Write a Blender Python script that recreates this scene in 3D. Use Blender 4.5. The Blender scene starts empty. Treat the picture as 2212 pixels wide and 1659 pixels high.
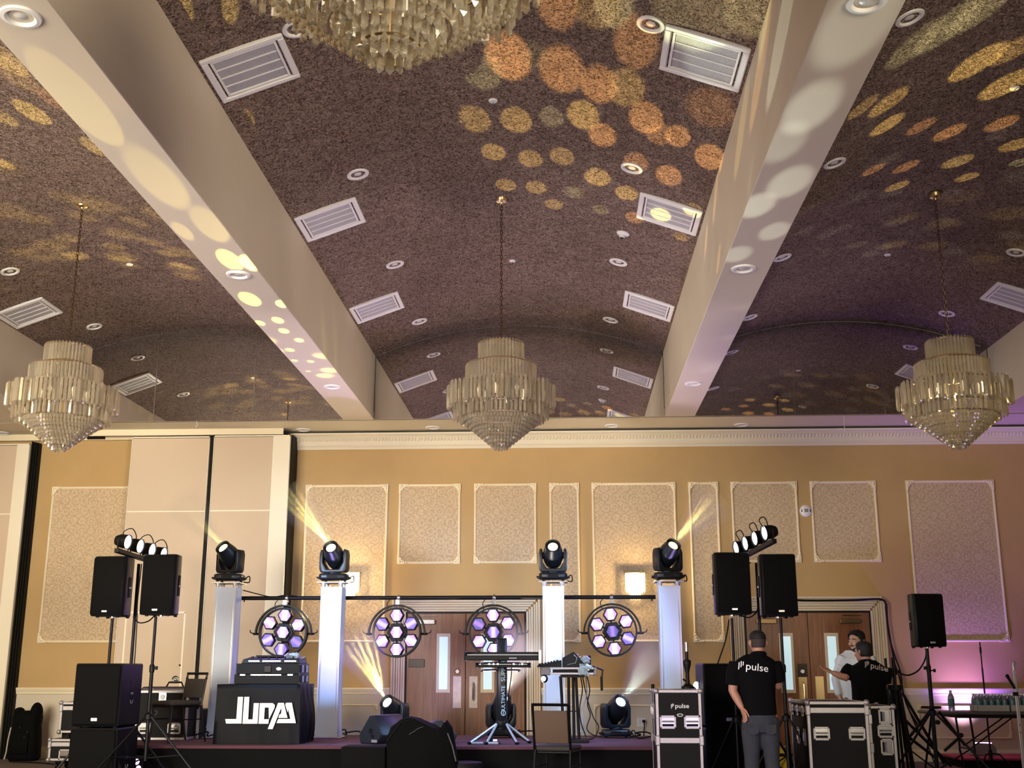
import bpy, bmesh, math, random
from mathutils import Vector, Matrix, Euler
random.seed(7)
C = bpy.context.scene.collection
D = bpy.data
PI = math.pi
R = math.radians

# ------------------------------------------------------------------ camera, sky, exposure, large lights
F_PX, CX, CY, HC = 2464.0, 1106.0, 829.5, 1.32
PITCH, YAW = math.atan(613.5 / F_PX), R(2.683)
cam = D.cameras.new('camera')
cam.sensor_fit = 'HORIZONTAL'; cam.sensor_width = 36.0
cam.lens = 36.0 * F_PX / 2212.0
cam.clip_start = 0.05
cam_o = D.objects.new('camera', cam); C.objects.link(cam_o)
cam_o.location = (0, 0, HC)
cam_o.rotation_euler = (PI / 2 + PITCH, 0, YAW)
sc = bpy.context.scene
sc.camera = cam_o
sc.view_settings.view_transform = 'Standard'
sc.view_settings.look = 'None'
sc.view_settings.gamma = 1.0
sc.view_settings.use_curve_mapping = False
sc.view_settings.exposure = 0.0
sc.cycles.use_denoising = True
sc.cycles.max_bounces = 10
sc.cycles.transparent_max_bounces = 24
sc.cycles.transmission_bounces = 8
sc.cycles.volume_bounces = 0
sc.cycles.sample_clamp_indirect = 4.0
sc.cycles.caustics_reflective = False
sc.cycles.caustics_refractive = False

w = D.worlds.new('ambient_fill'); sc.world = w  # even fill entering the open rear end, added to brighten the hall
w.use_nodes = True
w.node_tree.nodes['Background'].inputs[0].default_value = (0.55, 0.51, 0.48, 1)
w.node_tree.nodes['Background'].inputs[1].default_value = 0.26

def light(name, kind, loc, energy, color, target=None, size=0.1, size_y=None, spot=None, blend=0.3, spread=None):
    l = D.lights.new(name, kind)
    l.energy = energy; l.color = color
    if kind == 'AREA':
        l.size = size
        if size_y: l.shape = 'RECTANGLE'; l.size_y = size_y
        if spread: l.spread = spread
    else:
        l.shadow_soft_size = size
    if kind == 'SPOT':
        l.spot_size = spot; l.spot_blend = blend
    o = D.objects.new(name, l); C.objects.link(o)
    o.location = loc
    if target is not None:
        o.rotation_euler = (Vector(target) - Vector(loc)).to_track_quat('-Z', 'Y').to_euler()
    return o

# unseen area lights added behind the camera and overhead to brighten the hall
light('rear_fill', 'AREA', (-7.2, 2.5, 2.5), 640, (1.0, 0.91, 0.74), (-4.2, 17, 3.4), 5.0, 3.2, spread=R(105))
light('rear_fill', 'AREA', (5.0, -3.0, 2.6), 250, (1.0, 0.86, 0.62), (-3.0, 10, 5.4), 2.5, 2.5, spread=R(80))
light('overhead_fill', 'AREA', (-8.0, 8.5, 4.6), 80, (1.0, 0.84, 0.55), (-7.4, 17.5, 2.4), 1.2, 1.2)
light('overhead_fill', 'AREA', (-0.7, 2.0, 4.6), 90, (1.0, 0.86, 0.66), (-0.7, 6.0, 0), 2.5, 2.5)
# added fill from below for the beams and ceiling
# unseen spots added behind the kit to lift beams and vaults near the mirror
for _x, _c, _e in ((-3.1, (0.50, 0.36, 1.0), 330), (1.72, (0.50, 0.38, 1.0), 300)):
    light('stage_fill', 'SPOT', (_x, 15.0, 0.62), _e, _c, (_x, 14.2, 5.0), 0.08, spot=R(75), blend=1.0)
light('stage_fill', 'SPOT', (-0.75, 14.9, 0.62), 420, (1.0, 0.84, 0.74), (-0.75, 13.6, 6.3), 0.08, spot=R(120), blend=1.0)
light('floor_fill', 'AREA', (-0.7, 9.5, 0.35), 80, (0.62, 0.52, 1.0), (-0.7, 12.5, 6.3), 6.0, 1.2)  # unseen violet panel added low in the hall to brighten the ceiling

# ------------------------------------------------------------------ rays through photo points (to find where a thing stands)
_cp, _sp, _ct, _st = math.cos(PITCH), math.sin(PITCH), math.cos(YAW), math.sin(YAW)
def ray(px, py):
    u, v = (px - CX) / F_PX, (CY - py) / F_PX
    f, z = _cp - v * _sp, _sp + v * _cp
    return Vector((u * _ct - f * _st, u * _st + f * _ct, z))
def at(px, py, Y):
    r = ray(px, py); return Vector((0, 0, HC)) + r * (Y / r.y)
def atz(px, py, Z):
    r = ray(px, py); return Vector((0, 0, HC)) + r * ((Z - HC) / r.z)
def atx(px, py, X):
    r = ray(px, py); return Vector((0, 0, HC)) + r * (X / r.x)
def mpp(px, py, Y):                # metres per photo pixel at that depth
    p = at(px, py, Y) - Vector((0, 0, HC))
    f = -p.x * _st + p.y * _ct
    return (f * _cp + p.z * _sp) / F_PX

# ------------------------------------------------------------------ materials
MATS = {}
def nodes_of(m):
    m.use_nodes = True
    return m.node_tree.nodes, m.node_tree.links
def mat(name, color, rough=0.6, metal=0.0, vary=0.0, scale=20.0, bump=0.0, spec=0.5, emit=None, estr=0.0, trans=0.0, coat=0.0, alpha=1.0, stretch=(1, 1, 1), detail=4.0):
    if name in MATS: return MATS[name]
    m = D.materials.new(name); n, l = nodes_of(m); b = n['Principled BSDF']
    b.inputs['Base Color'].default_value = (*color, 1)
    b.inputs['Roughness'].default_value = rough
    b.inputs['Metallic'].default_value = metal
    b.inputs['Specular IOR Level'].default_value = spec
    b.inputs['Transmission Weight'].default_value = trans
    b.inputs['Coat Weight'].default_value = coat
    b.inputs['Alpha'].default_value = alpha
    if emit:
        b.inputs['Emission Color'].default_value = (*emit, 1); b.inputs['Emission Strength'].default_value = estr
    if vary or bump:
        tc = n.new('ShaderNodeTexCoord'); mp = n.new('ShaderNodeMapping'); nz = n.new('ShaderNodeTexNoise')
        mp.inputs['Scale'].default_value = stretch
        nz.inputs['Scale'].default_value = scale; nz.inputs['Detail'].default_value = detail
        l.new(tc.outputs['Object'], mp.inputs[0]); l.new(mp.outputs[0], nz.inputs['Vector'])
        if vary:
            mx = n.new('ShaderNodeMix'); mx.data_type = 'RGBA'
            mx.inputs['A'].default_value = (*[c * (1 - vary) for c in color], 1)
            mx.inputs['B'].default_value = (*[min(1, c * (1 + vary)) for c in color], 1)
            l.new(nz.outputs['Fac'], mx.inputs['Factor']); l.new(mx.outputs['Result'], b.inputs['Base Color'])
        if bump:
            bp = n.new('ShaderNodeBump'); bp.inputs['Strength'].default_value = bump; bp.inputs['Distance'].default_value = 0.01
            l.new(nz.outputs['Fac'], bp.inputs['Height']); l.new(bp.outputs[0], b.inputs['Normal'])
    MATS[name] = m
    return m
def srgb(r, g, b):
    f = lambda c: (c / 255 / 12.92) if c <= 10 else (((c / 255) + 0.055) / 1.055) ** 2.4
    return (f(r), f(g), f(b))

def ceiling_material():
    m = D.materials.new('sprayed_ceiling'); n, l = nodes_of(m); b = n['Principled BSDF']
    tc = n.new('ShaderNodeTexCoord')
    nz = n.new('ShaderNodeTexNoise'); nz.inputs['Scale'].default_value = 24; nz.inputs['Detail'].default_value = 3; nz.inputs['Distortion'].default_value = 1.6
    n2 = n.new('ShaderNodeTexNoise'); n2.inputs['Scale'].default_value = 0.9; n2.inputs['Detail'].default_value = 2
    l.new(tc.outputs['Object'], nz.inputs['Vector']); l.new(tc.outputs['Object'], n2.inputs['Vector'])
    s1 = n.new('ShaderNodeMath'); s1.operation = 'SUBTRACT'; s1.inputs[1].default_value = 0.5
    s2 = n.new('ShaderNodeMath'); s2.operation = 'ABSOLUTE'
    s3 = n.new('ShaderNodeMath'); s3.operation = 'MULTIPLY_ADD'; s3.inputs[1].default_value = -7.0; s3.inputs[2].default_value = 1.0; s3.use_clamp = True
    l.new(nz.outputs['Fac'], s1.inputs[0]); l.new(s1.outputs[0], s2.inputs[0]); l.new(s2.outputs[0], s3.inputs[0])
    rp = n.new('ShaderNodeValToRGB')
    e = rp.color_ramp.elements
    e[0].position = 0.10; e[0].color = (0.12, 0.078, 0.062, 1)
    e[1].position = 0.85; e[1].color = (0.64, 0.47, 0.39, 1)
    l.new(s3.outputs[0], rp.inputs[0])
    mx = n.new('ShaderNodeMix'); mx.data_type = 'RGBA'; mx.blend_type = 'MULTIPLY'; mx.inputs['Factor'].default_value = 0.35
    l.new(rp.outputs[0], mx.inputs['A']); l.new(n2.outputs['Fac'], mx.inputs['B']); l.new(mx.outputs['Result'], b.inputs['Base Color'])
    bp = n.new('ShaderNodeBump'); bp.inputs['Strength'].default_value = 1.0; bp.inputs['Distance'].default_value = 0.025
    l.new(s3.outputs[0], bp.inputs['Height']); l.new(bp.outputs[0], b.inputs['Normal'])
    b.inputs['Roughness'].default_value = 0.95; b.inputs['Specular IOR Level'].default_value = 0.1
    return m
def wallpaper_material():
    m = D.materials.new('damask_wallpaper'); n, l = nodes_of(m); b = n['Principled BSDF']
    tc = n.new('ShaderNodeTexCoord')
    nz = n.new('ShaderNodeTexNoise'); nz.inputs['Scale'].default_value = 15; nz.inputs['Detail'].default_value = 3; nz.inputs['Distortion'].default_value = 3.0
    vo = n.new('ShaderNodeTexVoronoi'); vo.inputs['Scale'].default_value = 6.5; vo.inputs['Randomness'].default_value = 0.25
    wv = n.new('ShaderNodeMath'); wv.operation = 'MULTIPLY'; wv.inputs[1].default_value = 22
    sn = n.new('ShaderNodeMath'); sn.operation = 'SINE'
    ad = n.new('ShaderNodeMath'); ad.operation = 'MULTIPLY_ADD'; ad.inputs[1].default_value = 0.09
    l.new(tc.outputs['Object'], nz.inputs['Vector']); l.new(tc.outputs['Object'], vo.inputs['Vector'])
    l.new(vo.outputs['Distance'], wv.inputs[0]); l.new(wv.outputs[0], sn.inputs[0])
    l.new(sn.outputs[0], ad.inputs[0]); l.new(nz.outputs['Fac'], ad.inputs[2])
    rp = n.new('ShaderNodeValToRGB'); e = rp.color_ramp.elements
    e[0].position = 0.36; e[0].color = (0.46, 0.335, 0.20, 1)
    e[1].position = 0.64; e[1].color = (0.62, 0.475, 0.315, 1)
    l.new(ad.outputs[0], rp.inputs[0]); l.new(rp.outputs[0], b.inputs['Base Color'])
    bp = n.new('ShaderNodeBump'); bp.inputs['Strength'].default_value = 0.4; bp.inputs['Distance'].default_value = 0.01
    l.new(ad.outputs[0], bp.inputs['Height']); l.new(bp.outputs[0], b.inputs['Normal'])
    b.inputs['Roughness'].default_value = 0.7
    return m
def wood_material(name, c0, c1, sc_=(22, 22, 1.4)):
    m = D.materials.new(name); n, l = nodes_of(m); b = n['Principled BSDF']
    tc = n.new('ShaderNodeTexCoord'); mp = n.new('ShaderNodeMapping'); mp.inputs['Scale'].default_value = sc_
    nz = n.new('ShaderNodeTexNoise'); nz.inputs['Scale'].default_value = 1.4; nz.inputs['Detail'].default_value = 6; nz.inputs['Distortion'].default_value = 0.6
    l.new(tc.outputs['Object'], mp.inputs[0]); l.new(mp.outputs[0], nz.inputs['Vector'])
    rp = n.new('ShaderNodeValToRGB'); e = rp.color_ramp.elements
    e[0].position = 0.3; e[0].color = (*c0, 1); e[1].position = 0.7; e[1].color = (*c1, 1)
    l.new(nz.outputs['Fac'], rp.inputs[0]); l.new(rp.outputs[0], b.inputs['Base Color'])
    b.inputs['Roughness'].default_value = 0.38
    return m
def crystal_material():
    m = D.materials.new('cut_crystal'); n, l = nodes_of(m)
    n.remove(n['Principled BSDF']); out = n['Material Output']
    gl = n.new('ShaderNodeBsdfGlass'); gl.inputs['IOR'].default_value = 1.5; gl.inputs['Roughness'].default_value = 0.02; gl.inputs['Color'].default_value = (1.0, 0.97, 0.90, 1)
    tr = n.new('ShaderNodeBsdfTransparent'); tr.inputs['Color'].default_value = (0.96, 0.93, 0.86, 1)
    df = n.new('ShaderNodeBsdfTranslucent'); df.inputs['Color'].default_value = (1.0, 0.94, 0.80, 1)
    d2 = n.new('ShaderNodeBsdfDiffuse'); d2.inputs['Color'].default_value = (1.0, 0.95, 0.82, 1)
    gy = n.new('ShaderNodeBsdfGlossy'); gy.inputs['Roughness'].default_value = 0.06; gy.inputs['Color'].default_value = (1, 0.96, 0.88, 1)
    m1 = n.new('ShaderNodeMixShader'); m1.inputs[0].default_value = 0.42
    m2 = n.new('ShaderNodeMixShader'); m2.inputs[0].default_value = 0.18
    m3 = n.new('ShaderNodeMixShader'); m3.inputs[0].default_value = 0.5
    m4 = n.new('ShaderNodeMixShader'); m4.inputs[0].default_value = 0.18
    l.new(gl.outputs[0], m1.inputs[1]); l.new(tr.outputs[0], m1.inputs[2])
    l.new(df.outputs[0], m3.inputs[1]); l.new(d2.outputs[0], m3.inputs[2])
    l.new(m1.outputs[0], m2.inputs[1]); l.new(m3.outputs[0], m2.inputs[2])
    l.new(m2.outputs[0], m4.inputs[1]); l.new(gy.outputs[0], m4.inputs[2])
    l.new(m4.outputs[0], out.inputs['Surface'])
    return m
M_CEIL = ceiling_material(); M_PAPER = wallpaper_material(); M_CRYSTAL = crystal_material()
M_BEAM = mat('beam_paint', (0.66, 0.58, 0.47), 0.55, vary=0.05, scale=1.5)
M_SOFFIT = mat('soffit_paint', (0.70, 0.64, 0.50), 0.6, vary=0.04, scale=2)
M_WALL = mat('tan_wall_paint', (0.48, 0.315, 0.135), 0.75, vary=0.07, scale=3)
M_CREAM = mat('cream_wainscot_paint', (0.62, 0.54, 0.42), 0.6, vary=0.05, scale=3)
M_TRIM = mat('cream_trim_paint', (0.80, 0.70, 0.50), 0.45)
M_PANEL = mat('partition_vinyl', (0.60, 0.475, 0.35), 0.7, vary=0.04, scale=60)
M_PANELEDGE = mat('partition_edge', (0.82, 0.75, 0.60), 0.45)
M_BLACK = mat('black_rubber', (0.002, 0.002, 0.002), 0.6, spec=0.2)
M_BLKPLA = mat('black_plastic', (0.0035, 0.0035, 0.004), 0.5, bump=0.08, scale=300, spec=0.22)
M_BLKMET = mat('black_metal', (0.003, 0.003, 0.004), 0.45, spec=0.22)
M_GRILLE = mat('speaker_grille', (0.002, 0.002, 0.0022), 0.75, bump=0.25, scale=500, spec=0.1)
M_CHROME = mat('chrome', (0.85, 0.85, 0.86), 0.15, metal=1.0)
M_ALU = mat('aluminium_edge', (0.40, 0.375, 0.375), 0.45, metal=0.7, vary=0.1, scale=30)
M_BRASS = mat('brass', (0.62, 0.46, 0.24), 0.3, metal=1.0)
M_BRONZE = mat('dark_bronze', (0.10, 0.06, 0.03), 0.4, metal=0.7)
M_WHITE = mat('white_enamel', (0.78, 0.77, 0.76), 0.45)
M_LAMIN = mat('black_case_laminate', (0.0035, 0.0033, 0.0035), 0.6, bump=0.05, scale=200, spec=0.18)
M_CARPET = mat('stage_carpet', (0.10, 0.035, 0.05), 0.95, vary=0.3, scale=120, bump=0.3)
M_FLOOR = mat('hall_carpet', (0.09, 0.06, 0.06), 0.95, vary=0.5, scale=9, bump=0.2)
M_CLOTHBLK = mat('black_cloth', (0.0025, 0.0025, 0.003), 0.85, bump=0.1, scale=80, spec=0.15)
M_WHITECLOTH = mat('white_stretch_fabric', (0.52, 0.57, 0.66), 0.7)
M_CABLE = mat('black_cable', (0.003, 0.003, 0.003), 0.55, spec=0.25)
M_MIRROR = mat('mirror_glass', (0.80, 0.78, 0.76), 0.015, metal=1.0)
M_LETTER = mat('white_print', (0.85, 0.85, 0.85), 0.5)

# ------------------------------------------------------------------ mesh builder
class MB:
    def __init__(s): s.v = []; s.f = []; s.M = Matrix.Identity(4)
    def at(s, loc=(0, 0, 0), rot=(0, 0, 0), scale=(1, 1, 1)):
        s.M = Matrix.LocRotScale(Vector(loc), Euler(rot), Vector(scale)); return s
    def mtx(s, M): s.M = M; return s
    def add(s, vs, fs):
        k = len(s.v); s.v += [s.M @ Vector(p) for p in vs]; s.f += [tuple(i + k for i in f) for f in fs]; return s
    def box(s, x0, x1, y0, y1, z0, z1):
        return s.add([(x0, y0, z0), (x1, y0, z0), (x1, y1, z0), (x0, y1, z0), (x0, y0, z1), (x1, y0, z1), (x1, y1, z1), (x0, y1, z1)],
                     [(0, 3, 2, 1), (4, 5, 6, 7), (0, 1, 5, 4), (1, 2, 6, 5), (2, 3, 7, 6), (3, 0, 4, 7)])
    def cyl(s, p0, p1, r0, r1=None, n=14):
        return s.tube([p0, p1], [r0, r0 if r1 is None else r1], n)
    def tube(s, pts, r, n=8, closed=False, ex=(1, 1), cap=True):
        pts = [Vector(p) for p in pts]; N = len(pts)
        rs = r if isinstance(r, (list, tuple)) else [r] * N
        vs = []; fs = []; up = None
        for i, p in enumerate(pts):
            if closed: t = pts[(i + 1) % N] - pts[i - 1]
            else: t = pts[min(i + 1, N - 1)] - pts[max(i - 1, 0)]
            t = t.normalized() if t.length > 1e-9 else Vector((0, 0, 1))
            if up is None:
                a = Vector((0, 0, 1)) if abs(t.z) < 0.9 else Vector((0, 1, 0))
                u = t.cross(a).normalized()
            else:
                u = (up - t * up.dot(t)); u = u.normalized() if u.length > 1e-6 else t.orthogonal().normalized()
            up = u; w_ = t.cross(u)
            for k in range(n):
                a = 2 * PI * k / n
                vs.append(p + (u * math.cos(a) * ex[0] + w_ * math.sin(a) * ex[1]) * rs[i])
        segs = N if closed else N - 1
        for i in range(segs):
            j = (i + 1) % N
            for k in range(n):
                fs.append((i * n + k, i * n + (k + 1) % n, j * n + (k + 1) % n, j * n + k))
        if not closed and cap:
            fs.append(tuple(range(n - 1, -1, -1))); fs.append(tuple((N - 1) * n + k for k in range(n)))
        return s.add(vs, fs)
    def ctube(s, pts, r, n=8):               # a smooth run through the points
        P = [Vector(p) for p in pts]; P = [P[0] * 2 - P[1]] + P + [P[-1] * 2 - P[-2]]; out = []
        for i in range(1, len(P) - 2):
            a, b, c, d = P[i - 1:i + 3]
            for k in range(6):
                t = k / 6
                out.append(0.5 * (2 * b + (c - a) * t + (2 * a - 5 * b + 4 * c - d) * t * t + (3 * b - a - 3 * c + d) * t ** 3))
        return s.tube(out + [P[-2]], r, n)
    def lathe(s, prof, n=24, axis='Z'):
        vs = []; fs = []; m = len(prof)
        for k in range(n):
            a = 2 * PI * k / n
            for (r, z) in prof:
                p = (r * math.cos(a), r * math.sin(a), z)
                if axis == 'Y': p = (p[0], -p[2], p[1])
                vs.append(p)
        for k in range(n):
            k2 = (k + 1) % n
            for i in range(m - 1):
                fs.append((k * m + i, k2 * m + i, k2 * m + i + 1, k * m + i + 1))
        s.add(vs, fs); return s
    def sphere(s, c, r, n=12, m=8):
        rx, ry, rz = (r, r, r) if not isinstance(r, (tuple, list)) else r
        vs = [(c[0], c[1], c[2] - rz)]; fs = []
        for i in range(1, m):
            t = -PI / 2 + PI * i / m
            for k in range(n):
                a = 2 * PI * k / n
                vs.append((c[0] + rx * math.cos(t) * math.cos(a), c[1] + ry * math.cos(t) * math.sin(a), c[2] + rz * math.sin(t)))
        vs.append((c[0], c[1], c[2] + rz)); top = len(vs) - 1
        for k in range(n):
            k2 = (k + 1) % n
            fs.append((0, 1 + k2, 1 + k)); fs.append((top, top - n + k, top - n + k2))
            for i in range(m - 2):
                a = 1 + i * n; fs.append((a + k, a + k2, a + n + k2, a + n + k))
        return s.add(vs, fs)
    def prism(s, poly, y0, y1):          # polygon in X-Z, extruded along Y
        n = len(poly)
        ar = sum(poly[i][0] * poly[(i + 1) % n][1] - poly[(i + 1) % n][0] * poly[i][1] for i in range(n))
        if ar < 0: poly = poly[::-1]
        vs = [(x, y0, z) for x, z in poly] + [(x, y1, z) for x, z in poly]
        fs = [tuple(range(n)), tuple(range(2 * n - 1, n - 1, -1))]
        for i in range(n):
            j = (i + 1) % n; fs.append((i, i + n, j + n, j))
        return s.add(vs, fs)
    def loft(s, secs, cap=True, closed=True):     # list of equal-length point rings
        n = len(secs[0]); vs = [p for q in secs for p in q]; fs = []
        for i in range(len(secs) - 1):
            for k in range(n if closed else n - 1):
                k2 = (k + 1) % n; fs.append((i * n + k, i * n + k2, (i + 1) * n + k2, (i + 1) * n + k))
        if cap and closed:
            fs.append(tuple(range(n - 1, -1, -1))); fs.append(tuple((len(secs) - 1) * n + k for k in range(n)))
        return s.add(vs, fs)
    def mesh(s, name, m, bevel=0.0, smooth=True, angle=35, segs=1):
        me = D.meshes.new(name)
        me.from_pydata([tuple(p) for p in s.v], [], s.f)
        bm = bmesh.new(); bm.from_mesh(me)
        bmesh.ops.recalc_face_normals(bm, faces=bm.faces)
        if bevel:
            es = [e for e in bm.edges if len(e.link_faces) == 2 and e.calc_face_angle(0) > 0.6]
            bmesh.ops.bevel(bm, geom=es, offset=bevel, segments=segs, affect='EDGES', profile=0.5, clamp_overlap=True)
        bm.to_mesh(me); bm.free()
        if smooth:
            me.shade_smooth(); me.set_sharp_from_angle(angle=R(angle))
        if m: me.materials.append(m)
        return me
    def build(s, name, m, parent=None, bevel=0.0, smooth=True, angle=35, segs=1, loc=None, rot=None):
        return put(name, s.mesh(name, m, bevel, smooth, angle, segs), parent, loc, rot)
def put(name, me, parent=None, loc=None, rot=None):
    o = D.objects.new(name, me); C.objects.link(o)
    if parent: o.parent = parent
    if loc is not None: o.location = loc
    if rot is not None: o.rotation_euler = rot
    return o
def tag(o, label, cat, group=None, kind=None):
    if label: o['label'] = label
    if cat: o['category'] = cat
    if group: o['group'] = group
    if kind: o['kind'] = kind
    return o
def thing(name, label, cat, loc=(0, 0, 0), rotz=0.0, group=None):
    o = D.objects.new(name, None); C.objects.link(o)
    o.empty_display_size = 0.1
    o.location = loc; o.rotation_euler = (0, 0, rotz)
    return tag(o, label, cat, group)
def dup(root, loc, rotz=0.0, label=None, parent=None, group=None):
    c = root.copy(); C.objects.link(c)
    if loc is not None: c.location = loc
    if rotz is not None: c.rotation_euler = (0, 0, rotz)
    if label: c['label'] = label
    if group: c['group'] = group
    if parent: c.parent = parent
    def kids(a, b):
        for ch in a.children:
            d = ch.copy(); C.objects.link(d); d.parent = b; d.matrix_parent_inverse = ch.matrix_parent_inverse.copy(); kids(ch, d)
    kids(root, c)
    return c
def struct(name, mb, m, parent=None, **k):
    o = mb.build(name, m, parent, **k)
    if not parent: o['kind'] = 'structure'
    return o
def sgroup(name, loc=(0, 0, 0)):
    o = D.objects.new(name, None); C.objects.link(o); o.location = loc; o['kind'] = 'structure'; return o
def text_mesh(s, size, m, name, extrude=0.001, bold=0.0, sx=1.0):
    cu = D.curves.new(name, 'FONT'); cu.body = s; cu.size = size; cu.extrude = extrude; cu.offset = bold
    cu.align_x = 'CENTER'; cu.align_y = 'CENTER'; cu.resolution_u = 3
    o = D.objects.new(name, cu); C.objects.link(o)
    bpy.context.view_layer.update()
    me = D.meshes.new_from_object(o.evaluated_get(bpy.context.evaluated_depsgraph_get()))
    D.objects.remove(o); D.curves.remove(cu)
    for v in me.vertices: v.co = (v.co.x * sx, -v.co.z, v.co.y)       # stands up, faces -Y
    me.materials.clear(); me.materials.append(m)
    return me

# ------------------------------------------------------------------ the setting
YW, YM = 17.70, 16.70                     # stage wall, mirror plane over the soffit
ZS, ZV, ZC = 4.96, 5.94, 6.40             # soffit / beam underside, vault spring, vault crown
BAYS = [(-7.70, -3.34), (-2.87, 1.50), (1.945, 6.31)]
BEAMS = [(-8.17, -7.70), (-3.34, -2.87), (1.50, 1.945), (6.31, 6.76)]
HALF = 2.185; RV = (HALF ** 2 + (ZC - ZV) ** 2) / (2 * (ZC - ZV))
Y0 = 1.0
def vault_z(x, bay):
    c = (bay[0] + bay[1]) / 2; h = (bay[1] - bay[0]) / 2
    rv = (h * h + (ZC - ZV) ** 2) / (2 * (ZC - ZV))
    return ZC - rv + math.sqrt(max(rv * rv - (x - c) ** 2, 0))
def on_vault(px, py, b):                  # where a photo point meets the vault of bay b
    bay = BAYS[b]; r = ray(px, py); o = Vector((0, 0, HC)); t0, t1 = 1.0, 60.0
    f = lambda t: (o + r * t).z - vault_z(min(max((o + r * t).x, bay[0]), bay[1]), bay)
    for _ in range(60):
        tm = (t0 + t1) / 2
        if f(tm) > 0: t1 = tm
        else: t0 = tm
    return o + r * t0
def vault_frame(p, b):                    # matrix with -Z pointing out of the vault into the room
    bay = BAYS[b]; c = (bay[0] + bay[1]) / 2; h = (bay[1] - bay[0]) / 2
    rv = (h * h + (ZC - ZV) ** 2) / (2 * (ZC - ZV))
    a = math.asin((p.x - c) / rv)
    return Matrix.Translation(p) @ Matrix.Rotation(a, 4, 'Y')

struct('floor', MB().box(-9.5, 9, -6, YW, -0.1, 0), M_FLOOR)
for i, bay in enumerate(BAYS):
    mb = MB(); N = 40; rows = []
    for y in (Y0, YM):
        rows.append([(bay[0] + (bay[1] - bay[0]) * k / N, y, vault_z(bay[0] + (bay[1] - bay[0]) * k / N, bay)) for k in range(N + 1)])
    mb.loft(rows, cap=False, closed=False)
    struct('ceiling', mb, M_CEIL)
for x0, x1 in BEAMS:
    struct('beam', MB().box(x0, x1, Y0, YM, ZS, ZV + 0.1), M_BEAM, bevel=0.006)
struct('ceiling_side', MB().box(-9.5, -8.17, Y0, YM, ZS, ZS + 0.1), M_SOFFIT)
struct('ceiling_side', MB().box(6.76, 9.0, Y0, YM, ZS, ZS + 0.1), M_SOFFIT)
struct('soffit', MB().box(-9.5, 9.0, YM + 0.02, YW, ZS, ZS + 0.12), M_SOFFIT)
struct('wall_back', MB().box(-9.5, 9.0, YW, YW + 0.2, 0, ZS), M_WALL)
struct('wall_right', MB().box(8.6, 8.8, 3, YW, 0, ZS), M_WALL)
struct('wall_left', MB().box(-9.5, -9.3, 3, YW, 0, ZS), M_WALL)

# mirror panes in the arched ends of the vaults, each pane a piece of its own
mirror = sgroup('wall_mirror', (0, YM, ZS))
struct('mirror_backing', MB().box(-8.3, 7, 0.03, 0.06, 0, 1.6), M_BLACK, mirror)
SEAMS = [[-7.70, -6.25, -4.72, -3.34], [-2.87, -1.42, -0.05, 1.50], [1.945, 3.42, 4.74, 6.31]]
for sm in SEAMS:
    for a, b in zip(sm[:-1], sm[1:]):
        w2 = (b - a) / 2 - 0.006
        o = struct('mirror_pane', MB().box(-w2, w2, 0.0, 0.008, 0.0, 1.52), M_MIRROR, mirror, loc=((a + b) / 2, 0.006, 0.0),
                   rot=(R(random.uniform(-0.08, 0.08)), 0, R(random.uniform(-0.12, 0.12))))
        struct('edge_strip', MB().box(b - 0.007, b + 0.007, -0.002, 0.004, 0, 1.5), M_CHROME, mirror) if b not in (-3.34, 1.50, 6.31) else None

# crown moulding under the soffit (starts right of the sliding partition)
def moulding(x0, x1, prof, name, m, y=YW, parent=None):
    mb = MB(); mb.loft([[(x, y - d, z) for d, z in prof] for x in (x0, x1)])
    return struct(name, mb, m, parent)
XC = at(632, 950, YW).x
moulding(XC, 8.6, [(0, 4.685), (0.025, 4.685), (0.035, 4.71), (0.03, 4.73), (0.05, 4.745), (0.055, 4.79), (0.10, 4.87), (0.12, 4.885), (0.16, 4.90), (0.17, 4.925), (0, 4.925)], 'trim_1', M_SOFFIT)
crown_orn = MB()
x = XC + 0.1; k = 0
while x < 7.4:                              # the cast leaf band of the crown
    crown_orn.at((x, YW - 0.082, 4.83), (R(38), 0, 0)).sphere((0, 0, 0), (0.018 + 0.008 * (k % 2), 0.012, 0.034), 6, 4); x += 0.052; k += 1
o = struct('leaf_band', crown_orn, M_SOFFIT, D.objects['trim_1']); o['kind'] = 'stuff'
struct('trim_2', MB().box(XC, 8.6, YW - 0.12, YW, 4.925, 4.945), M_BLACK)  # black strip painted in for the shade between crown and soffit

# wainscot below the chair rail
ZR = 1.0
DOORS = [(at(1006, 1440, YW).x, 0.89), (at(1749, 1440, YW).x, 0.915)]
SEG = [(-9.3, DOORS[0][0] - DOORS[0][1] - 0.25), (DOORS[0][0] + DOORS[0][1] + 0.25, DOORS[1][0] - DOORS[1][1] - 0.25), (DOORS[1][0] + DOORS[1][1] + 0.25, 8.6)]
for k, (a, b) in enumerate(SEG):
    struct('wall_dado', MB().box(a, b, YW - 0.012, YW, 0.0, ZR), M_CREAM)
    moulding(a, b, [(0, 0.93), (0.02, 0.93), (0.03, 0.945), (0.025, 0.96), (0.035, 0.975), (0.045, 1.0), (0.05, 1.015), (0.045, 1.03), (0, 1.03)], 'trim_%d' % (3 + k), M_TRIM, YW - 0.01)
    moulding(a, b, [(0, 0), (0.035, 0), (0.035, 0.10), (0.025, 0.115), (0.028, 0.13), (0.015, 0.15), (0.012, 0.17), (0, 0.17)], 'baseboard_back', M_TRIM, YW - 0.01)

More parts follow.
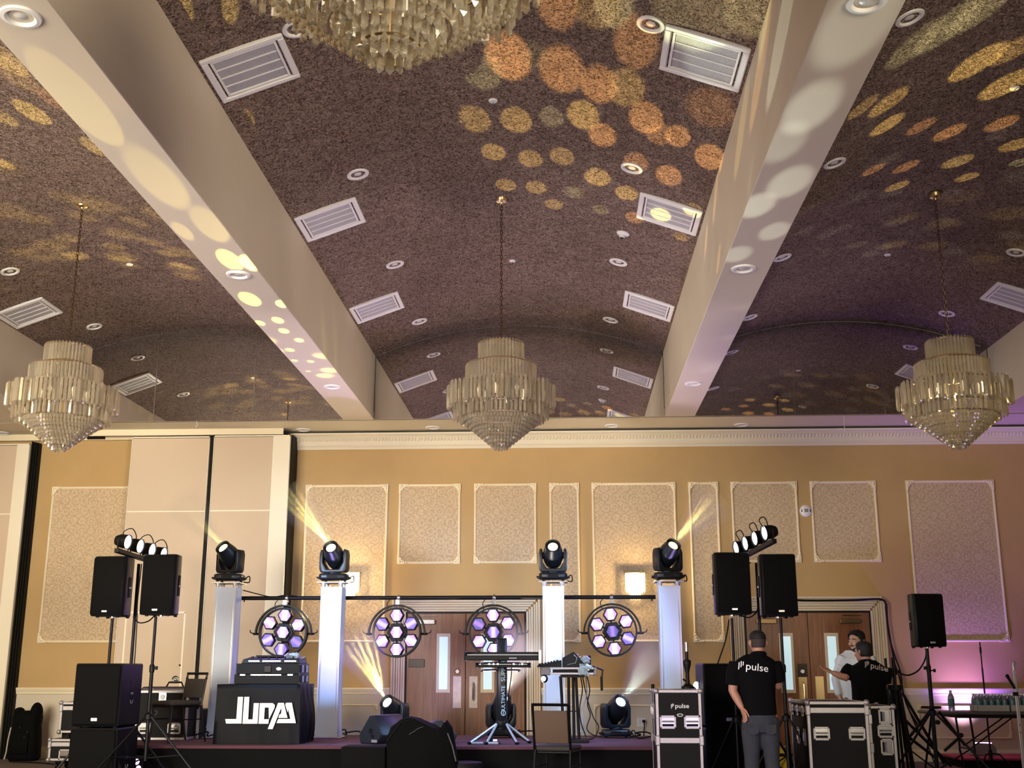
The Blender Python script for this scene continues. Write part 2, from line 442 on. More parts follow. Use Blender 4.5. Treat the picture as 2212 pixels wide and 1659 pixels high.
# framed wallpaper panels
def corner_poly():
    return [(-0.02, 0.02), (0.13, 0.02), (0.145, 0.0), (0.13, -0.016), (0.10, -0.012), (0.075, -0.03), (0.05, -0.045), (0.04, -0.075), (0.02, -0.095), (0.016, -0.125), (0.0, -0.145), (-0.02, -0.13)]
def add_corner(mb, x, z, sx, sz, m=1.0):
    mb.at((x, 0, z), (0, 0, 0), (sx * m, 1, sz * m)).prism(corner_poly(), -0.035, 0.0)
    for (a, b, r) in ((0.02, -0.015, 0.022), (0.09, 0.006, 0.014), (0.005, -0.09, 0.014), (0.055, -0.012, 0.012), (0.012, -0.05, 0.012), (0.125, 0.004, 0.012), (0.0, -0.125, 0.012)):
        mb.sphere((a, -0.035, b), (r, 0.02, r), 8, 6)
def wall_panel(n, x0, x1, z0, z1, paper=True, y=YW, half=None, cm=1.0, mold=0.032):
    g = sgroup('trim_%d' % n, ((x0 + x1) / 2, y, z0)); w_, h = (x1 - x0) / 2, z1 - z0
    if paper: struct('wallpaper', MB().box(-w_, w_, -0.006, 0, 0, h), M_PAPER, g)
    m_ = mold
    for nm, (a, b, c, d) in (('moulding', (-w_, w_, h - m_ / 2, h + m_ / 2)), ('moulding', (-w_, w_, -m_ / 2, m_ / 2)),
                       ('moulding', (-w_ - m_ / 2, -w_ + m_ / 2, 0, h)), ('moulding', (w_ - m_ / 2, w_ + m_ / 2, 0, h))):
        mb = MB().box(a, b, -0.028, 0, c, d)
        if b - a > d - c: mb.box(a, b, -0.036, -0.028, c + m_ * 0.3, d - m_ * 0.3)
        else: mb.box(a + m_ * 0.3, b - m_ * 0.3, -0.036, -0.028, c, d)
        struct(nm, mb, M_TRIM, g, bevel=0.004)
    for sx, sz in ((1, 1), (-1, 1), (1, -1), (-1, -1)):
        mb = MB(); add_corner(mb, -w_ * sx, h if sz > 0 else 0, sx, sz, cm); struct('corner_ornament', mb, M_TRIM, g, bevel=0.003)
    return g
ZT, ZL, ZSH = 4.105, 1.715, 2.90
PX = [(118, 290, ZL), (664, 837, ZL), (865, 993, ZSH), (1027, 1156, ZSH), (1189, 1248, ZL), (1280, 1456, ZL), (1489, 1548, ZL), (1580, 1718, ZSH), (1751, 1888, ZSH), (1958, 2143, ZL)]
for i, (a, b, zb) in enumerate(PX):
    wall_panel(10 + i, at(a, 1047, YW).x, at(b, 1047, YW).x, zb, ZT)
# wainscot frames (plain)
for i, (a, b) in enumerate(((690, 815), (1195, 1250), (1285, 1470), (1480, 1575), (1985, 2180))):
    wall_panel(30 + i, at(a, 1560, YW).x, at(b, 1560, YW).x, 0.33, 0.78, paper=False, y=YW - 0.012, cm=0.6, mold=0.022)

# ------------------------------------------------------------------ operable partition on the left
def partition(px0, px1, y, ztop, zlines, name, edge_r=None, label=None, edge_l=None):
    a, b = at(px0, 1047, y).x, at(px1, 1047, y).x
    g = thing(name, label, 'partition', ((a + b) / 2, y, 0), 0)
    w_ = (b - a) / 2
    zs = [0.02] + zlines + [ztop]
    for z0, z1 in zip(zs[:-1], zs[1:]):
        MB().box(-w_ + (edge_l or 0), w_ - (edge_r or 0), -0.03, 0.03, z0 + 0.006, z1 - 0.006).build('panel', M_PANEL, g, bevel=0.004)
    for z in zlines: MB().box(-w_ + (edge_l or 0), w_ - (edge_r or 0), -0.038, 0.03, z - 0.009, z + 0.009).build('joint_strip', M_PANELEDGE, g)
    MB().box(-w_ - 0.012, -w_ + (edge_l or 0.0), -0.04, 0.04, 0.02, ztop).build('edge_post', M_PANELEDGE, g, bevel=0.004)
    MB().box(w_ - (edge_r or 0.0), w_ + 0.012, -0.04, 0.04, 0.02, ztop).build('edge_post', M_PANELEDGE, g, bevel=0.004)
    MB().box(-w_, w_, -0.036, 0.03, ztop, ztop + 0.02).build('top_rail', M_PANELEDGE, g)
    return g
ZP = at(360, 946, 17.35).z
zj = at(360, 1105, 17.35).z
p1 = partition(281, 447, 17.38, ZP, [zj], 'sliding_partition', label='tall beige sliding partition panel with the pass door, beside the wallpapered niche')
p2 = partition(459, 622, 17.33, ZP, [zj], 'sliding_partition', edge_r=0.26, label='tall beige sliding partition panel with broad cream edge, behind the first white pillar')
p3 = partition(-60, 56, 17.45, at(30, 962, 17.45).z, [at(30, 1111, 17.45).z], 'sliding_partition', edge_r=0.19, label='beige sliding partition panel with cream edge at the dark gap, leftmost')
# pass door outline, flush ring and lock hole of the first panel
l1 = p1.location
zd = at(340, 1323, 17.38).z
for nm, a, b, c, d in (('door_line', -0.45, 0.42, zd - 0.012, zd + 0.012), ('door_line', 0.40, 0.425, 0.05, zd), ('door_line', -0.50, -0.475, 0.05, zd)):
    MB().box(a, b, -0.036, -0.028, c, d).build(nm, M_PANELEDGE, p1)
q = at(381, 1468, 17.38)
MB().at((q.x - l1.x, -0.034, q.z), (R(90), 0, 0)).lathe([(0.03, -0.01), (0.035, 0.012), (0.055, 0.018), (0.06, 0.0)], 20).sphere((0, 0, 0.01), 0.032, 12, 8).build('flush_ring', M_CHROME, p1)
q = at(390, 1437, 17.38)
MB().at((q.x - l1.x, -0.034, q.z)).sphere((0, 0, 0), 0.014, 8, 6).build('lock_hole', M_BLACK, p1)
# black strips filling the gaps
for nm, px, y, wd, zt in (('trim_40', 452.5, 17.40, 0.05, ZP), ('trim_41', 627, 17.36, 0.022, ZP)):
    xx = at(px, 1047, y).x
    struct(nm, MB().box(xx - wd / 2, xx + wd / 2, y - 0.02, YW, 0, zt + 0.03), M_BLACK)
x0, x1 = at(62, 1047, 17.5).x, at(80, 1047, 17.65).x
mb = MB()
for k in range(4): mb.box(x0 + (x1 - x0) * k / 4, x0 + (x1 - x0) * (k + 0.75) / 4, 17.46 + 0.05 * k, YW, 0, 4.82)
struct('trim_42', mb, M_BLACK)
# ceiling track of the partition
struct('trim_43', MB().box(-7.6, XC - 0.05, 17.28, 17.31, ZP + 0.03, ZS), M_TRIM)
struct('trim_44', MB().box(-7.9, XC, 17.34, 17.44, ZP + 0.05, ZP + 0.09), M_BLACK)
struct('trim_45', MB().box(-9.3, at(283, 1000, 17.6).x, 17.60, YW, at(240, 950, 17.6).z, ZS), M_TRIM)
struct('trim_46', MB().box(at(188, 945, 17.55).x, at(225, 945, 17.55).x, 17.55, 17.62, at(200, 948, 17.55).z, at(200, 943, 17.55).z), M_BLACK)

# ------------------------------------------------------------------ doors
M_DOOR = wood_material('door_veneer', (0.14, 0.045, 0.016), (0.25, 0.10, 0.036))
M_CASING = mat('limed_casing', (0.62, 0.52, 0.38), 0.5, vary=0.12, scale=25, stretch=(4, 4, 0.3))
M_GLASSLIT = mat('frosted_window', (0.5, 0.62, 0.66), 0.25, emit=(0.55, 0.80, 0.88), estr=0.62, vary=0.1, scale=14)
def double_door(n, pxc, wl, variant):
    c = at(pxc, 1440, YW).x
    g = sgroup('door_%d' % n, (c, YW, 0)); H = 2.125
    prof = [(0, 0.14), (0.03, 0.12), (0.022, 0.095), (0.05, 0.08), (0.04, 0.05), (0.065, 0.035), (0.03, 0.0), (0, 0.0)]   # depth, offset
    cw = 0.215
    for nm, mk in (('casing', -1), ('casing', 1)):
        mb = MB()
        for k in range(6):
            a = wl + 0.03 + cw * k / 6
            d = (0.05, 0.03, 0.055, 0.035, 0.06, 0.075)[k]
            mb.box(min(mk * a, mk * (a + cw / 6 - 0.004)), max(mk * a, mk * (a + cw / 6 - 0.004)), -d, 0, 0, H + 0.03 + cw * k / 6)
        struct(nm, mb, M_CASING, g, bevel=0.004)
    mb = MB()
    for k in range(6):
        a = H + 0.03 + cw * k / 6
        d = (0.05, 0.03, 0.055, 0.035, 0.06, 0.075)[k]
        mb.box(-wl - 0.03 - cw * k / 6, wl + 0.03 + cw * k / 6, -d, 0, a, a + cw / 6 - 0.004)
    struct('casing_head', mb, M_CASING, g, bevel=0.004)
    struct('jamb', MB().box(-wl - 0.03, wl + 0.03, -0.016, 0, 0, H + 0.03), M_BLKMET, g)
    for s in (-1, 1):
        lf = struct('leaf', MB().box(min(s * 0.004, s * wl), max(s * 0.004, s * wl), -0.045, -0.01, 0.01, H), M_DOOR, g, bevel=0.003)
        wx = s * 0.335; z0, z1 = 0.96, 1.83
        fr = MB()
        for a, b, cc, d in ((wx - 0.105, wx - 0.065, z0, z1), (wx + 0.065, wx + 0.105, z0, z1), (wx - 0.0645, wx + 0.0645, z0, z0 + 0.05), (wx - 0.0645, wx + 0.0645, z1 - 0.05, z1)):
            fr.box(a, b, -0.058, -0.04, cc, d)
        struct('window_frame', fr, M_CASING, lf, bevel=0.003)
        struct('window_pane', MB().box(wx - 0.066, wx + 0.066, -0.05, -0.044, z0 + 0.05, z1 - 0.05), M_GLASSLIT, lf)
        struct('push_plate', MB().box(s * 0.06, s * 0.185, -0.05, -0.044, 0.74, 1.20) if s > 0 else MB().box(-0.185, -0.06, -0.05, -0.044, 0.74, 1.20), M_BRASS if variant else mat('worn_steel_plate', (0.40, 0.33, 0.30), 0.45, metal=0.4, vary=0.35, scale=9), lf, bevel=0.002)
        if (s > 0) != bool(variant):
            px_ = s * 0.12
            struct('pull_handle', MB().tube([(px_, -0.05, 0.85), (px_, -0.10, 0.87), (px_, -0.11, 0.97), (px_, -0.10, 1.09), (px_, -0.05, 1.11)], 0.012, 8), M_BRASS if variant else M_CHROME, lf)
        if s < 0:
            struct('deadbolt', MB().at((-0.12, -0.045, 1.27), (R(90), 0, 0)).lathe([(0, 0.03), (0.028, 0.03), (0.04, 0.012), (0.045, 0)], 16), M_CHROME, lf)
            struct('door_sign', MB().box(-0.86, -0.62, -0.062, -0.044, 1.33, 1.45), mat('dark_bronze_sign', (0.03, 0.022, 0.016), 0.35, metal=0.5), lf, bevel=0.004)
            if variant:
                struct('lock_plate', MB().box(-0.19, -0.05, -0.056, -0.044, 1.19, 1.38), mat('dark_bronze_sign', (0.03, 0.022, 0.016), 0.35, metal=0.5), lf, bevel=0.003)
        clx = s * 0.62
        struct('door_closer', MB().box(clx - 0.15, clx + 0.15, -0.11, -0.044, H - 0.16, H - 0.09).box(clx - 0.10, clx + 0.18, -0.08, -0.06, H - 0.045, H - 0.03) , mat('steel_closer', (0.35, 0.33, 0.32), 0.4, metal=0.8) if not variant else mat('bronze_closer', (0.18, 0.12, 0.06), 0.35, metal=0.9), lf, bevel=0.006)
    return g
double_door(1, 1006, 0.89, 0)
double_door(2, 1749, 0.915, 1)

# ------------------------------------------------------------------ ceiling vents
M_FIN = mat('vent_fin', (0.50, 0.49, 0.52), 0.5)
M_VOID = mat('vent_void', (0.015, 0.015, 0.016), 0.9)
def make_vent():
    t = thing('ceiling_vent', 'x', 'vent')
    L, W = 0.345, 0.335                     # half length across the vault, half width along the room
    fr = MB()
    for a, b, c_, d in ((-L, L, -W, -W + 0.055), (-L, L, W - 0.055, W), (-L, -L + 0.055, -W + 0.055, W - 0.055), (L - 0.055, L, -W + 0.055, W - 0.055)):
        fr.box(a, b, c_, d, -0.03, 0.02)
    fr.build('frame', M_WHITE, t, bevel=0.008)
    fr = MB(); l2, w2 = L - 0.07, W - 0.065
    for a, b, c_, d in ((-l2, l2, -w2, -w2 + 0.022), (-l2, l2, w2 - 0.022, w2), (-l2, -l2 + 0.022, -w2 + 0.022, w2 - 0.022), (l2 - 0.022, l2, -w2 + 0.022, w2 - 0.022)):
        fr.box(a, b, c_, d, -0.022, 0.02)
    fr.build('inner_frame', M_WHITE, t, bevel=0.003)
    MB().box(-L + 0.05, L - 0.05, -W + 0.05, W - 0.05, 0.02, 0.03).build('void', M_VOID, t)
    for k in (-1, 0, 1):
        MB().box(-l2 + 0.02, l2 - 0.02, k * 0.128 - 0.006, k * 0.128 + 0.006, -0.018, 0.0).build('divider', M_WHITE, t)
    fn = MB(); n = 46
    for k in range(n):
        x = -l2 + 0.03 + (2 * l2 - 0.06) * k / (n - 1)
        fn.box(x - 0.0042, x + 0.0042, -w2 + 0.02, w2 - 0.02, -0.012, 0.014)
    o = fn.build('fin', M_FIN, t, smooth=False); o['kind'] = 'stuff'
    return t
VENTS = [(530, 150, 1, 'white ceiling vent by the left beam, nearest the camera in the centre vault'),
         (707, 475, 1, 'white ceiling vent by the left beam, second from the camera in the centre vault'),
         (808, 665, 1, 'white ceiling vent by the left beam, closest to the mirror in the centre vault'),
         (1530, 127, 1, 'white ceiling vent lit greenish by the right beam, nearest the camera'),
         (1450, 462, 1, 'white ceiling vent crossed by yellow light dots, by the right beam'),
         (1402, 660, 1, 'white ceiling vent by the right beam, closest to the mirror in the centre vault'),
         (58, 676, 0, 'white ceiling vent in the left vault above the left chandelier'),
         (2184, 640, 2, 'white ceiling vent in the right vault near the right chandelier chain')]
proto = make_vent()
for i, (px, py, b, lab) in enumerate(VENTS):
    p = on_vault(px, py, b)
    bay = BAYS[b]; cc = (bay[0] + bay[1]) / 2
    p.x = bay[0] + 0.345 if p.x < cc else bay[1] - 0.345
    p.z = vault_z(p.x, bay)
    o = proto if i == 0 else dup(proto, (0, 0, 0))
    o.matrix_world = vault_frame(p, b)
    o['label'] = lab; o['group'] = 'ceiling vents along the vaults'

# ------------------------------------------------------------------ recessed downlights and sprinklers
def make_downlight():
    t = thing('recessed_downlight', 'x', 'downlight')
    MB().lathe([(0.068, 0.012), (0.075, -0.006), (0.088, -0.016), (0.112, -0.012), (0.118, 0.004)], 24).build('trim_ring', M_WHITE, t)
    MB().lathe([(0.07, 0.004), (0.058, 0.05), (0.04, 0.058), (0.0, 0.058)], 20).build('reflector', M_WHITE, t)
    MB().lathe([(0.0, -0.006), (0.035, -0.003), (0.055, 0.012), (0.05, 0.05)], 18).build('lamp', mat('frosted_lamp', (0.62, 0.60, 0.58), 0.4), t)
    return t
DL = make_downlight(); used_dl = []
def downlight(M, lab):
    o = DL if not used_dl else dup(DL, (0, 0, 0))
    used_dl.append(o); o.matrix_world = M; o['label'] = lab; o['group'] = 'recessed downlights'
for px, py, b, lab in [
    (773, 376, 1, 'round downlight in the centre vault beside the second left vent'), (853, 571, 1, 'round downlight in the centre vault just above the third left vent'),
    (906, 694, 1, 'round downlight in the centre vault left row, nearest the mirror'), (640, 62, 1, 'round downlight half hidden by the near chandelier, beside the first left vent'),
    (1406, 52, 1, 'round downlight beside the greenish vent at the top'), (1365, 363, 1, 'bright rimmed downlight among the orange light dots'),
    (1336, 566, 1, 'round downlight in the centre vault above the last right vent'), (1319, 691, 1, 'round downlight in the centre vault right row, nearest the mirror'),
    (22, 586, 0, 'round downlight in the left vault above the left vent'), (204, 705, 0, 'round downlight in the left vault right of the left chandelier top'),
    (1965, 38, 2, 'round downlight in the right vault beside the right beam, nearest the camera'), (1803, 352, 2, 'round downlight in the right vault beside the right beam, below the streaked light dots'),
    (1690, 556, 2, 'round downlight in the right vault tucked behind the right beam edge'), (1620, 685, 2, 'round downlight in the right vault behind the beam, nearest the mirror'),
    (2195, 545, 2, 'round downlight in the right vault above the right vent'), (2045, 677, 2, 'round downlight in the right vault just above the right chandelier')]:
    p = on_vault(px, py, b); downlight(vault_frame(p, b), lab)
for px, py, lab in [(45, 35, 'large downlight in the underside of the left beam, nearest the camera'), (515, 593, 'downlight in the underside of the left beam, at the yellow light dots'),
    (718, 835, 'downlight in the underside of the left beam, nearest the mirror'), (1872, 3, 'downlight in the underside of the right beam, cut by the top edge'),
    (1606, 580, 'downlight in the underside of the right beam, middle one'), (1498, 828, 'downlight in the underside of the right beam, nearest the mirror'),
    (5, 935, 'downlight in the soffit left of the left chandelier'), (270, 932, 'downlight in the soffit right of the left chandelier'), (655, 928, 'downlight in the soffit below the left beam end'),
    (935, 923, 'downlight in the soffit left of the centre chandelier'), (1322, 919, 'downlight in the soffit right of the centre chandelier'), (1602, 917, 'downlight in the soffit below the right beam end')]:
    p = atz(px, py, ZS); p.z = ZS - 0.001; downlight(Matrix.Translation(p), lab)
sp0 = None
for px, py, b, lab in [(1065, 217, 1, 'small round sprinkler plate in the centre vault between the light dots and near chandelier'), (1107, 563, 1, 'small sprinkler plate beside the centre chandelier chain'),
                       (280, 571, 0, 'small dark sprinkler in the left vault right of the chain'), (1917, 550, 2, 'small dark sprinkler in the right vault left of the chain'), (2192, 190, 2, 'small pale sprinkler plate in the right vault among the streaked light dots')]:
    p = on_vault(px, py, b)
    if sp0 is None:
        sp0 = thing('sprinkler', lab, 'sprinkler', group='ceiling sprinklers')
        MB().lathe([(0, -0.014), (0.035, -0.014), (0.042, -0.006), (0.044, 0.004)], 16).build('cover_plate', M_WHITE, sp0)
        MB().cyl((0, 0, -0.035), (0, 0, -0.012), 0.008).build('nozzle', M_CHROME, sp0); o = sp0
    else: o = dup(sp0, (0, 0, 0), label=lab)
    o.matrix_world = vault_frame(p, b)
p = on_vault(1346, 504, 1)
t = thing('ceiling_speaker', 'small white conical sensor in the centre vault beside the dotted vent', 'sensor'); t.matrix_world = vault_frame(p, 1)
MB().lathe([(0, -0.06), (0.03, -0.06), (0.04, -0.03), (0.075, -0.01), (0.08, 0.005)], 18).build('housing', M_WHITE, t)
MB().lathe([(0, -0.064), (0.024, -0.064), (0.026, -0.058)], 14).build('lens', M_BLACK, t)
# little hooks and the dangling thread at the soffit edge
for px, py, lab in ((425, 918, 'small white hook on the soffit edge, left of the left beam end'),):
    p = at(px, py, YM - 0.01)
    t = thing('ceiling_hook', lab, 'hook', p)
    MB().tube([(0, 0, 0.06), (0.0, -0.02, 0.03), (0.02, -0.02, 0.0), (0.0, -0.02, -0.03), (-0.02, -0.02, -0.01)], 0.006).build('hook', M_WHITE, t)
p = at(1823, 900, YM - 0.01)
tag(MB().at(p).tube([(0.01, 0, 0.02), (0, -0.02, 0.0), (-0.01, -0.02, -0.12), (-0.005, -0.01, -0.22), (0.015, 0.0, -0.27)], 0.004).build('hanging_cord', M_WHITE), 'thin white cord dangling from the soffit edge left of the right chandelier', 'cord')

# ------------------------------------------------------------------ chandeliers
def bar_mesh(name, w_, h, tip):
    mb = MB(); a = w_
    ring = lambda z, s: [(math.cos(2 * PI * k / 3 + PI / 2) * a * s, -math.sin(2 * PI * k / 3 + PI / 2) * a * s * 0.8, z) for k in range(3)]
    mb.loft([ring(-tip, 0.15), ring(0, 1), ring(h, 1), ring(h + tip, 0.25)])
    return mb.mesh(name, M_CRYSTAL, smooth=False)
CH_H = 1.20
def make_chandelier(label, loc, chain_top):
    t = thing('chandelier', label, 'chandelier', loc, group='crystal chandeliers')
    def tierbars(me, r, n, z, off=0.0):
        for k in range(n):
            a = 2 * PI * (k + off) / n
            put('prism', me, t, (r * math.cos(a), r * math.sin(a), z), (0, 0, a + PI / 2))
    m1 = bar_mesh('prism', 0.0185, 0.19, 0.014)
    tierbars(m1, 0.235, 40, 0.975); tierbars(m1, 0.37, 60, 0.73)
    m3 = bar_mesh('prism', 0.0195, 0.235, 0.016)
    for k in range(12):                                     # scalloped tier
        a0 = 2 * PI * k / 12; c = Vector((0.455 * math.cos(a0), 0.455 * math.sin(a0), 0.46))
        for j in range(11):
            a = a0 + R(-125 + 250 * j / 10)
            put('prism', m3, t, c + Vector((0.114 * math.cos(a), 0.114 * math.sin(a), 0)), (0, 0, a + PI / 2))
    low = MB()
    def drop(x, y, z, a, w_, h):
        low.at((x, y, z), (0, 0, a + PI / 2))
        ring = lambda zz, s: [(math.cos(2 * PI * q / 3 + PI / 2) * w_ * s, -math.sin(2 * PI * q / 3 + PI / 2) * w_ * s * 0.8, zz) for q in range(3)]
        low.loft([ring(-0.016, 0.15), ring(0, 1), ring(h, 1), ring(h + 0.01, 0.3)])
    for k in range(12):
        a0 = 2 * PI * k / 12; c = (0.40 * math.cos(a0), 0.40 * math.sin(a0))
        for j in range(8):
            a = a0 + R(-105 + 210 * j / 7)
            drop(c[0] + 0.10 * math.cos(a), c[1] + 0.10 * math.sin(a), 0.335, a, 0.016, 0.14)
    o = low.build('lower_prism_ring', M_CRYSTAL, t, smooth=False); o['kind'] = 'stuff'
    low = MB()
    rows = 10
    for i in range(rows):
        f = i / (rows - 1); r = 0.41 - 0.345 * f ** 0.92; z = 0.30 - 0.285 * f
        n = max(10, int(2 * PI * r / 0.036))
        for k in range(n):
            a = 2 * PI * (k + 0.5 * (i % 2)) / n
            drop(r * math.cos(a), r * math.sin(a), z, a, 0.017, 0.05)
    for i in range(3):                                      # small inner drops under the open top
        r = 0.16 - 0.05 * i
        for k in range(int(2 * PI * r / 0.03)):
            a = 2 * PI * k / int(2 * PI * r / 0.03); drop(r * math.cos(a), r * math.sin(a), 1.02 - 0.05 * i, a, 0.013, 0.05)
    o = low.build('crystal_drops', M_CRYSTAL, t, smooth=False); o['kind'] = 'stuff'
    fr = MB()
    for r, z in ((0.235, 1.16), (0.37, 0.92), (0.455, 0.69), (0.40, 0.47), (0.41, 0.345), (0.30, 0.24), (0.2, 0.15), (0.1, 0.06), (0.235, 0.97), (0.37, 0.73)):
        fr.at().tube([(r * math.cos(2 * PI * k / 36), r * math.sin(2 * PI * k / 36), z) for k in range(36)], 0.006, 5, closed=True)
    for k in range(6):
        a = PI * k / 3
        fr.tube([(0.02 * math.cos(a), 0.02 * math.sin(a), 1.18), (0.235 * math.cos(a), 0.235 * math.sin(a), 1.16)], 0.005, 5)
        fr.tube([(0, 0, 0.70), (0.44 * math.cos(a), 0.44 * math.sin(a), 0.69)], 0.005, 5)
    fr.cyl((0, 0, 0.05), (0, 0, 1.22), 0.016, n=8)
    fr.build('frame', M_BRASS, t)
    for k in range(6):
        a = PI * k / 3 + 0.3
        MB().at((0.24 * math.cos(a), 0.24 * math.sin(a), 0.62)).lathe([(0, 0.07), (0.012, 0.06), (0.022, 0.03), (0.016, 0.0), (0.012, -0.05), (0, -0.05)], 10).build('bulb', mat('bulb', (0.9, 0.82, 0.62), 0.2, emit=(1.0, 0.82, 0.5), estr=0.8), t)
    ch = MB(); z = CH_H + 0.02; k = 0; top = chain_top - loc[2]
    while z < top - 0.06:
        ch.at((0, 0, z + 0.03), (0, 0, 0 if k % 2 else PI / 2)).tube([(0.013 * math.cos(2 * PI * j / 8), 0, 0.032 * math.sin(2 * PI * j / 8)) for j in range(8)], 0.0045, 4, closed=True)
        z += 0.048; k += 1
    ch.build('chain', M_BRONZE, t)
    MB().at((0, 0, top)).lathe([(0, -0.075), (0.012, -0.07), (0.02, -0.05), (0.055, -0.035), (0.068, -0.012), (0.07, 0.01)], 20).build('canopy', M_BRASS, t)
    return t
CHX = [(-5.42, 11.80), (-0.672, 11.83), (4.10, 11.88), (-0.672, 4.02)]
CHL = ['crystal chandelier hanging over the left vault by the beige partition', 'crystal chandelier hanging in the middle, in front of the centre crown moulding',
       'golden lit crystal chandelier hanging over the purple lit right wall', 'large crystal chandelier cut off by the top edge, nearest the camera']
CZ = [at(130, 976, 11.80).z, at(1083, 973, 11.83).z, at(2063, 971, 11.88).z, atz(840, 157, 3.6).z]
chand = make_chandelier(CHL[1], (CHX[1][0], CHX[1][1], CZ[1]), vault_z(CHX[1][0], BAYS[1]) )
for i in (0, 2, 3):
    o = dup(chand, (CHX[i][0], CHX[i][1], CZ[i] if i < 3 else 3.62), R(15) if i == 3 else R(7 * i), CHL[i])
    if i == 3: o.scale = (1.22, 1.22, 1.10)
light('chandelier_glow', 'POINT', (CHX[2][0], CHX[2][1], CZ[2] + 0.62), 7, (1.0, 0.80, 0.35), None, 0.06)

# ------------------------------------------------------------------ the moving heads' projected spots of light
HEADS = {'t1': ((-4.53, 15.35, 2.445), -0.45, 0.60), 't2': ((-3.11, 15.35, 2.445), -0.15, 0.55), 't3': ((-0.17, 15.35, 2.445), 0.0, 0.55), 't4': ((1.35, 15.35, 2.445), 0.45, 0.62),
         'f1': ((-2.26, 15.45, 0.452), -0.55, 0.55), 'f2': ((-0.87, 15.45, 0.452), 0.35, 0.95), 'f3': ((0.62, 15.45, 0.452), 0.45, 0.62)}
HEAD_Z = 0.335
def head_dir(k):
    (x, y, z), pan, tilt = HEADS[k]
    return Vector((math.sin(pan) * math.cos(tilt), -math.cos(pan) * math.cos(tilt), math.sin(tilt)))
def lens_pos(k): return Vector(HEADS[k][0]) + Vector((0, 0, HEAD_Z)) + head_dir(k) * 0.215
COL = {'O': (1.0, 0.56, 0.17), 'Y': (1.0, 0.75, 0.20), 'G': (0.80, 0.84, 0.40), 'W': (0.86, 0.95, 0.78), 'C': (1.0, 0.82, 0.20)}
KP = 64.0
def dot(head, px, py, rpx, col, inten, soft, surf='v', b=1):
    p = on_vault(px, py, b) if surf == 'v' else atz(px, py, ZS) if surf == 'u' else atx(px, py, b)
    src = lens_pos(head)
    d = p - src; L = d.length; d.normalize()
    rm = rpx * mpp(px, py, p.y) * (1.85 if (surf == 'v' and b == 2) else 1.15)
    nrm = Vector((0, 0, -1)) if surf != 's' else Vector((-1, 0, 0))
    c = max(0.15, abs(d.dot(nrm)))
    o = light('gobo_spot', 'SPOT', src + d * 0.05, KP * inten * L * L / c, COL[col], p, 0.008, spot=2 * math.atan(rm / L) * (1.0 + 0.35 * soft), blend=min(1.0, 0.10 + 0.5 * soft))
for x, y, r, c, i in [(390, 420, 95, 'G', .32), (550, 345, 105, 'O', 1.1), (700, 330, 60, 'G', .15), (865, 420, 105, 'O', .8), (840, 30, 95, 'O', .6), (1180, 20, 95, 'G', .5), (1310, 260, 105, 'O', .5),
        (1090, 510, 88, 'O', .75), (1250, 530, 90, 'Y', .5)]:
    dot('t3', 900 + x / 2.765, y / 2.765, r / 2.765, c, i, 0.8)
for x, y, r, c, i in [(345, 715, 80, 'Y', .5), (595, 720, 76, 'Y', .7), (805, 700, 60, 'G', .35), (995, 690, 80, 'Y', .9), (1110, 810, 70, 'O', .9), (1370, 710, 85, 'O', .9), (1450, 800, 66, 'O', .5),
        (1560, 815, 62, 'O', .8), (460, 910, 58, 'Y', .7), (680, 950, 60, 'Y', .75), (868, 935, 60, 'Y', .65), (1310, 970, 62, 'O', .65), (1080, 1060, 66, 'Y', 1.0), (1505, 1050, 68, 'O', .9), (1750, 940, 76, 'O', .8)]:
    dot('t3', 900 + x / 2.765, y / 2.765, r / 2.765, c, i, 0.45)
for x, y, r, c, i in [(533, 1105, 52, 'Y', .7), (715, 1120, 55, 'Y', .7), (940, 1150, 52, 'G', .4), (1255, 1155, 60, 'Y', .95), (820, 1222, 48, 'Y', .7), (1098, 1255, 44, 'G', .45), (1303, 1300, 50, 'O', .9),
        (1460, 1275, 55, 'C', .8), (1580, 1415, 40, 'Y', .6), (1650, 1250, 50, 'C', .5)]:
    dot('t3', 900 + x / 2.765, y / 2.765, r / 2.765, c, i, 0.25)
for px, py, r, c, i in [(1500, 20, 70, 'G', .38), (1620, 25, 45, 'G', .5), (1550, 130, 55, 'W', .10), (1535, 235, 42, 'O', .35), (1290, 15, 40, 'Y', .4)]:
    dot('f2', px, py, r, c, i, 0.95)
for px, py, r, c, i in [(380, 15, 28, 'C', .6), (497, 18, 14, 'C', .5)]: dot('t2', px, py, r, c, i, 0.6)
# right vault, stretched dots
for x, y, r, c, i, s in [(1900, 420, 70, 'Y', 1.0, .7), (2090, 570, 68, 'Y', 1.0, .6), (1300, 690, 52, 'Y', .7, .7), (1290, 840, 46, 'Y', .9, .5), (1520, 850, 40, 'O', .55, .6), (1710, 890, 46, 'O', .85, .4), (2060, 830, 46, 'O', .8, .4),
        (2150, 975, 46, 'Y', .8, .3), (1200, 1140, 34, 'O', .7, .4), (1420, 1120, 38, 'O', .75, .4), (1765, 1085, 46, 'Y', .9, .3), (1360, 1250, 36, 'Y', .9, .3), (1830, 1190, 36, 'Y', .8, .25), (2190, 1090, 34, 'G', .6, .3),
        (1700, 180, 80, 'G', .5, .9), (1920, 60, 80, 'G', .5, .9), (1480, 300, 70, 'G', .4, .9), (1130, 720, 40, 'Y', .4, .8), (2150, 330, 60, 'Y', .5, .8)]:
    dot('t4', 1500 + x / 3.107, y / 3.107, r / 3.107 * 0.8, c, i, s, 'v', 2)
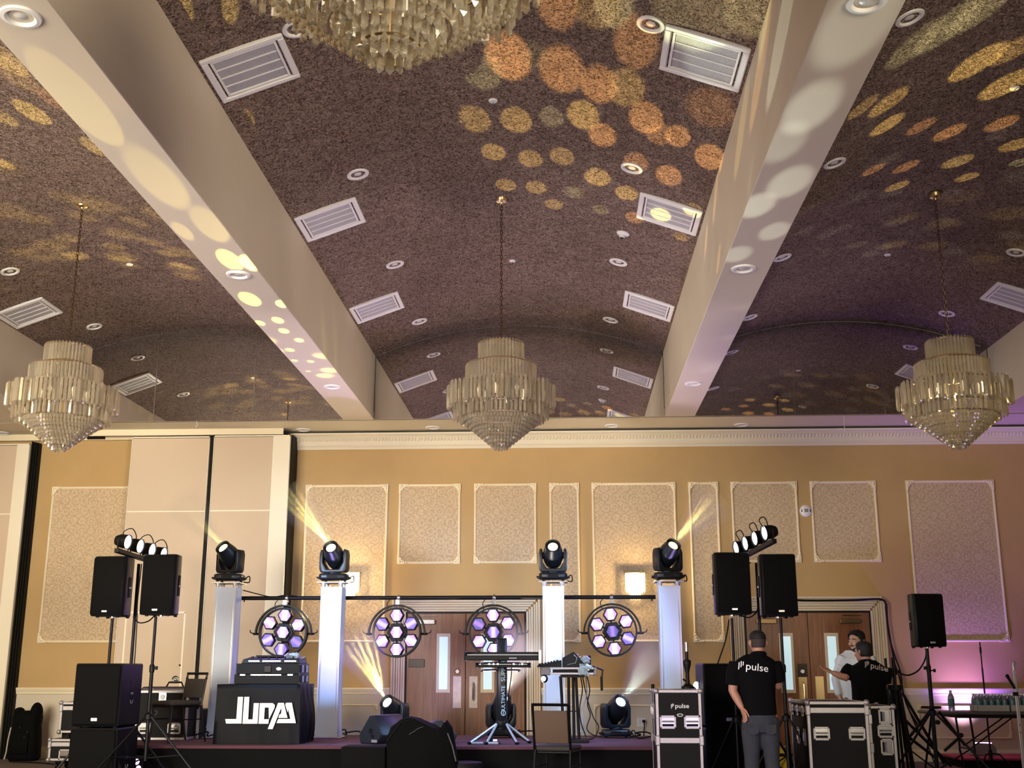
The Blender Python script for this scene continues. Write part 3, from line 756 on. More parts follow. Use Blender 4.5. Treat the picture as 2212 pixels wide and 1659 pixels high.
# left vault
for px, py, r, c, i, s in [(15, 130, 26, 'C', .7, .7), (70, 243, 25, 'C', 1.2, .3), (10, 255, 18, 'C', .9, .3), (12, 355, 14, 'C', 1.1, .2), (112, 215, 20, 'O', .5, .4), (205, 318, 22, 'C', .8, .3), (30, 160, 30, 'Y', .35, .8)]:
    dot('t1', px, py, r, c, i, s, 'v', 0)
# underside and flank of the left beam
for px, py, r, c, i, s in [(175, 225, 46, 'C', .24, .12), (215, 170, 30, 'O', .05, .9), (345, 392, 36, 'C', .26, .8), (455, 488, 26, 'C', .28, .7), (395, 500, 14, 'C', .35, .5),
        (497, 563, 21, 'C', 1.1, .12), (540, 647, 19, 'C', 1.3, .08), (608, 657, 11, 'C', 1.3, .06), (600, 692, 11, 'C', 1.3, .06), (613, 715, 10, 'C', 1.3, .06), (646, 735, 9, 'C', 1.3, .06), (626, 756, 9, 'C', 1.3, .06),
        (636, 779, 7, 'C', 1.3, .06), (671, 781, 7, 'C', 1.3, .06), (666, 802, 5, 'C', 1.3, .06), (562, 698, 9, 'C', 1.3, .06)]:
    dot('t2', px, py, r, c, i * 0.6, s, 'u')
# underside of the right beam: soft greenish patches from the floor head
for px, py, r, c, i, s in [(1850, 55, 58, 'W', .6, 1.2), (1750, 235, 40, 'W', .9, 1.3), (1690, 310, 34, 'W', .6, 1.3), (1705, 395, 32, 'W', .95, 1.2), (1635, 445, 27, 'W', 1.1, 1.2), (1672, 500, 22, 'W', .9, 1.2), (1592, 550, 22, 'W', .9, 1.2)]:
    dot('f3', px, py, r, c, i * 0.20, s, 'u')
for px, py, r, c, i, s in [(1690, 60, 40, 'W', .5, .6), (1640, 160, 30, 'O', .5, .5), (1600, 290, 26, 'Y', .4, .5), (1545, 430, 16, 'O', .7, .3), (1525, 520, 12, 'O', .8, .2), (1552, 560, 12, 'O', .6, .2)]:
    dot('t3', px, py, r, c, i * 0.3, s, 's', 1.50)

# beams in the haze: narrow rays from each lens plus the haze they show in
hz = D.materials.new('stage_haze'); n, l = nodes_of(hz); n.remove(n['Principled BSDF'])
vs = n.new('ShaderNodeVolumeScatter'); vs.inputs['Density'].default_value = 0.8; vs.inputs['Anisotropy'].default_value = 0.2
l.new(vs.outputs[0], n['Material Output'].inputs['Volume'])
tc = n.new('ShaderNodeTexCoord'); sp = n.new('ShaderNodeSeparateXYZ'); l.new(tc.outputs['Object'], sp.inputs[0])
def _m(op, a, b=None, c=False):
    q = n.new('ShaderNodeMath'); q.operation = op; q.use_clamp = c
    for i, v in enumerate((a, b)):
        if v is None: continue
        if isinstance(v, (int, float)): q.inputs[i].default_value = v
        else: l.new(v, q.inputs[i])
    return q.outputs[0]
_r = _m('SQRT', _m('ADD', _m('MULTIPLY', sp.outputs['X'], sp.outputs['X']), _m('MULTIPLY', sp.outputs['Y'], sp.outputs['Y'])))
_edge = _m('SUBTRACT', 1.0, _m('DIVIDE', _r, _m('ADD', _m('MULTIPLY', sp.outputs['Z'], 0.36), 0.07)), True)
_far = _m('SUBTRACT', 1.0, _m('DIVIDE', sp.outputs['Z'], 1.05), True)
l.new(_m('MULTIPLY', _m('MULTIPLY', _m('SQRT', _edge), _far), 1.5), vs.inputs['Density'])
def haze(head, col, scale, spread, length, label, power, axis=None, w0=0.07, thr=0.30):
    src = lens_pos(head); ax = axis.normalized() if axis else head_dir(head)
    o = light('haze_rays', 'SPOT', src + ax * 0.04, power, COL[col], src + ax * 3, 0.01, spot=R(2 * spread), blend=0.4)
    L_ = o.data; L_.use_nodes = True; n, l = L_.node_tree.nodes, L_.node_tree.links
    em = n['Emission']
    tc = n.new('ShaderNodeTexCoord'); sp = n.new('ShaderNodeSeparateXYZ'); l.new(tc.outputs['Normal'], sp.inputs[0])
    cb = n.new('ShaderNodeCombineXYZ')
    for i, ax_ in enumerate('XY'):
        dv = n.new('ShaderNodeMath'); dv.operation = 'DIVIDE'; l.new(sp.outputs[ax_], dv.inputs[0]); l.new(sp.outputs['Z'], dv.inputs[1]); l.new(dv.outputs[0], cb.inputs[i])
    vo = n.new('ShaderNodeTexVoronoi'); vo.voronoi_dimensions = '2D'; vo.inputs['Scale'].default_value = scale; l.new(cb.outputs[0], vo.inputs['Vector'])
    mr = n.new('ShaderNodeMapRange'); mr.inputs['From Min'].default_value = thr; mr.inputs['From Max'].default_value = thr * 0.6; l.new(vo.outputs['Distance'], mr.inputs['Value'])
    l.new(mr.outputs[0], em.inputs['Strength'])
    q = ax.to_track_quat('Z', 'Y').to_matrix().to_4x4()
    mb = MB()
    mb.lathe([(0, 0), (w0, 0), (w0 + length * 0.36, length), (0, length + 0.1)], 20)
    o = mb.build('haze', hz); o.matrix_world = Matrix.Translation(src + ax * 0.03) @ q; tag(o, label, 'haze', kind='stuff')
haze('f1', 'C', 9, 17, 1.1, 'pale yellow light rays in haze above the floor moving head left of the double doors', 2600, Vector((-0.36, -0.40, 0.85)))
haze('f2', 'W', 11, 24, 0.9, 'pale light rays in haze behind the keyboard column', 260, Vector((0.35, -0.35, 0.8)), thr=0.24)
haze('f3', 'W', 11, 17, 1.1, 'white light rays in haze above the floor moving head beside the lettered road case', 650, Vector((0.55, -0.45, 0.75)), thr=0.22)
haze('t2', 'C', 10, 14, 0.9, 'yellow light rays in haze over the second pillar lamp', 1500, Vector((-0.55, -0.55, 0.8)))
haze('t4', 'C', 9, 12, 0.8, 'faint yellow light rays in haze over the fourth pillar lamp', 450, Vector((0.6, -0.4, 0.6)))
haze('t1', 'C', 9, 12, 0.8, 'faint yellow light rays in haze over the first pillar lamp', 220, Vector((-0.6, -0.4, 0.7)))

# ------------------------------------------------------------------ stage
ZST = 0.445
SX0, SX1 = -5.35, 2.3
t = thing('stage_platform', 'low black skirted stage platform with dark red carpet along the back wall', 'stage', (0, 0, 0))
MB().box(SX0, SX1, 13.74, 15.95, 0.05, ZST - 0.03).build('skirt', M_CLOTHBLK, t)
w_ = (SX1 - SX0) / 3
for k in range(3):
    MB().box(SX0 + w_ * k + 0.004, SX0 + w_ * (k + 1) - 0.004, 13.72, 15.97, ZST - 0.03, ZST - 0.001).build('deck_panel', M_CARPET, t, bevel=0.004)
MB().box(SX0, SX1, 13.712, 13.72, ZST - 0.034, ZST - 0.006).build('edge_strip', M_CARPET, t)
x0 = at(2062, 1640, 16.9).x
t = thing('riser_platform', 'low red carpeted riser along the right wall under the purple light', 'stage', (x0, 16.6, 0))
MB().box(0, 3.2, 0.0, 0.9, 0.015, 0.10).build('skirt', M_CLOTHBLK, t)
MB().box(0, 3.2, -0.01, 0.9, 0.10, 0.125).build('deck_panel', mat('red_carpet', (0.35, 0.03, 0.07), 0.95, vary=0.3, scale=90), t)

# ------------------------------------------------------------------ flight cases
def make_case(name, label, loc, w, d, h, rotz=0.0, lids=(), handles=(), latches=(), label_text=None, wheels=False, group=None, side_handles=()):
    t = thing(name, label, 'road case', loc, rotz, group)
    z0 = 0.12 if wheels else 0.0
    e = 0.032
    MB().box(-w / 2 + 0.006, w / 2 - 0.006, -d / 2 + 0.006, d / 2 - 0.006, z0 + 0.006, h - 0.006).build('body', M_LAMIN, t)
    def ex(a, b, c, d_, f, g): MB().box(a, b, c, d_, f, g).build('edge_extrusion', M_ALU, t, bevel=0.004)
    X, Yh = w / 2, d / 2
    for sx in (-1, 1):
        for sy in (-1, 1):
            ex(min(sx * X, sx * (X - e)), max(sx * X, sx * (X - e)), min(sy * Yh, sy * (Yh - e)), max(sy * Yh, sy * (Yh - e)), z0, h)
    for zz in [(z0, z0 + e), (h - e, h)] + [(l - 0.028, l + 0.028) for l in lids]:
        for sy in (-1, 1): ex(-X, X, min(sy * Yh, sy * (Yh - e)), max(sy * Yh, sy * (Yh - e)), *zz)
        for sx in (-1, 1): ex(min(sx * X, sx * (X - e)), max(sx * X, sx * (X - e)), -Yh, Yh, *zz)
    for sx in (-1, 1):
        for sy in (-1, 1):
            for zz in (z0 + 0.012, h - 0.012):
                MB().at((sx * (X - 0.008), sy * (Yh - 0.008), zz)).sphere((0, 0, 0), 0.032, 10, 8).build('corner', M_ALU, t)
            for l in lids: MB().at((sx * (X - 0.012), sy * (Yh - 0.012), l)).box(-0.024, 0.024, -0.024, 0.024, -0.05, 0.05).build('corner_bracket', M_ALU, t, bevel=0.008)
    def handle(M, vert=False):
        mb = MB().mtx(M)
        a, b = (0.085, 0.068)
        if vert: a, b = b, a
        mb.box(-a, a, -0.006, 0, b - 0.02, b).box(-a, a, -0.006, 0, -b, -b + 0.02).box(-a, -a + 0.02, -0.006, 0, -b, b).box(a - 0.02, a, -0.006, 0, -b, b)
        hd = mb.build('handle', M_ALU, t, bevel=0.004)
        MB().mtx(M).box(-a + 0.02, a - 0.02, -0.003, 0.002, -b + 0.02, b - 0.02).build('dish', M_CHROME, hd)
        g = MB().mtx(M)
        if vert: g.tube([(-0.012, -0.004, -0.042), (-0.012, -0.014, -0.04), (-0.012, -0.014, 0.04), (-0.012, -0.004, 0.042)], 0.009, 8)
        else: g.tube([(-0.055, -0.004, 0.006), (-0.052, -0.014, 0.006), (0.052, -0.014, 0.006), (0.055, -0.004, 0.006)], 0.009, 8)
        g.build('grip', M_ALU, hd)
        if vert: MB().mtx(M).box(-0.046, -0.026, -0.0045, 0, -0.05, 0.05).build('slot', M_BLACK, hd)
        else: MB().mtx(M).box(-0.06, 0.06, -0.0045, 0, -0.044, -0.018).build('slot', M_BLACK, hd)
    for hx, hz, v in handles: handle(Matrix.Translation((hx, -Yh, hz)), v)
    for hy, hz, v in side_handles: handle(Matrix.Translation((-X, hy, hz)) @ Matrix.Rotation(-PI / 2, 4, 'Z'), v)
    for side, q, zz in latches:
        M = Matrix.Translation((q, -Yh, zz)) if side == 'f' else Matrix.Translation((-X, q, zz)) @ Matrix.Rotation(-PI / 2, 4, 'Z')
        mb = MB().mtx(M)
        mb.box(-0.05, 0.05, -0.008, 0, -0.055, 0.055)
        la = mb.build('latch', M_CHROME, t, bevel=0.006)
        MB().mtx(M).at().mtx(M).lathe([(0, 0.018), (0.028, 0.018), (0.034, 0.008)], 12, 'Y').box(-0.03, 0.03, -0.022, -0.014, -0.006, 0.006).build('butterfly', M_ALU, la)
    if wheels:
        for sx in (-1, 1):
            for sy in (-1, 1):
                MB().at((sx * (X - 0.1), sy * (Yh - 0.1), 0.05), (0, R(90), 0)).lathe([(0, -0.017), (0.045, -0.017), (0.05, -0.01), (0.05, 0.01), (0.045, 0.017), (0, 0.017)], 18).at((sx * (X - 0.1), sy * (Yh - 0.1), 0)).box(-0.03, 0.03, -0.03, 0.03, 0.098, z0 + 0.002).box(-0.028, -0.02, -0.02, 0.02, 0.04, 0.1).box(0.02, 0.028, -0.02, 0.02, 0.04, 0.1).build('caster', M_BLKMET, t)
    return t
def pulse_logo(parent, cx, y, cz, s, m=None, name='printed_logo'):
    m = m or M_LETTER
    me = text_mesh('pulse', s * 1.02, m, 'lettering', 0.0008, 0.004 * s, 1.12)
    o = put(name, me, parent, (cx + 0.42 * s, y, cz + 0.0))
    mb = MB()
    for i, (h0, h1) in enumerate(((-0.42, 0.30), (-0.18, 0.42), (0.02, 0.40))):
        x = -1.38 * s + i * 0.19 * s + cx
        mb.prism([(x - 0.045 * s, cz + h0 * s), (x + 0.045 * s, cz + (h0 + 0.06) * s), (x + 0.045 * s, cz + h1 * s), (x - 0.045 * s, cz + (h1 - 0.03) * s)], y - 0.0008, y + 0.0008)
    o2 = mb.build('printed_bars', m, parent, smooth=False)
    return o, o2

c1 = make_case('road_case', 'tall black road case with white lettering, in front of the fourth pillar', (1.155, 12.72, 0), 0.475, 0.64, 1.10, 0.0, lids=(0.592,),
               handles=((-0.115, 0.775, False), (0.135, 0.775, False)), side_handles=((0.12, 0.88, True), (-0.12, 0.88, True)), latches=(), wheels=True)
pulse_logo(c1, 0.01, -0.3215, 0.935, 0.062)
MB().at((0.012, -0.32, 0.845), (R(90), 0, 0), (1, 0.55, 1)).lathe([(0, 0.004), (0.03, 0.004), (0.035, 0)], 20).build('maker_badge', M_ALU, c1)
MB().at((0.012, -0.325, 0.845), (R(90), 0, 0), (1, 0.45, 1)).lathe([(0, 0.002), (0.018, 0.002), (0.02, 0)], 16).build('badge_ink', M_BLACK, c1)
for yy in (-0.02,): MB().box(-0.243, -0.236, yy - 0.012, yy + 0.012, 0.62, 1.07).build('edge_extrusion', M_ALU, c1)
c2 = make_case('road_case', 'wide black road case with two recessed handles in front of the talking men', (2.785, 12.85, 0), 0.625, 0.9, 0.985, 0.0, lids=(0.895,),
               handles=((-0.175, 0.665, False), (0.185, 0.665, False)), side_handles=((-0.28, 0.62, True), (0.05, 0.62, True)), latches=(('s', -0.25, 0.88), ('s', 0.02, 0.88), ('s', 0.28, 0.88)), wheels=True)
c3 = make_case('road_case', 'narrow black road case with three silver handles, right of the wide case', (3.335, 13.15, 0), 0.28, 0.7, 0.93, 0.0,
               handles=((0.035, 0.82, True), (0.03, 0.67, False), (0.035, 0.51, True)), latches=(), wheels=True)
for zz in (0.79, 0.50):
    MB().box(-0.142, -0.10, -0.358, -0.349, zz - 0.05, zz + 0.05).build('latch', M_CHROME, c3, bevel=0.006)
# case and kit on the left
p = at(120, 1580, 15.6)
c4 = make_case('flight_case', 'small black flight case lying on top of another by the left wall', (-6.52, 15.9, 0.475), 0.62, 0.45, 0.40, 0.0, lids=(0.32,), handles=((0.12, 0.16, False),))
c5 = make_case('flight_case', 'black flight case on castors under the small case by the left wall', (-6.58, 15.9, 0), 0.70, 0.5, 0.40, 0.0, lids=(0.33,), handles=((-0.12, 0.2, False),), wheels=True)
for sx in (-0.2, 0.2): MB().box(sx - 0.05, sx + 0.05, -0.1, 0.1, 0.395, 0.478).build('foam_block', M_BLACK, c5)
q = at(340, 1604, 14.45)
c6 = make_case('amplifier_case', 'black rack case with a silver frame on the stage behind the left speaker tripod', (q.x - 0.06, 14.95, ZST), 0.66, 0.5, 0.60, 0.0, handles=((0.17, 0.14, False), (-0.20, 0.14, False)), latches=(('f', 0.0, 0.52),))
put('embossed_letters', text_mesh('AD', 0.085, mat('dull_emboss', (0.035, 0.034, 0.034), 0.5), 'AD', 0.002), c6, (-0.11, -0.251, 0.325))
t = thing('keyboard_bag', 'dark slanted padded bag with a handle behind the rack case, by the partition', 'bag', (at(365, 1480, 15.4).x, 15.45, ZST))
mb = MB(); mb.prism([(-0.40, 0.53), (-0.33, 0.635), (0.34, 0.635), (0.40, 0.53), (0.40, 0.0), (-0.40, 0.0)], -0.12, 0.12); mb.build('body', mat('plum_nylon', (0.035, 0.018, 0.03), 0.6, bump=0.1), t, bevel=0.015)
MB().tube([(-0.05, 0, 0.63), (-0.02, 0, 0.69), (0.15, 0, 0.69), (0.18, 0, 0.63)], 0.012, 8).build('handle', M_BLACK, t)
t = thing('numbered_case', 'dark equipment case marked 3 behind the legs of the stage chair', 'road case', (at(412, 1590, 15.2).x, 15.25, ZST))
MB().box(-0.16, 0.16, -0.2, 0.2, 0.0, 0.36).build('body', mat('navy_laminate', (0.008, 0.012, 0.022), 0.5), t, bevel=0.008)
MB().box(0.11, 0.15, -0.206, -0.2, 0.0, 0.36).build('edge_extrusion', M_ALU, t)
MB().box(-0.06, 0.05, -0.204, -0.2, 0.24, 0.33).build('sticker', mat('grey_label', (0.10, 0.14, 0.17), 0.5), t)
put('number', text_mesh('3', 0.13, mat('faded_print', (0.05, 0.07, 0.09), 0.5), '3', 0.001), t, (-0.02, -0.202, 0.12))

# ------------------------------------------------------------------ speakers
def make_speaker():
    t = thing('pa_speaker', 'x', 'speaker', group='speakers on stands')
    w, d, h = 0.40, 0.36, 0.685
    mb = MB(); pl = [(-w / 2, -d / 2 + 0.04), (-w / 2 + 0.03, -d / 2), (w / 2 - 0.03, -d / 2), (w / 2, -d / 2 + 0.04), (w / 2 - 0.01, 0.02), (w / 2 - 0.075, d / 2), (-w / 2 + 0.075, d / 2), (-w / 2 + 0.01, 0.02)]
    mb.loft([[(x, y, z) for x, y in pl] for z in (0.015, h)]); mb.build('cabinet', M_BLKPLA, t, bevel=0.012)
    mb = MB(); N = 8; rows = []
    for z in (0.03, 0.05, h - 0.035, h - 0.015):
        ins = 0.012 if z in (0.03, h - 0.015) else 0.0
        rows.append([(-w / 2 + 0.022 + (w - 0.044) * k / N, -d / 2 - 0.012 - 0.012 * math.sin(PI * k / N) + ins, z) for k in range(N + 1)])
    mb.loft(rows, cap=False, closed=False); mb.build('grille', M_GRILLE, t)
    MB().box(-0.032, 0.032, -d / 2 - 0.029, -d / 2 - 0.02, 0.055, 0.078).build('badge', mat('badge_silver', (0.5, 0.5, 0.5), 0.35, metal=0.7), t, bevel=0.003)
    for sx in (-1, 1):
        M = Matrix.Translation((sx * (w / 2 - 0.002), -0.03, 0.34)) @ Matrix.Rotation(sx * PI / 2, 4, 'Z')
        hd = MB().mtx(M).box(-0.028, 0.028, -0.006, 0.004, -0.115, 0.115).build('handle_cup', M_BLACK, t, bevel=0.012, segs=2)
        MB().mtx(M).box(-0.028, 0.028, -0.012, -0.002, -0.016, 0.006).build('grip', mat('grey_plastic', (0.25, 0.25, 0.27), 0.4), hd, bevel=0.004)
        for sy in (-1, 1): MB().cyl((sx * (w / 2 - 0.08), sy * 0.12, 0), (sx * (w / 2 - 0.08), sy * 0.12, 0.018), 0.02, n=10).build('foot', M_BLACK, t)
    MB().cyl((0, 0, 0.001), (0, 0, 0.017), 0.03, n=14).build('pole_cup', M_CHROME, t)
    return t
def make_sub(): 
    t = thing('subwoofer', 'x', 'subwoofer', group='stacked subwoofers')
    w, d, h = 0.515, 0.60, 0.52
    MB().box(-w / 2, w / 2, -d / 2 + 0.02, d / 2, 0.012, h).build('cabinet', M_BLKPLA, t, bevel=0.012)
    MB().box(-w / 2 + 0.012, w / 2 - 0.012, -d / 2, -d / 2 + 0.025, 0.025, h - 0.012).build('grille', M_GRILLE, t, bevel=0.01)
    MB().box(-0.035, 0.035, -d / 2 - 0.007, -d / 2, 0.055, 0.083).build('badge', mat('badge_silver', (0.5, 0.5, 0.5), 0.35, metal=0.7), t, bevel=0.003)
    for sx in (-1, 1):
        M = Matrix.Translation((sx * w / 2, 0.02, 0.31)) @ Matrix.Rotation(sx * PI / 2, 4, 'Z')
        hd = MB().mtx(M).box(-0.03, 0.03, -0.004, 0.004, -0.115, 0.075).build('handle_cup', M_BLACK, t, bevel=0.012, segs=2)
        MB().mtx(M).box(-0.03, 0.03, -0.010, -0.002, -0.045, -0.028).build('grip', mat('grey_plastic', (0.25, 0.25, 0.27), 0.4), hd, bevel=0.003)
        MB().mtx(M).tube([(-0.03, -0.006, -0.09), (-0.022, -0.006, -0.115), (0.022, -0.006, -0.115), (0.03, -0.006, -0.09)], 0.005, 6).build('rim', mat('grey_plastic', (0.25, 0.25, 0.27), 0.4), hd)
        for sy in (-1, 1): MB().cyl((sx * (w / 2 - 0.06), sy * 0.2, 0), (sx * (w / 2 - 0.06), sy * 0.2, 0.016), 0.025, n=10).build('foot', M_BLACK, t)
    return t
def make_stand(name, label, loc, top, hub, spread, rot, group='speaker stands', base=0.22, r=0.0175, legl=None):
    t = thing(name, label, 'stand', loc, rot, group)
    MB().cyl((0, 0, base), (0, 0, hub + 0.55), r + 0.003, n=12).build('lower_tube', M_BLKMET, t)
    MB().cyl((0, 0, hub + 0.5), (0, 0, top), r - 0.001, n=12).build('upper_tube', M_BLKMET, t)
    MB().at((0, 0, hub + 0.52)).lathe([(0.018, -0.05), (0.028, -0.045), (0.03, 0.02), (0.022, 0.04), (0.017, 0.04)], 14).build('collar', M_BLKPLA, t)
    kn = MB().cyl((0.02, 0, hub + 0.52), (0.06, 0, hub + 0.52), 0.008, n=8).cyl((0.055, 0, hub + 0.50), (0.055, 0, hub + 0.54), 0.016, n=8).build('knob', M_BLKPLA, t)
    MB().at((0, 0, hub)).lathe([(0.018, -0.04), (0.045, -0.03), (0.045, 0.02), (0.03, 0.035), (0.018, 0.05)], 14).build('hub', M_BLKPLA, t)
    for k in range(3):
        a = 2 * PI * k / 3
        c, s = math.cos(a), math.sin(a)
        MB().cyl((0.03 * c, 0.03 * s, hub), (spread * c, spread * s, 0.02), 0.0135, n=10).build('leg', M_BLKMET, t)
        MB().at((spread * c, spread * s, 0.0)).lathe([(0, 0.0), (0.022, 0.0), (0.024, 0.03), (0.014, 0.06)], 10).build('rubber_foot', M_BLACK, t)
        f = 0.52
        MB().cyl((0.02 * c, 0.02 * s, base + 0.03), (0.03 * c + (spread - 0.03) * c * f, 0.03 * s + (spread - 0.03) * s * f, hub + (0.02 - hub) * f), 0.009, n=8).build('brace', M_BLKMET, t)
    return t
spk = make_speaker()
SPK = [('l1', 243, 1335, 13.05, -6, 'black loudspeaker on a pole left of the white light bar, outermost left'), ('l2', 348, 1332, 12.95, -2, 'black loudspeaker on a tripod right of the left light bar'),
       ('r1', 1581, 1331, 12.95, 2, 'black loudspeaker on a pole left of the right light bar'), ('r2', 1680, 1335, 12.95, 3, 'black loudspeaker on a tripod right of the right light bar, over the man in black'),
       ('r3', 2002, 1400, 14.5, 6, 'single black loudspeaker on a stand by the purple lit wall')]
SPOS = {}
for i, (k, px, py, y, rz, lab) in enumerate(SPK):
    p = at(px, py, y); SPOS[k] = p
    o = spk if i == 0 else dup(spk, p)
    o.location = p; o.rotation_euler = (0, 0, R(rz)); o['label'] = lab
    if k == 'r3': o.scale = (0.97, 0.97, 0.94)
make_stand('speaker_stand', 'black tripod stand under the outermost left loudspeaker, behind the subwoofers', (SPOS['l1'].x, SPOS['l1'].y, 0), SPOS['l1'].z - 0.001, 0.78, 0.62, R(80))
make_stand('speaker_stand', 'black tripod stand with splayed legs in front of the rack case', (SPOS['l2'].x - 0.06, SPOS['l2'].y, 0), SPOS['l2'].z - 0.001, 0.80, 0.80, R(-12), base=0.33)
make_stand('speaker_stand', 'black tripod stand under the loudspeaker behind the right subwoofers', (SPOS['r1'].x, 13.6, 0), SPOS['r1'].z - 0.02, 0.78, 0.40, R(60))
bpy.data.objects['speaker_stand.002'].location = (SPOS['r1'].x, SPOS['r1'].y + 0.02, 0)
make_stand('speaker_stand', 'black tripod stand right of the man in the black polo shirt', (SPOS['r2'].x + 0.03, SPOS['r2'].y, 0), SPOS['r2'].z - 0.001, 0.80, 0.55, R(75))
sub = make_sub()
for i, (px, z, y, lab) in enumerate([(208, 0.0, 13.0, 'lower black subwoofer of the left stack'), (208, 0.685, 13.0, 'upper black subwoofer of the left stack with its handle lit blue'),
                                     (1572, 0.0, 13.35, 'lower black subwoofer of the stack behind the lettered road case'), (1572, 0.685, 13.35, 'upper black subwoofer of the stack left of the man in black')]):
    x = at(px, 1520, y - 0.3).x
    o = sub if i == 0 else dup(sub, (0, 0, 0))
    o.location = (x, y, z); o.rotation_euler = (0, 0, R(-2 if i < 2 else 2)); o['label'] = lab
    if z == 0: o.scale = (1.03, 1.0, 0.684 / 0.52)

# ------------------------------------------------------------------ light bars on poles
M_PARLIT = mat('par_lens_lit', (0.9, 0.95, 1.0), 0.3, emit=(0.80, 0.92, 1.0), estr=7.0)
def make_lightbar(label, loc, rotz, tiltx, flip, label_pole, pole_loc, pole_top):
    t = thing('par_light_bar', label, 'light bar', loc, rotz)
    t.rotation_euler = (tiltx, 0, rotz)
    MB().box(-0.03, 0.03, -0.55, 0.55, -0.02, 0.03).build('bar', M_BLKMET, t, bevel=0.006)
    for k in range(4):
        y = -0.42 + 0.28 * k
        M = Matrix.Translation((0.0, y, 0.13)) @ Matrix.Rotation(R(100) if not flip else R(-100), 4, 'Y')
        mb = MB().mtx(M).lathe([(0, -0.10), (0.055, -0.09), (0.076, -0.04), (0.080, 0.03), (0.086, 0.06), (0.078, 0.06), (0.076, 0.045)], 22)
        cn = mb.build('par_can', M_BLKPLA, t)
        MB().mtx(M).lathe([(0, 0.052), (0.05, 0.052), (0.075, 0.047)], 22).build('lens', M_PARLIT, cn)
        MB().tube([(0, y - 0.115, 0.13), (0, y - 0.115, 0.04), (0, y - 0.06, 0.02), (0, y + 0.06, 0.02), (0, y + 0.115, 0.04), (0, y + 0.115, 0.13)], 0.008, 6, ex=(1, 1)).build('yoke', M_BLKMET, cn)
    for j in range(3):
        y = (0.44, 0.1, -0.3)[j] if not flip else (-0.44, -0.15, 0.25)[j]
        MB().ctube([(-0.04, y, 0.14), (-0.10, y + 0.02, 0.26), (-0.02, y + 0.06, 0.31), (0.03, y + 0.09, 0.22), (0, y + 0.1, 0.1)], 0.006, 6).build('cable_loop', M_CABLE, t)
    MB().ctube([(-0.03, 0.5, 0.05), (-0.12, 0.52, -0.05), (-0.08, 0.40, -0.16), (0, 0.15, -0.10)], 0.006, 6).build('cable_loop', M_CABLE, t)
    p = make_stand('light_stand', label_pole, pole_loc, pole_top, 0.75, 0.6, R(35), group='light bar stands', r=0.02)
    return t
p = at(306, 1190, 13.25)
make_lightbar('bar of four lit white par lights over the left loudspeakers', (p.x, p.y, p.z - 0.09), R(-9), R(-4), False, 'tall black light pole between the two left loudspeakers', (at(300, 1220, 13.25).x, 13.25, 0), at(300, 1218, 13.25).z)
p = at(1630, 1172, 13.3)
make_lightbar('bar of four lit white par lights over the right loudspeakers', (p.x, p.y, p.z - 0.10), R(14), R(-6), True, 'tall black light pole between the two right loudspeakers', (at(1634, 1220, 13.3).x, 13.3, 0), at(1634, 1216, 13.3).z)
light('par_wash', 'SPOT', at(318, 1190, 13.2) + Vector((0.22, 0, 0)), 460, (0.32, 0.54, 1.0), (-1.6, 15.3, 1.3), 0.12, spot=R(80), blend=0.6)
light('par_wash', 'SPOT', at(1620, 1172, 13.25) + Vector((-0.22, 0, 0)), 500, (0.32, 0.56, 1.0), (-1.0, 15.3, 1.3), 0.12, spot=R(80), blend=0.6)

# ------------------------------------------------------------------ totems, cross bar, moving heads, LED rings
M_TOTEM = M_WHITECLOTH
def make_totem(label, loc):
    t = thing('truss_totem', label, 'pillar', loc, 0, 'white covered truss pillars')
    MB().box(-0.21, 0.21, -0.21, 0.21, 0, 0.012).build('base_plate', M_ALU, t, bevel=0.003)
    rows = []; rnd = random.Random(int(loc[0] * 10))
    prof = [(0.013, .150), (0.03, .146), (0.045, .149), (0.065, .143), (0.085, .148), (0.105, .142), (0.13, .146), (0.16, .142), (0.25, .141), (0.6, .139), (1.0, .138), (1.5, .139), (1.86, .141), (1.91, .143), (1.92, .142)]
    for z, r in prof:
        ring = []
        for k in range(32):
            s, f = divmod(k, 8); f = f / 8 * 2 - 1
            a = [(f, -1), (1, f), (-f, 1), (-1, -f)][s]
            bow = 1 - 0.05 * (1 - f * f) * (1 if z > 0.2 else 0.3)
            wob = rnd.uniform(-0.003, 0.003) if z < 0.2 else 0
            ring.append(((a[0] * bow if abs(a[0]) == 1 else a[0]) * r + wob, (a[1] * bow if abs(a[1]) == 1 else a[1]) * r + wob, z))
        rows.append(ring)
    MB().loft(rows).build('fabric_cover', M_TOTEM, t, angle=40)
    for sx in (-1, 1):
        for sy in (-1, 1):
            MB().cyl((sx * 0.115, sy * 0.115, 0.012), (sx * 0.115, sy * 0.115, 1.965), 0.024, n=10).build('truss_tube', M_ALU, t)
            MB().cyl((sx * 0.115, sy * 0.115, 1.955), (sx * 0.115, sy * 0.115, 1.975), 0.034, n=10).build('coupler', M_ALU, t)
    MB().box(-0.19, 0.19, -0.16, 0.16, 1.972, 1.982).build('top_plate', M_ALU, t)
    return t
for k, lab in (('t1', 'white fabric covered truss pillar by the beige partition, leftmost of the four'), ('t2', 'white fabric covered truss pillar right of the printed table cloth, second from the left'),
               ('t3', 'white fabric covered truss pillar right of the double doors behind the mixer stand'), ('t4', 'white fabric covered truss pillar behind the tall lettered road case')):
    make_totem(lab, (HEADS[k][0][0], HEADS[k][0][1], ZST + 0.002))
M_HEADLIT = mat('moving_head_lens', (1.0, 0.95, 0.7), 0.2, emit=(1.0, 0.94, 0.42), estr=1.6)
M_HEADLITW = mat('moving_head_lens_white', (0.9, 0.97, 1.0), 0.2, emit=(0.85, 1.0, 0.92), estr=2.0)
M_HEADPL = mat('lamp_housing', (0.006, 0.008, 0.012), 0.38, spec=0.4)
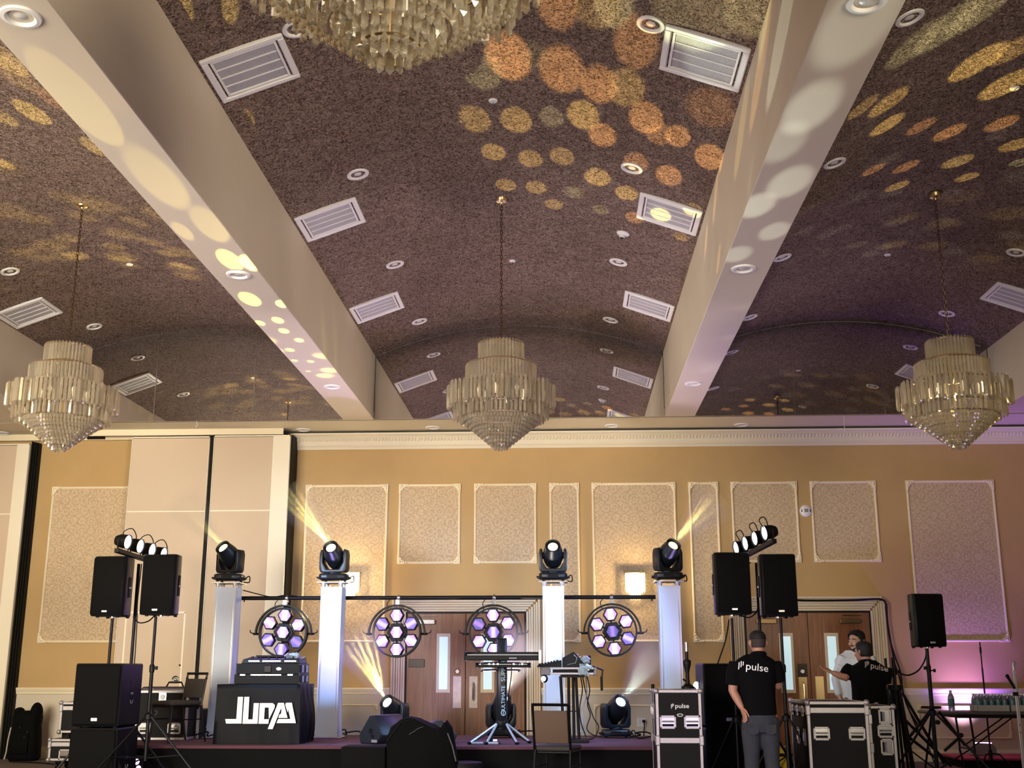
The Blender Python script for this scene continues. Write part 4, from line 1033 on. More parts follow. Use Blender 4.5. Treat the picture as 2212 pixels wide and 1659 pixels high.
def make_head(k, label, sc_=1.0, lit=M_HEADLIT):
    loc, pan, tilt = HEADS[k]
    t = thing('moving_head_light', label, 'stage light', loc, 0, 'moving head lights')
    mb = MB(); mb.loft([[(x * s, y * s * 0.9, z) for x, y in [(0.19, -0.1), (0.15, -0.16), (-0.15, -0.16), (-0.19, -0.1), (-0.19, 0.1), (-0.15, 0.16), (0.15, 0.16), (0.19, 0.1)]] for z, s in ((0.015, 0.86), (0.03, 0.98), (0.075, 1.0), (0.10, 0.94))])
    bs = mb.build('base', M_HEADPL, t, bevel=0.006)
    for sx in (-1, 1):
        MB().tube([(sx * 0.17, -0.08, 0.03), (sx * 0.21, -0.08, 0.05), (sx * 0.21, 0.08, 0.05), (sx * 0.17, 0.08, 0.03)], 0.012, 8).build('grab_handle', M_BLKPLA, bs)
        for sy in (-1, 1): MB().cyl((sx * 0.13, sy * 0.1, 0.0), (sx * 0.13, sy * 0.1, 0.02), 0.02, n=8).build('foot', M_BLACK, bs)
    MB().box(-0.07, 0.07, -0.147, -0.142, 0.04, 0.08).build('display', M_BLACK, bs)
    Rz = Matrix.Rotation(pan, 4, 'Z')
    # yoke: a U of two arms that taper, built as an outline with an octagonal cut-out
    out = [(-0.165, 0.115), (-0.19, 0.16), (-0.192, 0.36), (-0.175, 0.42), (-0.15, 0.425), (-0.14, 0.40), (-0.142, 0.25), (-0.085, 0.16), (0.085, 0.16), (0.142, 0.25), (0.14, 0.40), (0.15, 0.425), (0.175, 0.42), (0.192, 0.36), (0.19, 0.16), (0.165, 0.115)]
    MB().mtx(Rz).prism(out, -0.075, 0.075).cyl((0, 0, 0.095), (0, 0, 0.125), 0.09, n=20).build('yoke', M_HEADPL, t, bevel=0.012, segs=2)
    M = Rz @ Matrix.Translation((0, 0, HEAD_Z)) @ Matrix.Rotation(PI / 2 - tilt, 4, 'X')
    M2 = M                                                   # local +Z is the beam direction after the tilt
    mb = MB().mtx(M2)
    prof = [(0.0, -0.19), (0.07, -0.185), (0.112, -0.15), (0.13, -0.08), (0.134, -0.01), (0.130, 0.06), (0.120, 0.12), (0.108, 0.17), (0.102, 0.215), (0.094, 0.217), (0.090, 0.19)]
    mb.lathe(prof, 26); hd = mb.build('head', M_HEADPL, t)
    MB().mtx(M2).lathe([(0.091, 0.19), (0.062, 0.186)], 24).build('lens_ring', M_BLKMET, hd)
    MB().mtx(M2).lathe([(0.0, 0.206), (0.038, 0.202), (0.066, 0.188)], 24).build('lens', lit, hd)
    for s in (-1, 1): MB().mtx(M2).cyl((s * 0.12, 0, 0), (s * 0.15, 0, 0), 0.045, n=16).build('pivot', M_BLKPLA, hd)
    for s in (-1, 1): MB().mtx(M2).box(-0.03, 0.03, min(s * 0.11, s * 0.14), max(s * 0.11, s * 0.14), -0.12, -0.04).build('vent_cover', M_BLKPLA, hd)
    MB().ctube([(0.17, 0.1, 0.04), (0.24, 0.1, 0.08), (0.25, 0.08, 0.0), (0.18, 0.05, -0.0 if k[0] == 't' else 0.012)], 0.008, 6).build('power_lead', M_CABLE, t)
    t.scale = (sc_, sc_, sc_)
    return t
for k, lab in (('t1', 'black moving head lamp lit yellow on the leftmost white pillar, aimed up left'), ('t2', 'black moving head lamp on the second white pillar, in front of the wall sconce'),
               ('t3', 'black moving head lamp on the third white pillar, facing the camera'), ('t4', 'black moving head lamp on the fourth white pillar, aimed up right'),
               ('f1', 'black moving head lamp on the stage floor throwing yellow rays, left of the double doors'), ('f2', 'black moving head lamp on the stage floor behind the keyboard column'),
               ('f3', 'black moving head lamp on the stage floor with a white beam, beside the outlet')):
    make_head(k, lab, 1.0, M_HEADLITW if k in ('f3', 'f2') else M_HEADLIT)
xb0, xb1 = at(520, 1292, 15.54).x, at(1416, 1287, 15.54).x
zb = at(617, 1292, 15.54).z
t = thing('cross_bar', 'long black pipe spanning the white pillars and carrying the purple ring lamps', 'pipe', ((xb0 + xb1) / 2, 15.54, zb))
MB().cyl((-(xb1 - xb0) / 2, 0, 0), ((xb1 - xb0) / 2, 0, 0), 0.027, n=14).build('pipe', M_BLKMET, t)
for sx in (-1, 1): MB().cyl((sx * ((xb1 - xb0) / 2 - 0.05), 0, -0.05), (sx * ((xb1 - xb0) / 2 - 0.05), 0, -0.02), 0.01, n=8).build('end_bolt', M_BLKMET, t)

def led_material(name, c_mid, c_edge, s):
    m = D.materials.new(name); n, l = nodes_of(m); b = n['Principled BSDF']
    tc = n.new('ShaderNodeTexCoord'); sp = n.new('ShaderNodeSeparateXYZ'); ab = n.new('ShaderNodeMath'); ab.operation = 'ABSOLUTE'
    rp = n.new('ShaderNodeValToRGB'); e = rp.color_ramp.elements
    e[0].position = 0.012; e[0].color = (*c_mid, 1); e[1].position = 0.04; e[1].color = (*c_edge, 1)
    l.new(tc.outputs['Object'], sp.inputs[0]); l.new(sp.outputs['X'], ab.inputs[0]); l.new(ab.outputs[0], rp.inputs[0])
    l.new(rp.outputs[0], b.inputs['Emission Color']); b.inputs['Emission Strength'].default_value = s
    b.inputs['Base Color'].default_value = (0.05, 0.04, 0.09, 1)
    return m
M_LED = [led_material('led_cell_bright', (1.0, 0.92, 1.0), (0.42, 0.22, 1.0), 2.0), led_material('led_cell_mid', (0.80, 0.62, 1.0), (0.20, 0.10, 0.85), 1.1), led_material('led_cell_dim', (0.45, 0.20, 0.75), (0.05, 0.03, 0.38), 0.9)]
M_RING = mat('ring_enamel', (0.003, 0.003, 0.006), 0.5, spec=0.2)
def make_ring(label, px, py, levels, spin):
    t0 = at(px, py, 15.42)
    t = thing('led_ring_lamp', label, 'stage light', t0, 0, 'purple ring lamps on the cross bar')
    top = zb - t0.z
    N = 48; r0 = 0.325
    mb = MB(); rows = []
    for k in range(N + 1):
        a = 2 * PI * k / N; c, s = math.cos(a), math.sin(a)
        rows.append([(c * (r0 - 0.022), -0.05, s * (r0 - 0.022)), (c * r0, -0.05, s * r0), (c * (r0 + 0.004), 0.06, s * (r0 + 0.004)), (c * (r0 - 0.018), 0.06, s * (r0 - 0.018))])
    mb.loft(rows, cap=False); mb.build('ring', M_RING, t)
    yk = MB(); rows = []
    for k in range(25):
        a = PI * k / 24 * 1.0; c, s = math.cos(a), math.sin(a); rr_ = 0.385
        rows.append([(c * (rr_ - 0.024), -0.02, s * (rr_ - 0.024) - 0.02), (c * rr_, -0.02, s * rr_ - 0.02), (c * rr_, 0.04, s * rr_ - 0.02), (c * (rr_ - 0.024), 0.04, s * (rr_ - 0.024) - 0.02)])
    yk.loft(rows); yk.build('yoke', M_BLKMET, t, bevel=0.004)
    for s in (-1, 1):
        MB().cyl((s * 0.318, 0.02, -0.02), (s * 0.41, 0.02, -0.02), 0.016, n=10).tube([(s * 0.40, 0.02, -0.02), (s * 0.45, 0.02, 0.0), (s * 0.455, 0.02, 0.03)], 0.008, 6).build('locking_lever', M_BLKMET, t)
    MB().box(-0.028, 0.028, 0.0, 0.05, 0.355, top - 0.03).build('clamp_post', M_CHROME, t, bevel=0.005)
    MB().at((0, 0.12, top)).tube([(0.0, -0.036 * math.cos(a), 0.036 * math.sin(a)) for a in [R(d) for d in range(-50, 235, 15)]], 0.010, 6, ex=(2.2, 1)).at().box(-0.016, 0.016, 0.03, 0.15, top - 0.055, top - 0.033).build('hook_clamp', M_CHROME, t, bevel=0.0)
    hexr = 0.093
    for i in range(7):
        if i == 0: cx_, cz_ = 0, 0
        else:
            a = R(90 + 60 * (i - 1)) + spin; cx_, cz_ = 0.222 * math.cos(a), 0.222 * math.sin(a)
        rot = (R(90 + 60 * (i - 1)) + spin - PI / 2) if i else spin
        hexa = [(hexr * math.cos(PI * q / 3 + PI / 6 + PI / 6), hexr * math.sin(PI * q / 3 + PI / 6 + PI / 6)) for q in range(6)]
        hx = MB().prism(hexa, -0.03, 0.05).prism([(x * (1.45 if i == 0 else 1.08), z * (1.45 if i == 0 else 1.08)) for x, z in hexa], -0.01, 0.06).build('hex_housing', M_RING, t, bevel=0.005, loc=(cx_, 0, cz_), rot=(0, -rot, 0))
        ins = [(x * 0.86, z * 0.86) for x, z in hexa]
        MB().prism(ins, -0.036, -0.029).build('led_cell', M_LED[levels[i]], hx, smooth=False)
        rim = MB()
        rim.loft([[(x * s1, yy, z * s1) for x, z in hexa] for s1, yy in ((1.0, -0.03), (1.0, -0.048), (0.90, -0.048), (0.87, -0.034))], cap=False)
        rim.build('rim', M_RING, hx, smooth=False)
        if i:
            a = R(90 + 60 * (i - 1)) + spin
            MB().cyl((0.07 * math.cos(a), 0.0, 0.07 * math.sin(a)), (0.145 * math.cos(a), 0.0, 0.145 * math.sin(a)), 0.012, n=8).cyl((0.295 * math.cos(a), 0.0, 0.295 * math.sin(a)), (0.318 * math.cos(a), 0.0, 0.318 * math.sin(a)), 0.012, n=8).build('spoke', M_RING, t)
    MB().ctube([(-0.13, 0.05, 0.30), (-0.15, 0.08, 0.38), (-0.12, 0.10, top - 0.03)], 0.006, 6).build('power_lead', M_CABLE, t)
    light('ring_glow', 'AREA', t0 + Vector((0, -0.12, 0)), 9, (0.36, 0.16, 1.0), t0 + Vector((0, -1.0, -0.55)), 0.5)
    light('ring_glow', 'POINT', t0 + Vector((0.0, 0.30, -0.1)), 2.5, (0.32, 0.14, 1.0), None, 0.2)
    return t
make_ring('purple LED ring lamp over the table with the printed cloth', 612, 1366, (0, 0, 0, 1, 1, 2, 0), R(-4))
make_ring('purple LED ring lamp left of the double doors', 857, 1366, (0, 0, 1, 0, 0, 0, 1), R(1))
make_ring('purple LED ring lamp behind the keyboard column', 1066, 1366, (1, 0, 2, 0, 0, 0, 0), R(2))
make_ring('purple LED ring lamp below the bright wall sconce', 1323, 1364, (2, 0, 0, 0, 0, 1, 0), R(6))
# loose cable draped along the pipe
MB().ctube([at(x, y, 15.52) for x, y in ((525, 1275), (560, 1284), (590, 1290), (617, 1286), (660, 1290), (700, 1288))], 0.008, 6).build('power_cable', M_CABLE)
tag(D.objects['power_cable'], 'thin black cable from the first pillar lamp along the black pipe', 'cable')

# ------------------------------------------------------------------ sconces, detector, outlets on the wall
M_SCONCE = mat('sconce_crystal_lit', (1.0, 0.9, 0.7), 0.2, emit=(1.0, 0.86, 0.50), estr=2.6)
for px, lab in ((756, 'lit crystal wall sconce mostly hidden behind the second pillar lamp'), (1372, 'lit crystal wall sconce glowing above the right ring lamp')):
    p = at(px, 1262, YW - 0.08); t = thing('wall_sconce', lab, 'sconce', (p.x, YW, p.z), 0, 'crystal wall sconces')
    MB().box(-0.14, 0.14, -0.02, 0, -0.06, 0.17).build('back_plate', M_BRASS, t, bevel=0.004)
    MB().box(-0.155, 0.155, -0.13, 0, 0.165, 0.18).build('top_plate', M_BRASS, t, bevel=0.003)
    for k in range(9):
        x = -0.135 + 0.27 * k / 8
        MB().prism([(x - 0.013, 0.16), (x + 0.013, 0.16), (x + 0.013, -0.10 - 0.02 * (k % 2)), (x, -0.13 - 0.02 * (k % 2)), (x - 0.013, -0.10 - 0.02 * (k % 2))], -0.13, -0.11).build('prism', M_SCONCE, t)
    for k in range(5):
        x = -0.07 + 0.14 * k / 4
        MB().prism([(x - 0.012, -0.10), (x + 0.012, -0.10), (x + 0.012, -0.20), (x, -0.235), (x - 0.012, -0.20)], -0.10, -0.085).build('lower_prism', M_SCONCE, t)
    light('sconce_bulb', 'POINT', (p.x, YW - 0.19, p.z + 0.04), 48, (1.0, 0.74, 0.36), None, 0.07)
p = at(1740, 1104, YW)
t = thing('fire_strobe', 'round white alarm device on the wall between two wallpaper frames', 'alarm', (p.x, YW, p.z))
MB().at((0, 0, 0), (R(90), 0, 0)).lathe([(0, 0.07), (0.05, 0.068), (0.062, 0.05), (0.088, 0.035), (0.095, 0.0)], 26).build('housing', M_WHITE, t)
MB().box(-0.03, 0.03, -0.078, -0.06, -0.028, 0.028).build('lens', mat('strobe_lens', (0.25, 0.25, 0.27), 0.2), t, bevel=0.006)
for s in (-1, 1): MB().box(s * 0.06 - 0.012, s * 0.06 + 0.012, -0.053, -0.03, -0.02, 0.02).build('side_slot', M_BLACK, t)
p = at(1386, 1560, YW)
t = thing('wall_outlet', 'white power outlet with a black plug between the lettered case and floor lamp', 'outlet', (p.x, YW - 0.012, p.z))
MB().box(-0.065, 0.065, -0.012, 0, -0.06, 0.06).build('plate', M_WHITE, t, bevel=0.004)
MB().box(-0.045, -0.012, -0.016, -0.01, -0.04, 0.04).box(0.012, 0.045, -0.016, -0.01, -0.04, 0.04).build('socket', mat('socket_grey', (0.6, 0.6, 0.6), 0.4), t)
MB().cyl((0.03, -0.015, 0.015), (0.03, -0.06, 0.015), 0.024, n=10).tube([(0.03, -0.06, 0.015), (0.035, -0.08, -0.04), (0.02, -0.07, -0.2), (-0.03, -0.06, -0.33)], 0.009, 6).build('plug', M_BLACK, t)
p = at(185, 1262, YW); t = thing('access_disc', 'small round painted cover on the wallpaper behind the left loudspeakers', 'cover', (p.x, YW - 0.006, p.z))
MB().at((0, 0, 0), (R(90), 0, 0)).lathe([(0, 0.004), (0.058, 0.004), (0.062, 0.008), (0.066, 0.0)], 28).build('disc', M_PAPER, t)

# ------------------------------------------------------------------ printed table cloth, table and the mixer stack on it
tx0, tx1 = at(469, 1479, 13.95).x, at(648, 1479, 13.95).x
tw = tx1 - tx0; cxm = (tx0 + tx1) / 2; zt = at(560, 1479, 13.95).z - ZST
t = thing('folding_table', 'table fully hidden under the printed black cloth', 'table', (cxm, 14.35, ZST))
MB().box(-tw / 2 + 0.03, tw / 2 - 0.03, -0.36, 0.36, zt - 0.045, zt - 0.008).build('table_top', M_BLKPLA, t)
for sx in (-1, 1):
    for sy in (-1, 1): MB().cyl((sx * (tw / 2 - 0.1), sy * 0.3, 0), (sx * (tw / 2 - 0.1), sy * 0.3, zt - 0.04), 0.015, n=8).build('leg', M_BLKMET, t)
cl = MB(); rows = []; rnd = random.Random(3)
NP = 96
for j in range(11):
    f = j / 10; ring = []
    for k in range(NP):
        s, q = divmod(k, NP // 4); q = q / (NP // 4)
        hw, hd = tw / 2, 0.395
        if s == 0: x, y, nx, ny, L = -hw + 2 * hw * q, -hd, 0, -1, q * tw
        elif s == 1: x, y, nx, ny, L = hw, -hd + 2 * hd * q, 1, 0, q * 0.79
        elif s == 2: x, y, nx, ny, L = hw - 2 * hw * q, hd, 0, 1, q * tw
        else: x, y, nx, ny, L = -hw, hd - 2 * hd * q, -1, 0, q * 0.79
        amp = (0.035 if s in (1, 3) else 0.006) * (1 - f) ** 0.7
        edge = min(q, 1 - q) * 2
        off = amp * (0.6 + math.sin(q * 22 + s * 1.7) * 0.8) * (0.4 + 0.6 * min(1, edge * 3)) + (0.05 if s == 1 else 0.0) * math.sin(PI * min(1, f * 1.2)) * math.sin(PI * q)
        if s == 0: off += 0.004 * math.sin(q * 9 + f * 4) + (0.012 * (1 - f) * math.sin(q * 31) if q > 0.9 else 0)
        ring.append((x + nx * off, y + ny * off, 0.004 + (zt - 0.004) * f))
    rows.append(ring)
rows.append([(x * 0.985, y * 0.985, zt + 0.004) for x, y, z in rows[-1]])
cl.loft(rows)
co = cl.build('table_cloth', mat('black_satin_cloth', (0.003, 0.0034, 0.006), 0.55, bump=0.06, scale=30, spec=0.12), None, angle=60, loc=(cxm, 14.35, ZST))
tag(co, 'black satin table cloth printed with large silver letters', 'tablecloth')
def Z5(x, y): return at(450 + x / 7.215, 1400 + y / 7.215, 13.935)
POLY = [[(465, 760), (545, 760), (520, 1175), (280, 1175), (268, 1105), (440, 1105)],
        [(565, 760), (643, 760), (625, 1110), (695, 1110), (712, 857), (793, 857), (770, 1178), (535, 1178)],
        [(808, 857), (1005, 857), (1040, 885), (1036, 930), (948, 1108), (945, 925), (885, 925), (872, 1108), (948, 1108), (938, 1178), (785, 1178)],
        [(1092, 853), (1180, 853), (1166, 905), (1128, 960), (1005, 1262), (930, 1260)],
        [(1180, 853), (1237, 1087), (1095, 1087), (1112, 1035), (1138, 1020), (1145, 940)],
        [(1208, 860), (1225, 851), (1305, 851), (1367, 1168), (1066, 1168), (1093, 1105), (1283, 1105), (1248, 955), (1238, 1000), (1203, 885)]]
M_SILVER = mat('silver_print', (0.62, 0.58, 0.57), 0.42, metal=0.2, vary=0.1, scale=40)
for pl in POLY:
    pts = [Z5(x, y) - Vector((cxm, 14.35, ZST)) for x, y in pl]
    MB().prism([(p.x, p.z) for p in pts], -0.426, -0.424).build('printed_letter', M_SILVER, co, smooth=False)
def rack(name, label, x, y, z, w, d, h, extras):
    t = thing(name, label, 'mixer', (x, y, z))
    MB().box(-w / 2, w / 2, -d / 2, d / 2, 0, h).build('body', M_LAMIN, t, bevel=0.006)
    for sx in (-1, 1):
        for zz in (0.008, h - 0.008): MB().box(sx * (w / 2 - 0.006) - 0.008, sx * (w / 2 - 0.006) + 0.008, -d / 2 - 0.003, d / 2 + 0.003, zz - 0.008, zz + 0.008).build('edge_extrusion', M_BLKMET, t)
    extras(t, w, d, h); return t
q = at(583, 1477, 14.2); zz0 = ZST + zt + 0.005
def ex1(t, w, d, h):
    MB().box(-0.2, 0.17, -d / 2 - 0.004, -d / 2, h - 0.012, h - 0.002).build('trim_strip', M_CHROME, t)
    for s in (0.28, -0.3): MB().box(s - 0.03, s + 0.03, -d / 2 - 0.006, -d / 2, h - 0.014, h).build('latch', M_CHROME, t)
    for yy in (-0.1, 0.12): MB().box(w / 2, w / 2 + 0.008, yy - 0.05, yy + 0.05, 0.02, h - 0.02).build('latch', mat('blue_lit_steel', (0.3, 0.33, 0.4), 0.4, metal=0.6), t, bevel=0.004)
rack('mixer_case', 'lower long black mixer case on the printed table cloth', q.x, 14.3, zz0, 0.80, 0.50, 0.115, ex1)
def ex2(t, w, d, h):
    MB().box(-0.05, 0.04, -d / 2 - 0.012, -d / 2, 0.02, h - 0.02).build('handle_plate', M_BLKMET, t, bevel=0.008)
    MB().tube([(-0.035, -d / 2 - 0.014, h - 0.03), (-0.01, -d / 2 - 0.03, h + 0.0), (0.03, -d / 2 - 0.014, h - 0.02)], 0.006, 6).build('handle', M_CHROME, t)
    MB().at((0.13, -d / 2, h * 0.5), (R(90), 0, 0), (1, 0.6, 1)).lathe([(0, 0.004), (0.028, 0.004), (0.032, 0)], 18).build('badge', M_LETTER, t)
    for yy in (-0.1, 0.12): MB().box(w / 2, w / 2 + 0.008, yy - 0.05, yy + 0.05, 0.02, h - 0.02).build('latch', mat('blue_lit_steel', (0.3, 0.33, 0.4), 0.4, metal=0.6), t, bevel=0.004)
rack('mixer_case', 'upper black mixer case with a white oval badge on the lower one', q.x + 0.005, 14.3, zz0 + 0.116, 0.78, 0.48, 0.125, ex2)
t = thing('dj_controller', 'black DJ controller with shiny knobs on top of the mixer cases', 'mixer', (q.x + 0.02, 14.3, zz0 + 0.242))
mb = MB(); mb.loft([[(-0.36, -0.2, 0), (0.36, -0.2, 0), (0.36, 0.2, 0), (-0.36, 0.2, 0)], [(-0.34, -0.19, 0.05), (0.34, -0.19, 0.05), (0.34, 0.19, 0.085), (-0.34, 0.19, 0.085)]]); mb.build('body', M_BLKPLA, t, bevel=0.005)
for a, b in ((-0.27, -0.14), (-0.1, 0.12), (0.17, 0.31)): MB().box(a, b, -0.197, -0.192, 0.022, 0.034).build('trim_strip', M_CHROME, t)
for k in range(6): MB().cyl((-0.25 + 0.1 * k, -0.1, 0.055), (-0.25 + 0.1 * k, -0.1, 0.085), 0.014, n=10).build('knob', M_BLKMET, t)
t = thing('laptop', 'closed thin black laptop lying on the DJ controller', 'laptop', (at(583, 1422, 14.35).x, 14.42, zz0 + 0.242 + 0.081))
MB().box(-0.17, 0.17, -0.1, 0.12, 0.006, 0.018).build('lid', M_BLKPLA, t, bevel=0.004); MB().box(-0.165, 0.165, -0.1, 0.12, 0, 0.006).build('base', M_BLKMET, t)
t = thing('crumpled_wrap', 'crumpled shiny clear plastic on the end of the DJ controller', 'plastic wrap', (at(632, 1420, 14.3).x, 14.3, zz0 + 0.242 + 0.06))
M_WRAP = mat('clear_wrap', (0.65, 0.8, 0.85), 0.12, trans=0.55)
mb = MB()
for k in range(9): mb.at((random.uniform(-0.07, 0.07), random.uniform(-0.05, 0.05), 0.03), (random.uniform(0, 3), random.uniform(0, 3), 0)).prism([(-0.035, -0.03), (0.03, -0.04), (0.045, 0.02), (-0.01, 0.05)], -0.006, 0.01)
mb.build('wrap', M_WRAP, t, smooth=False)['kind'] = 'stuff'

# ------------------------------------------------------------------ chairs
M_CHAIRPAD = mat('tan_upholstery', (0.10, 0.062, 0.036), 0.8, vary=0.15, scale=70, bump=0.1)
M_CHAIRSEAT = mat('dark_upholstery', (0.035, 0.030, 0.028), 0.75, vary=0.15, scale=70)
def make_chair(label, loc, rotz, pad, h=0.935):
    t = thing('banquet_chair', label, 'chair', loc, rotz)
    w = 0.205
    MB().box(-0.215, 0.215, -0.235, 0.20, 0.435, 0.49).build('seat', pad if pad else M_CHAIRSEAT, t, bevel=0.025, segs=3)
    MB().box(-0.21, 0.21, -0.225, 0.19, 0.41, 0.436).build('seat_frame', M_BLKMET, t, bevel=0.008)
    # back frame tube and pad (back leans away)
    bk = lambda z: 0.205 + (z - 0.45) * 0.16
    fr = [(-w, bk(0.43), 0.43), (-w, bk(0.75), 0.75), (-w, bk(h - 0.012), h - 0.012), (w, bk(h - 0.012), h - 0.012), (w, bk(0.75), 0.75), (w, bk(0.43), 0.43)]
    mb = MB()
    for a, b in zip(fr[:-1], fr[1:]): mb.tube([a, b], 0.0155, 4)
    for p in fr[1:-1]: mb.sphere(p, 0.0165, 8, 6)
    mb.build('back_frame', M_BLKMET, t, smooth=False)
    z0, z1 = 0.52, h - 0.075
    mb = MB(); mb.loft([[(-w + 0.015, bk(z) - 0.024, z), (w - 0.015, bk(z) - 0.024, z), (w - 0.015, bk(z) + 0.018, z), (-w + 0.015, bk(z) + 0.018, z)] for z in (z0, z1)])
    mb.build('backrest', M_CHAIRPAD if pad is None else pad, t, bevel=0.012, segs=2)
    for sx in (-1, 1):
        MB().cyl((sx * 0.195, -0.20, 0.42), (sx * 0.205, -0.225, 0.0), 0.016, 0.012, 8).build('leg', M_BLKMET, t)
        MB().tube([(sx * 0.20, bk(0.45), 0.45), (sx * 0.205, 0.235, 0.25), (sx * 0.21, 0.29, 0.0)], [0.016, 0.014, 0.012], 8).build('leg', M_BLKMET, t)
        MB().cyl((sx * 0.202, -0.21, 0.27), (sx * 0.205, 0.235, 0.27), 0.008, n=6).build('stretcher', M_BLKMET, t)
    return t
make_chair('black framed banquet chair standing on the stage beside the first white pillar', (at(390, 1590, 14.5).x, 14.30, ZST), R(-38), M_CHAIRSEAT, 0.82)
make_chair('tan backed banquet chair in front of the stage, turned away from the camera', (at(1205, 1600, 13.25).x, 13.28, 0), R(164), None, 0.94)

# ------------------------------------------------------------------ keyboard column and keyboards
YK = 14.35
kx = at(1084, 1500, YK).x
t = thing('keyboard_stand', 'black column stand with bright legs holding two keyboards in front of the double doors', 'stand', (kx, YK, ZST))
ztp, zbt = at(1084, 1381, YK).z - ZST, at(1084, 1562, YK).z - ZST
MB().loft([[(x, y, z) for x, y in [(-0.062, -0.02), (-0.045, -0.055), (0.045, -0.055), (0.062, -0.02), (0.062, 0.05), (-0.062, 0.05)]] for z in (zbt, ztp)]).build('column', M_HEADPL, t, bevel=0.008)
MB().box(-0.06, 0.06, -0.05, 0.05, ztp, ztp + 0.015).build('top_cap', M_BLKPLA, t, bevel=0.005)
MB().at((0, 0, zbt)).lathe([(0, -0.04), (0.07, -0.035), (0.08, 0.0), (0.07, 0.03)], 16).build('hub', M_BLKMET, t)
M_LEGPALE = mat('pale_leg_tube', (0.45, 0.55, 0.62), 0.35, metal=0.3)  # pale blue-grey tone of the legs and foot bars
for ax, ay, sx in ((-0.36, -0.34, -1), (-0.16, -0.36, -1), (0.20, -0.35, 1), (0.34, -0.10, 1)):
    MB().cyl((sx * 0.05, -0.03, zbt), (ax, ay, 0.02), 0.013, n=8).build('leg', M_LEGPALE, t)
    MB().cyl((sx * 0.045, -0.02, zbt - 0.05), (ax * 0.93, ay * 0.93, 0.022), 0.010, n=8).build('leg_strut', M_BLKMET, t)
    MB().sphere((ax, ay, 0.018), (0.03, 0.03, 0.017), 10, 6).build('foot', M_BLACK, t)
for a, b in (((-0.36, -0.34, 0.018), (-0.2, -0.37, 0.018)), ((-0.16, -0.36, 0.018), (-0.02, -0.37, 0.018))): MB().cyl(a, b, 0.014, n=8).build('foot_bar', M_LEGPALE, t)
zk1, zk2 = at(1084, 1427, YK).z - ZST, at(1084, 1442, YK).z - ZST
for zz, ln in ((zk1 - 0.03, 0.36), (zk2 - 0.03, 0.30)):
    for sx in (-0.22, 0.22): MB().tube([(sx * 0.3, -0.02, zz), (sx, -0.08, zz), (sx, -0.08 - ln, zz - 0.01)], 0.012, 8).build('support_arm', M_BLKMET, t)
M_PALEBLUE = mat('pale_blue_print', (0.35, 0.55, 0.70), 0.5)
for s_, zc_, sz in (('SUPPORT', (ztp + zbt) / 2 + 0.15, 0.075), ('ULTIMATE', (ztp + zbt) / 2 - 0.20, 0.062)):
    o = put('lettering', text_mesh(s_, sz, M_PALEBLUE, s_, 0.0006), t, (0.022, -0.0565, zc_), (0, R(-90), 0))
MB().at((0.022, -0.057, zbt + 0.12)).tube([(0.026 * math.cos(2 * PI * k / 16), 0, 0.03 * math.sin(2 * PI * k / 16)) for k in range(16)], 0.005, 5, closed=True).box(-0.004, 0.004, -0.001, 0.001, -0.022, 0.022).build('round_mark', M_PALEBLUE, t)
def keyboard(label, px0, px1, zrel, y0, dep, h, tilt=0.0):
    xa, xb = at(px0, 1425, YK - 0.25).x, at(px1, 1425, YK - 0.25).x
    w = xb - xa
    t = thing('keyboard', label, 'keyboard', ((xa + xb) / 2, y0, ZST + zrel))
    MB().box(-w / 2, w / 2, -dep / 2, dep / 2, 0, h * 0.6).build('body', M_BLKPLA, t, bevel=0.008)
    MB().box(-w / 2, w / 2, dep / 2 - 0.10, dep / 2, h * 0.6 - 0.005, h).build('control_panel', M_BLKPLA, t, bevel=0.006)
    n = 28
    kb = MB()
    for k in range(n): kb.box(-w / 2 + 0.03 + (w - 0.06) * k / n + 0.001, -w / 2 + 0.03 + (w - 0.06) * (k + 1) / n - 0.001, -dep / 2 + 0.01, dep / 2 - 0.11, h * 0.6 - 0.002, h * 0.6 + 0.008)
    o = kb.build('white_keys', mat('key_ivory', (0.6, 0.6, 0.58), 0.35), t, smooth=False); o['kind'] = 'stuff'
    for sx in (-1, 1): MB().box(sx * w / 2 - 0.006, sx * w / 2 + 0.006, -dep / 2, dep / 2, -0.004, h + 0.004).build('end_cheek', M_BLKPLA, t, bevel=0.003)
    return t, w
kb1, w1 = keyboard('long black keyboard on the upper arms of the column stand', 1006, 1168, zk1, YK - 0.28, 0.28, 0.10)
MB().box(w1 / 2 - 0.02, w1 / 2 + 0.012, -0.15, -0.13, -0.03, 0.12).build('white_end', M_WHITE, kb1)
MB().box(0.08, 0.17, -0.143, -0.139, 0.018, 0.034).build('lettering_strip', mat('dim_grey_print', (0.2, 0.2, 0.2), 0.5), kb1)
kb2, w2 = keyboard('shorter black keyboard on the lower arms of the column stand', 1030, 1145, zk2, YK - 0.26, 0.25, 0.055)
for x in (-0.26, -0.16, -0.11, -0.06, 0.13, 0.19, 0.23): MB().at((x, -0.126, 0.04)).sphere((0, 0, 0), (0.014, 0.008, 0.01), 8, 6).build('lit_button', mat('lit_button', (0.9, 1, 1), 0.3, emit=(0.85, 0.95, 1.0), estr=1.6), kb2)
MB().ctube([(0.11, -0.12, 0.05), (0.10, -0.14, -0.1), (0.08, -0.12, -0.25), (0.05, 0.0, -0.4)], 0.006, 6).build('cable', M_CABLE, kb2)
p = at(1065, 1602, 14.1)
t = thing('sustain_pedal', 'small dark pedal lying on the stage under the column stand', 'pedal', (p.x, 14.15, ZST)); mb = MB(); mb.prism([(-0.06, 0), (0.08, 0), (0.08, 0.02), (-0.02, 0.06), (-0.06, 0.05)], -0.05, 0.05); mb.build('body', M_BLKPLA, t, bevel=0.006); MB().box(0.0, 0.05, -0.055, 0.0, 0.03, 0.055).build('tread', M_CHROME, t)

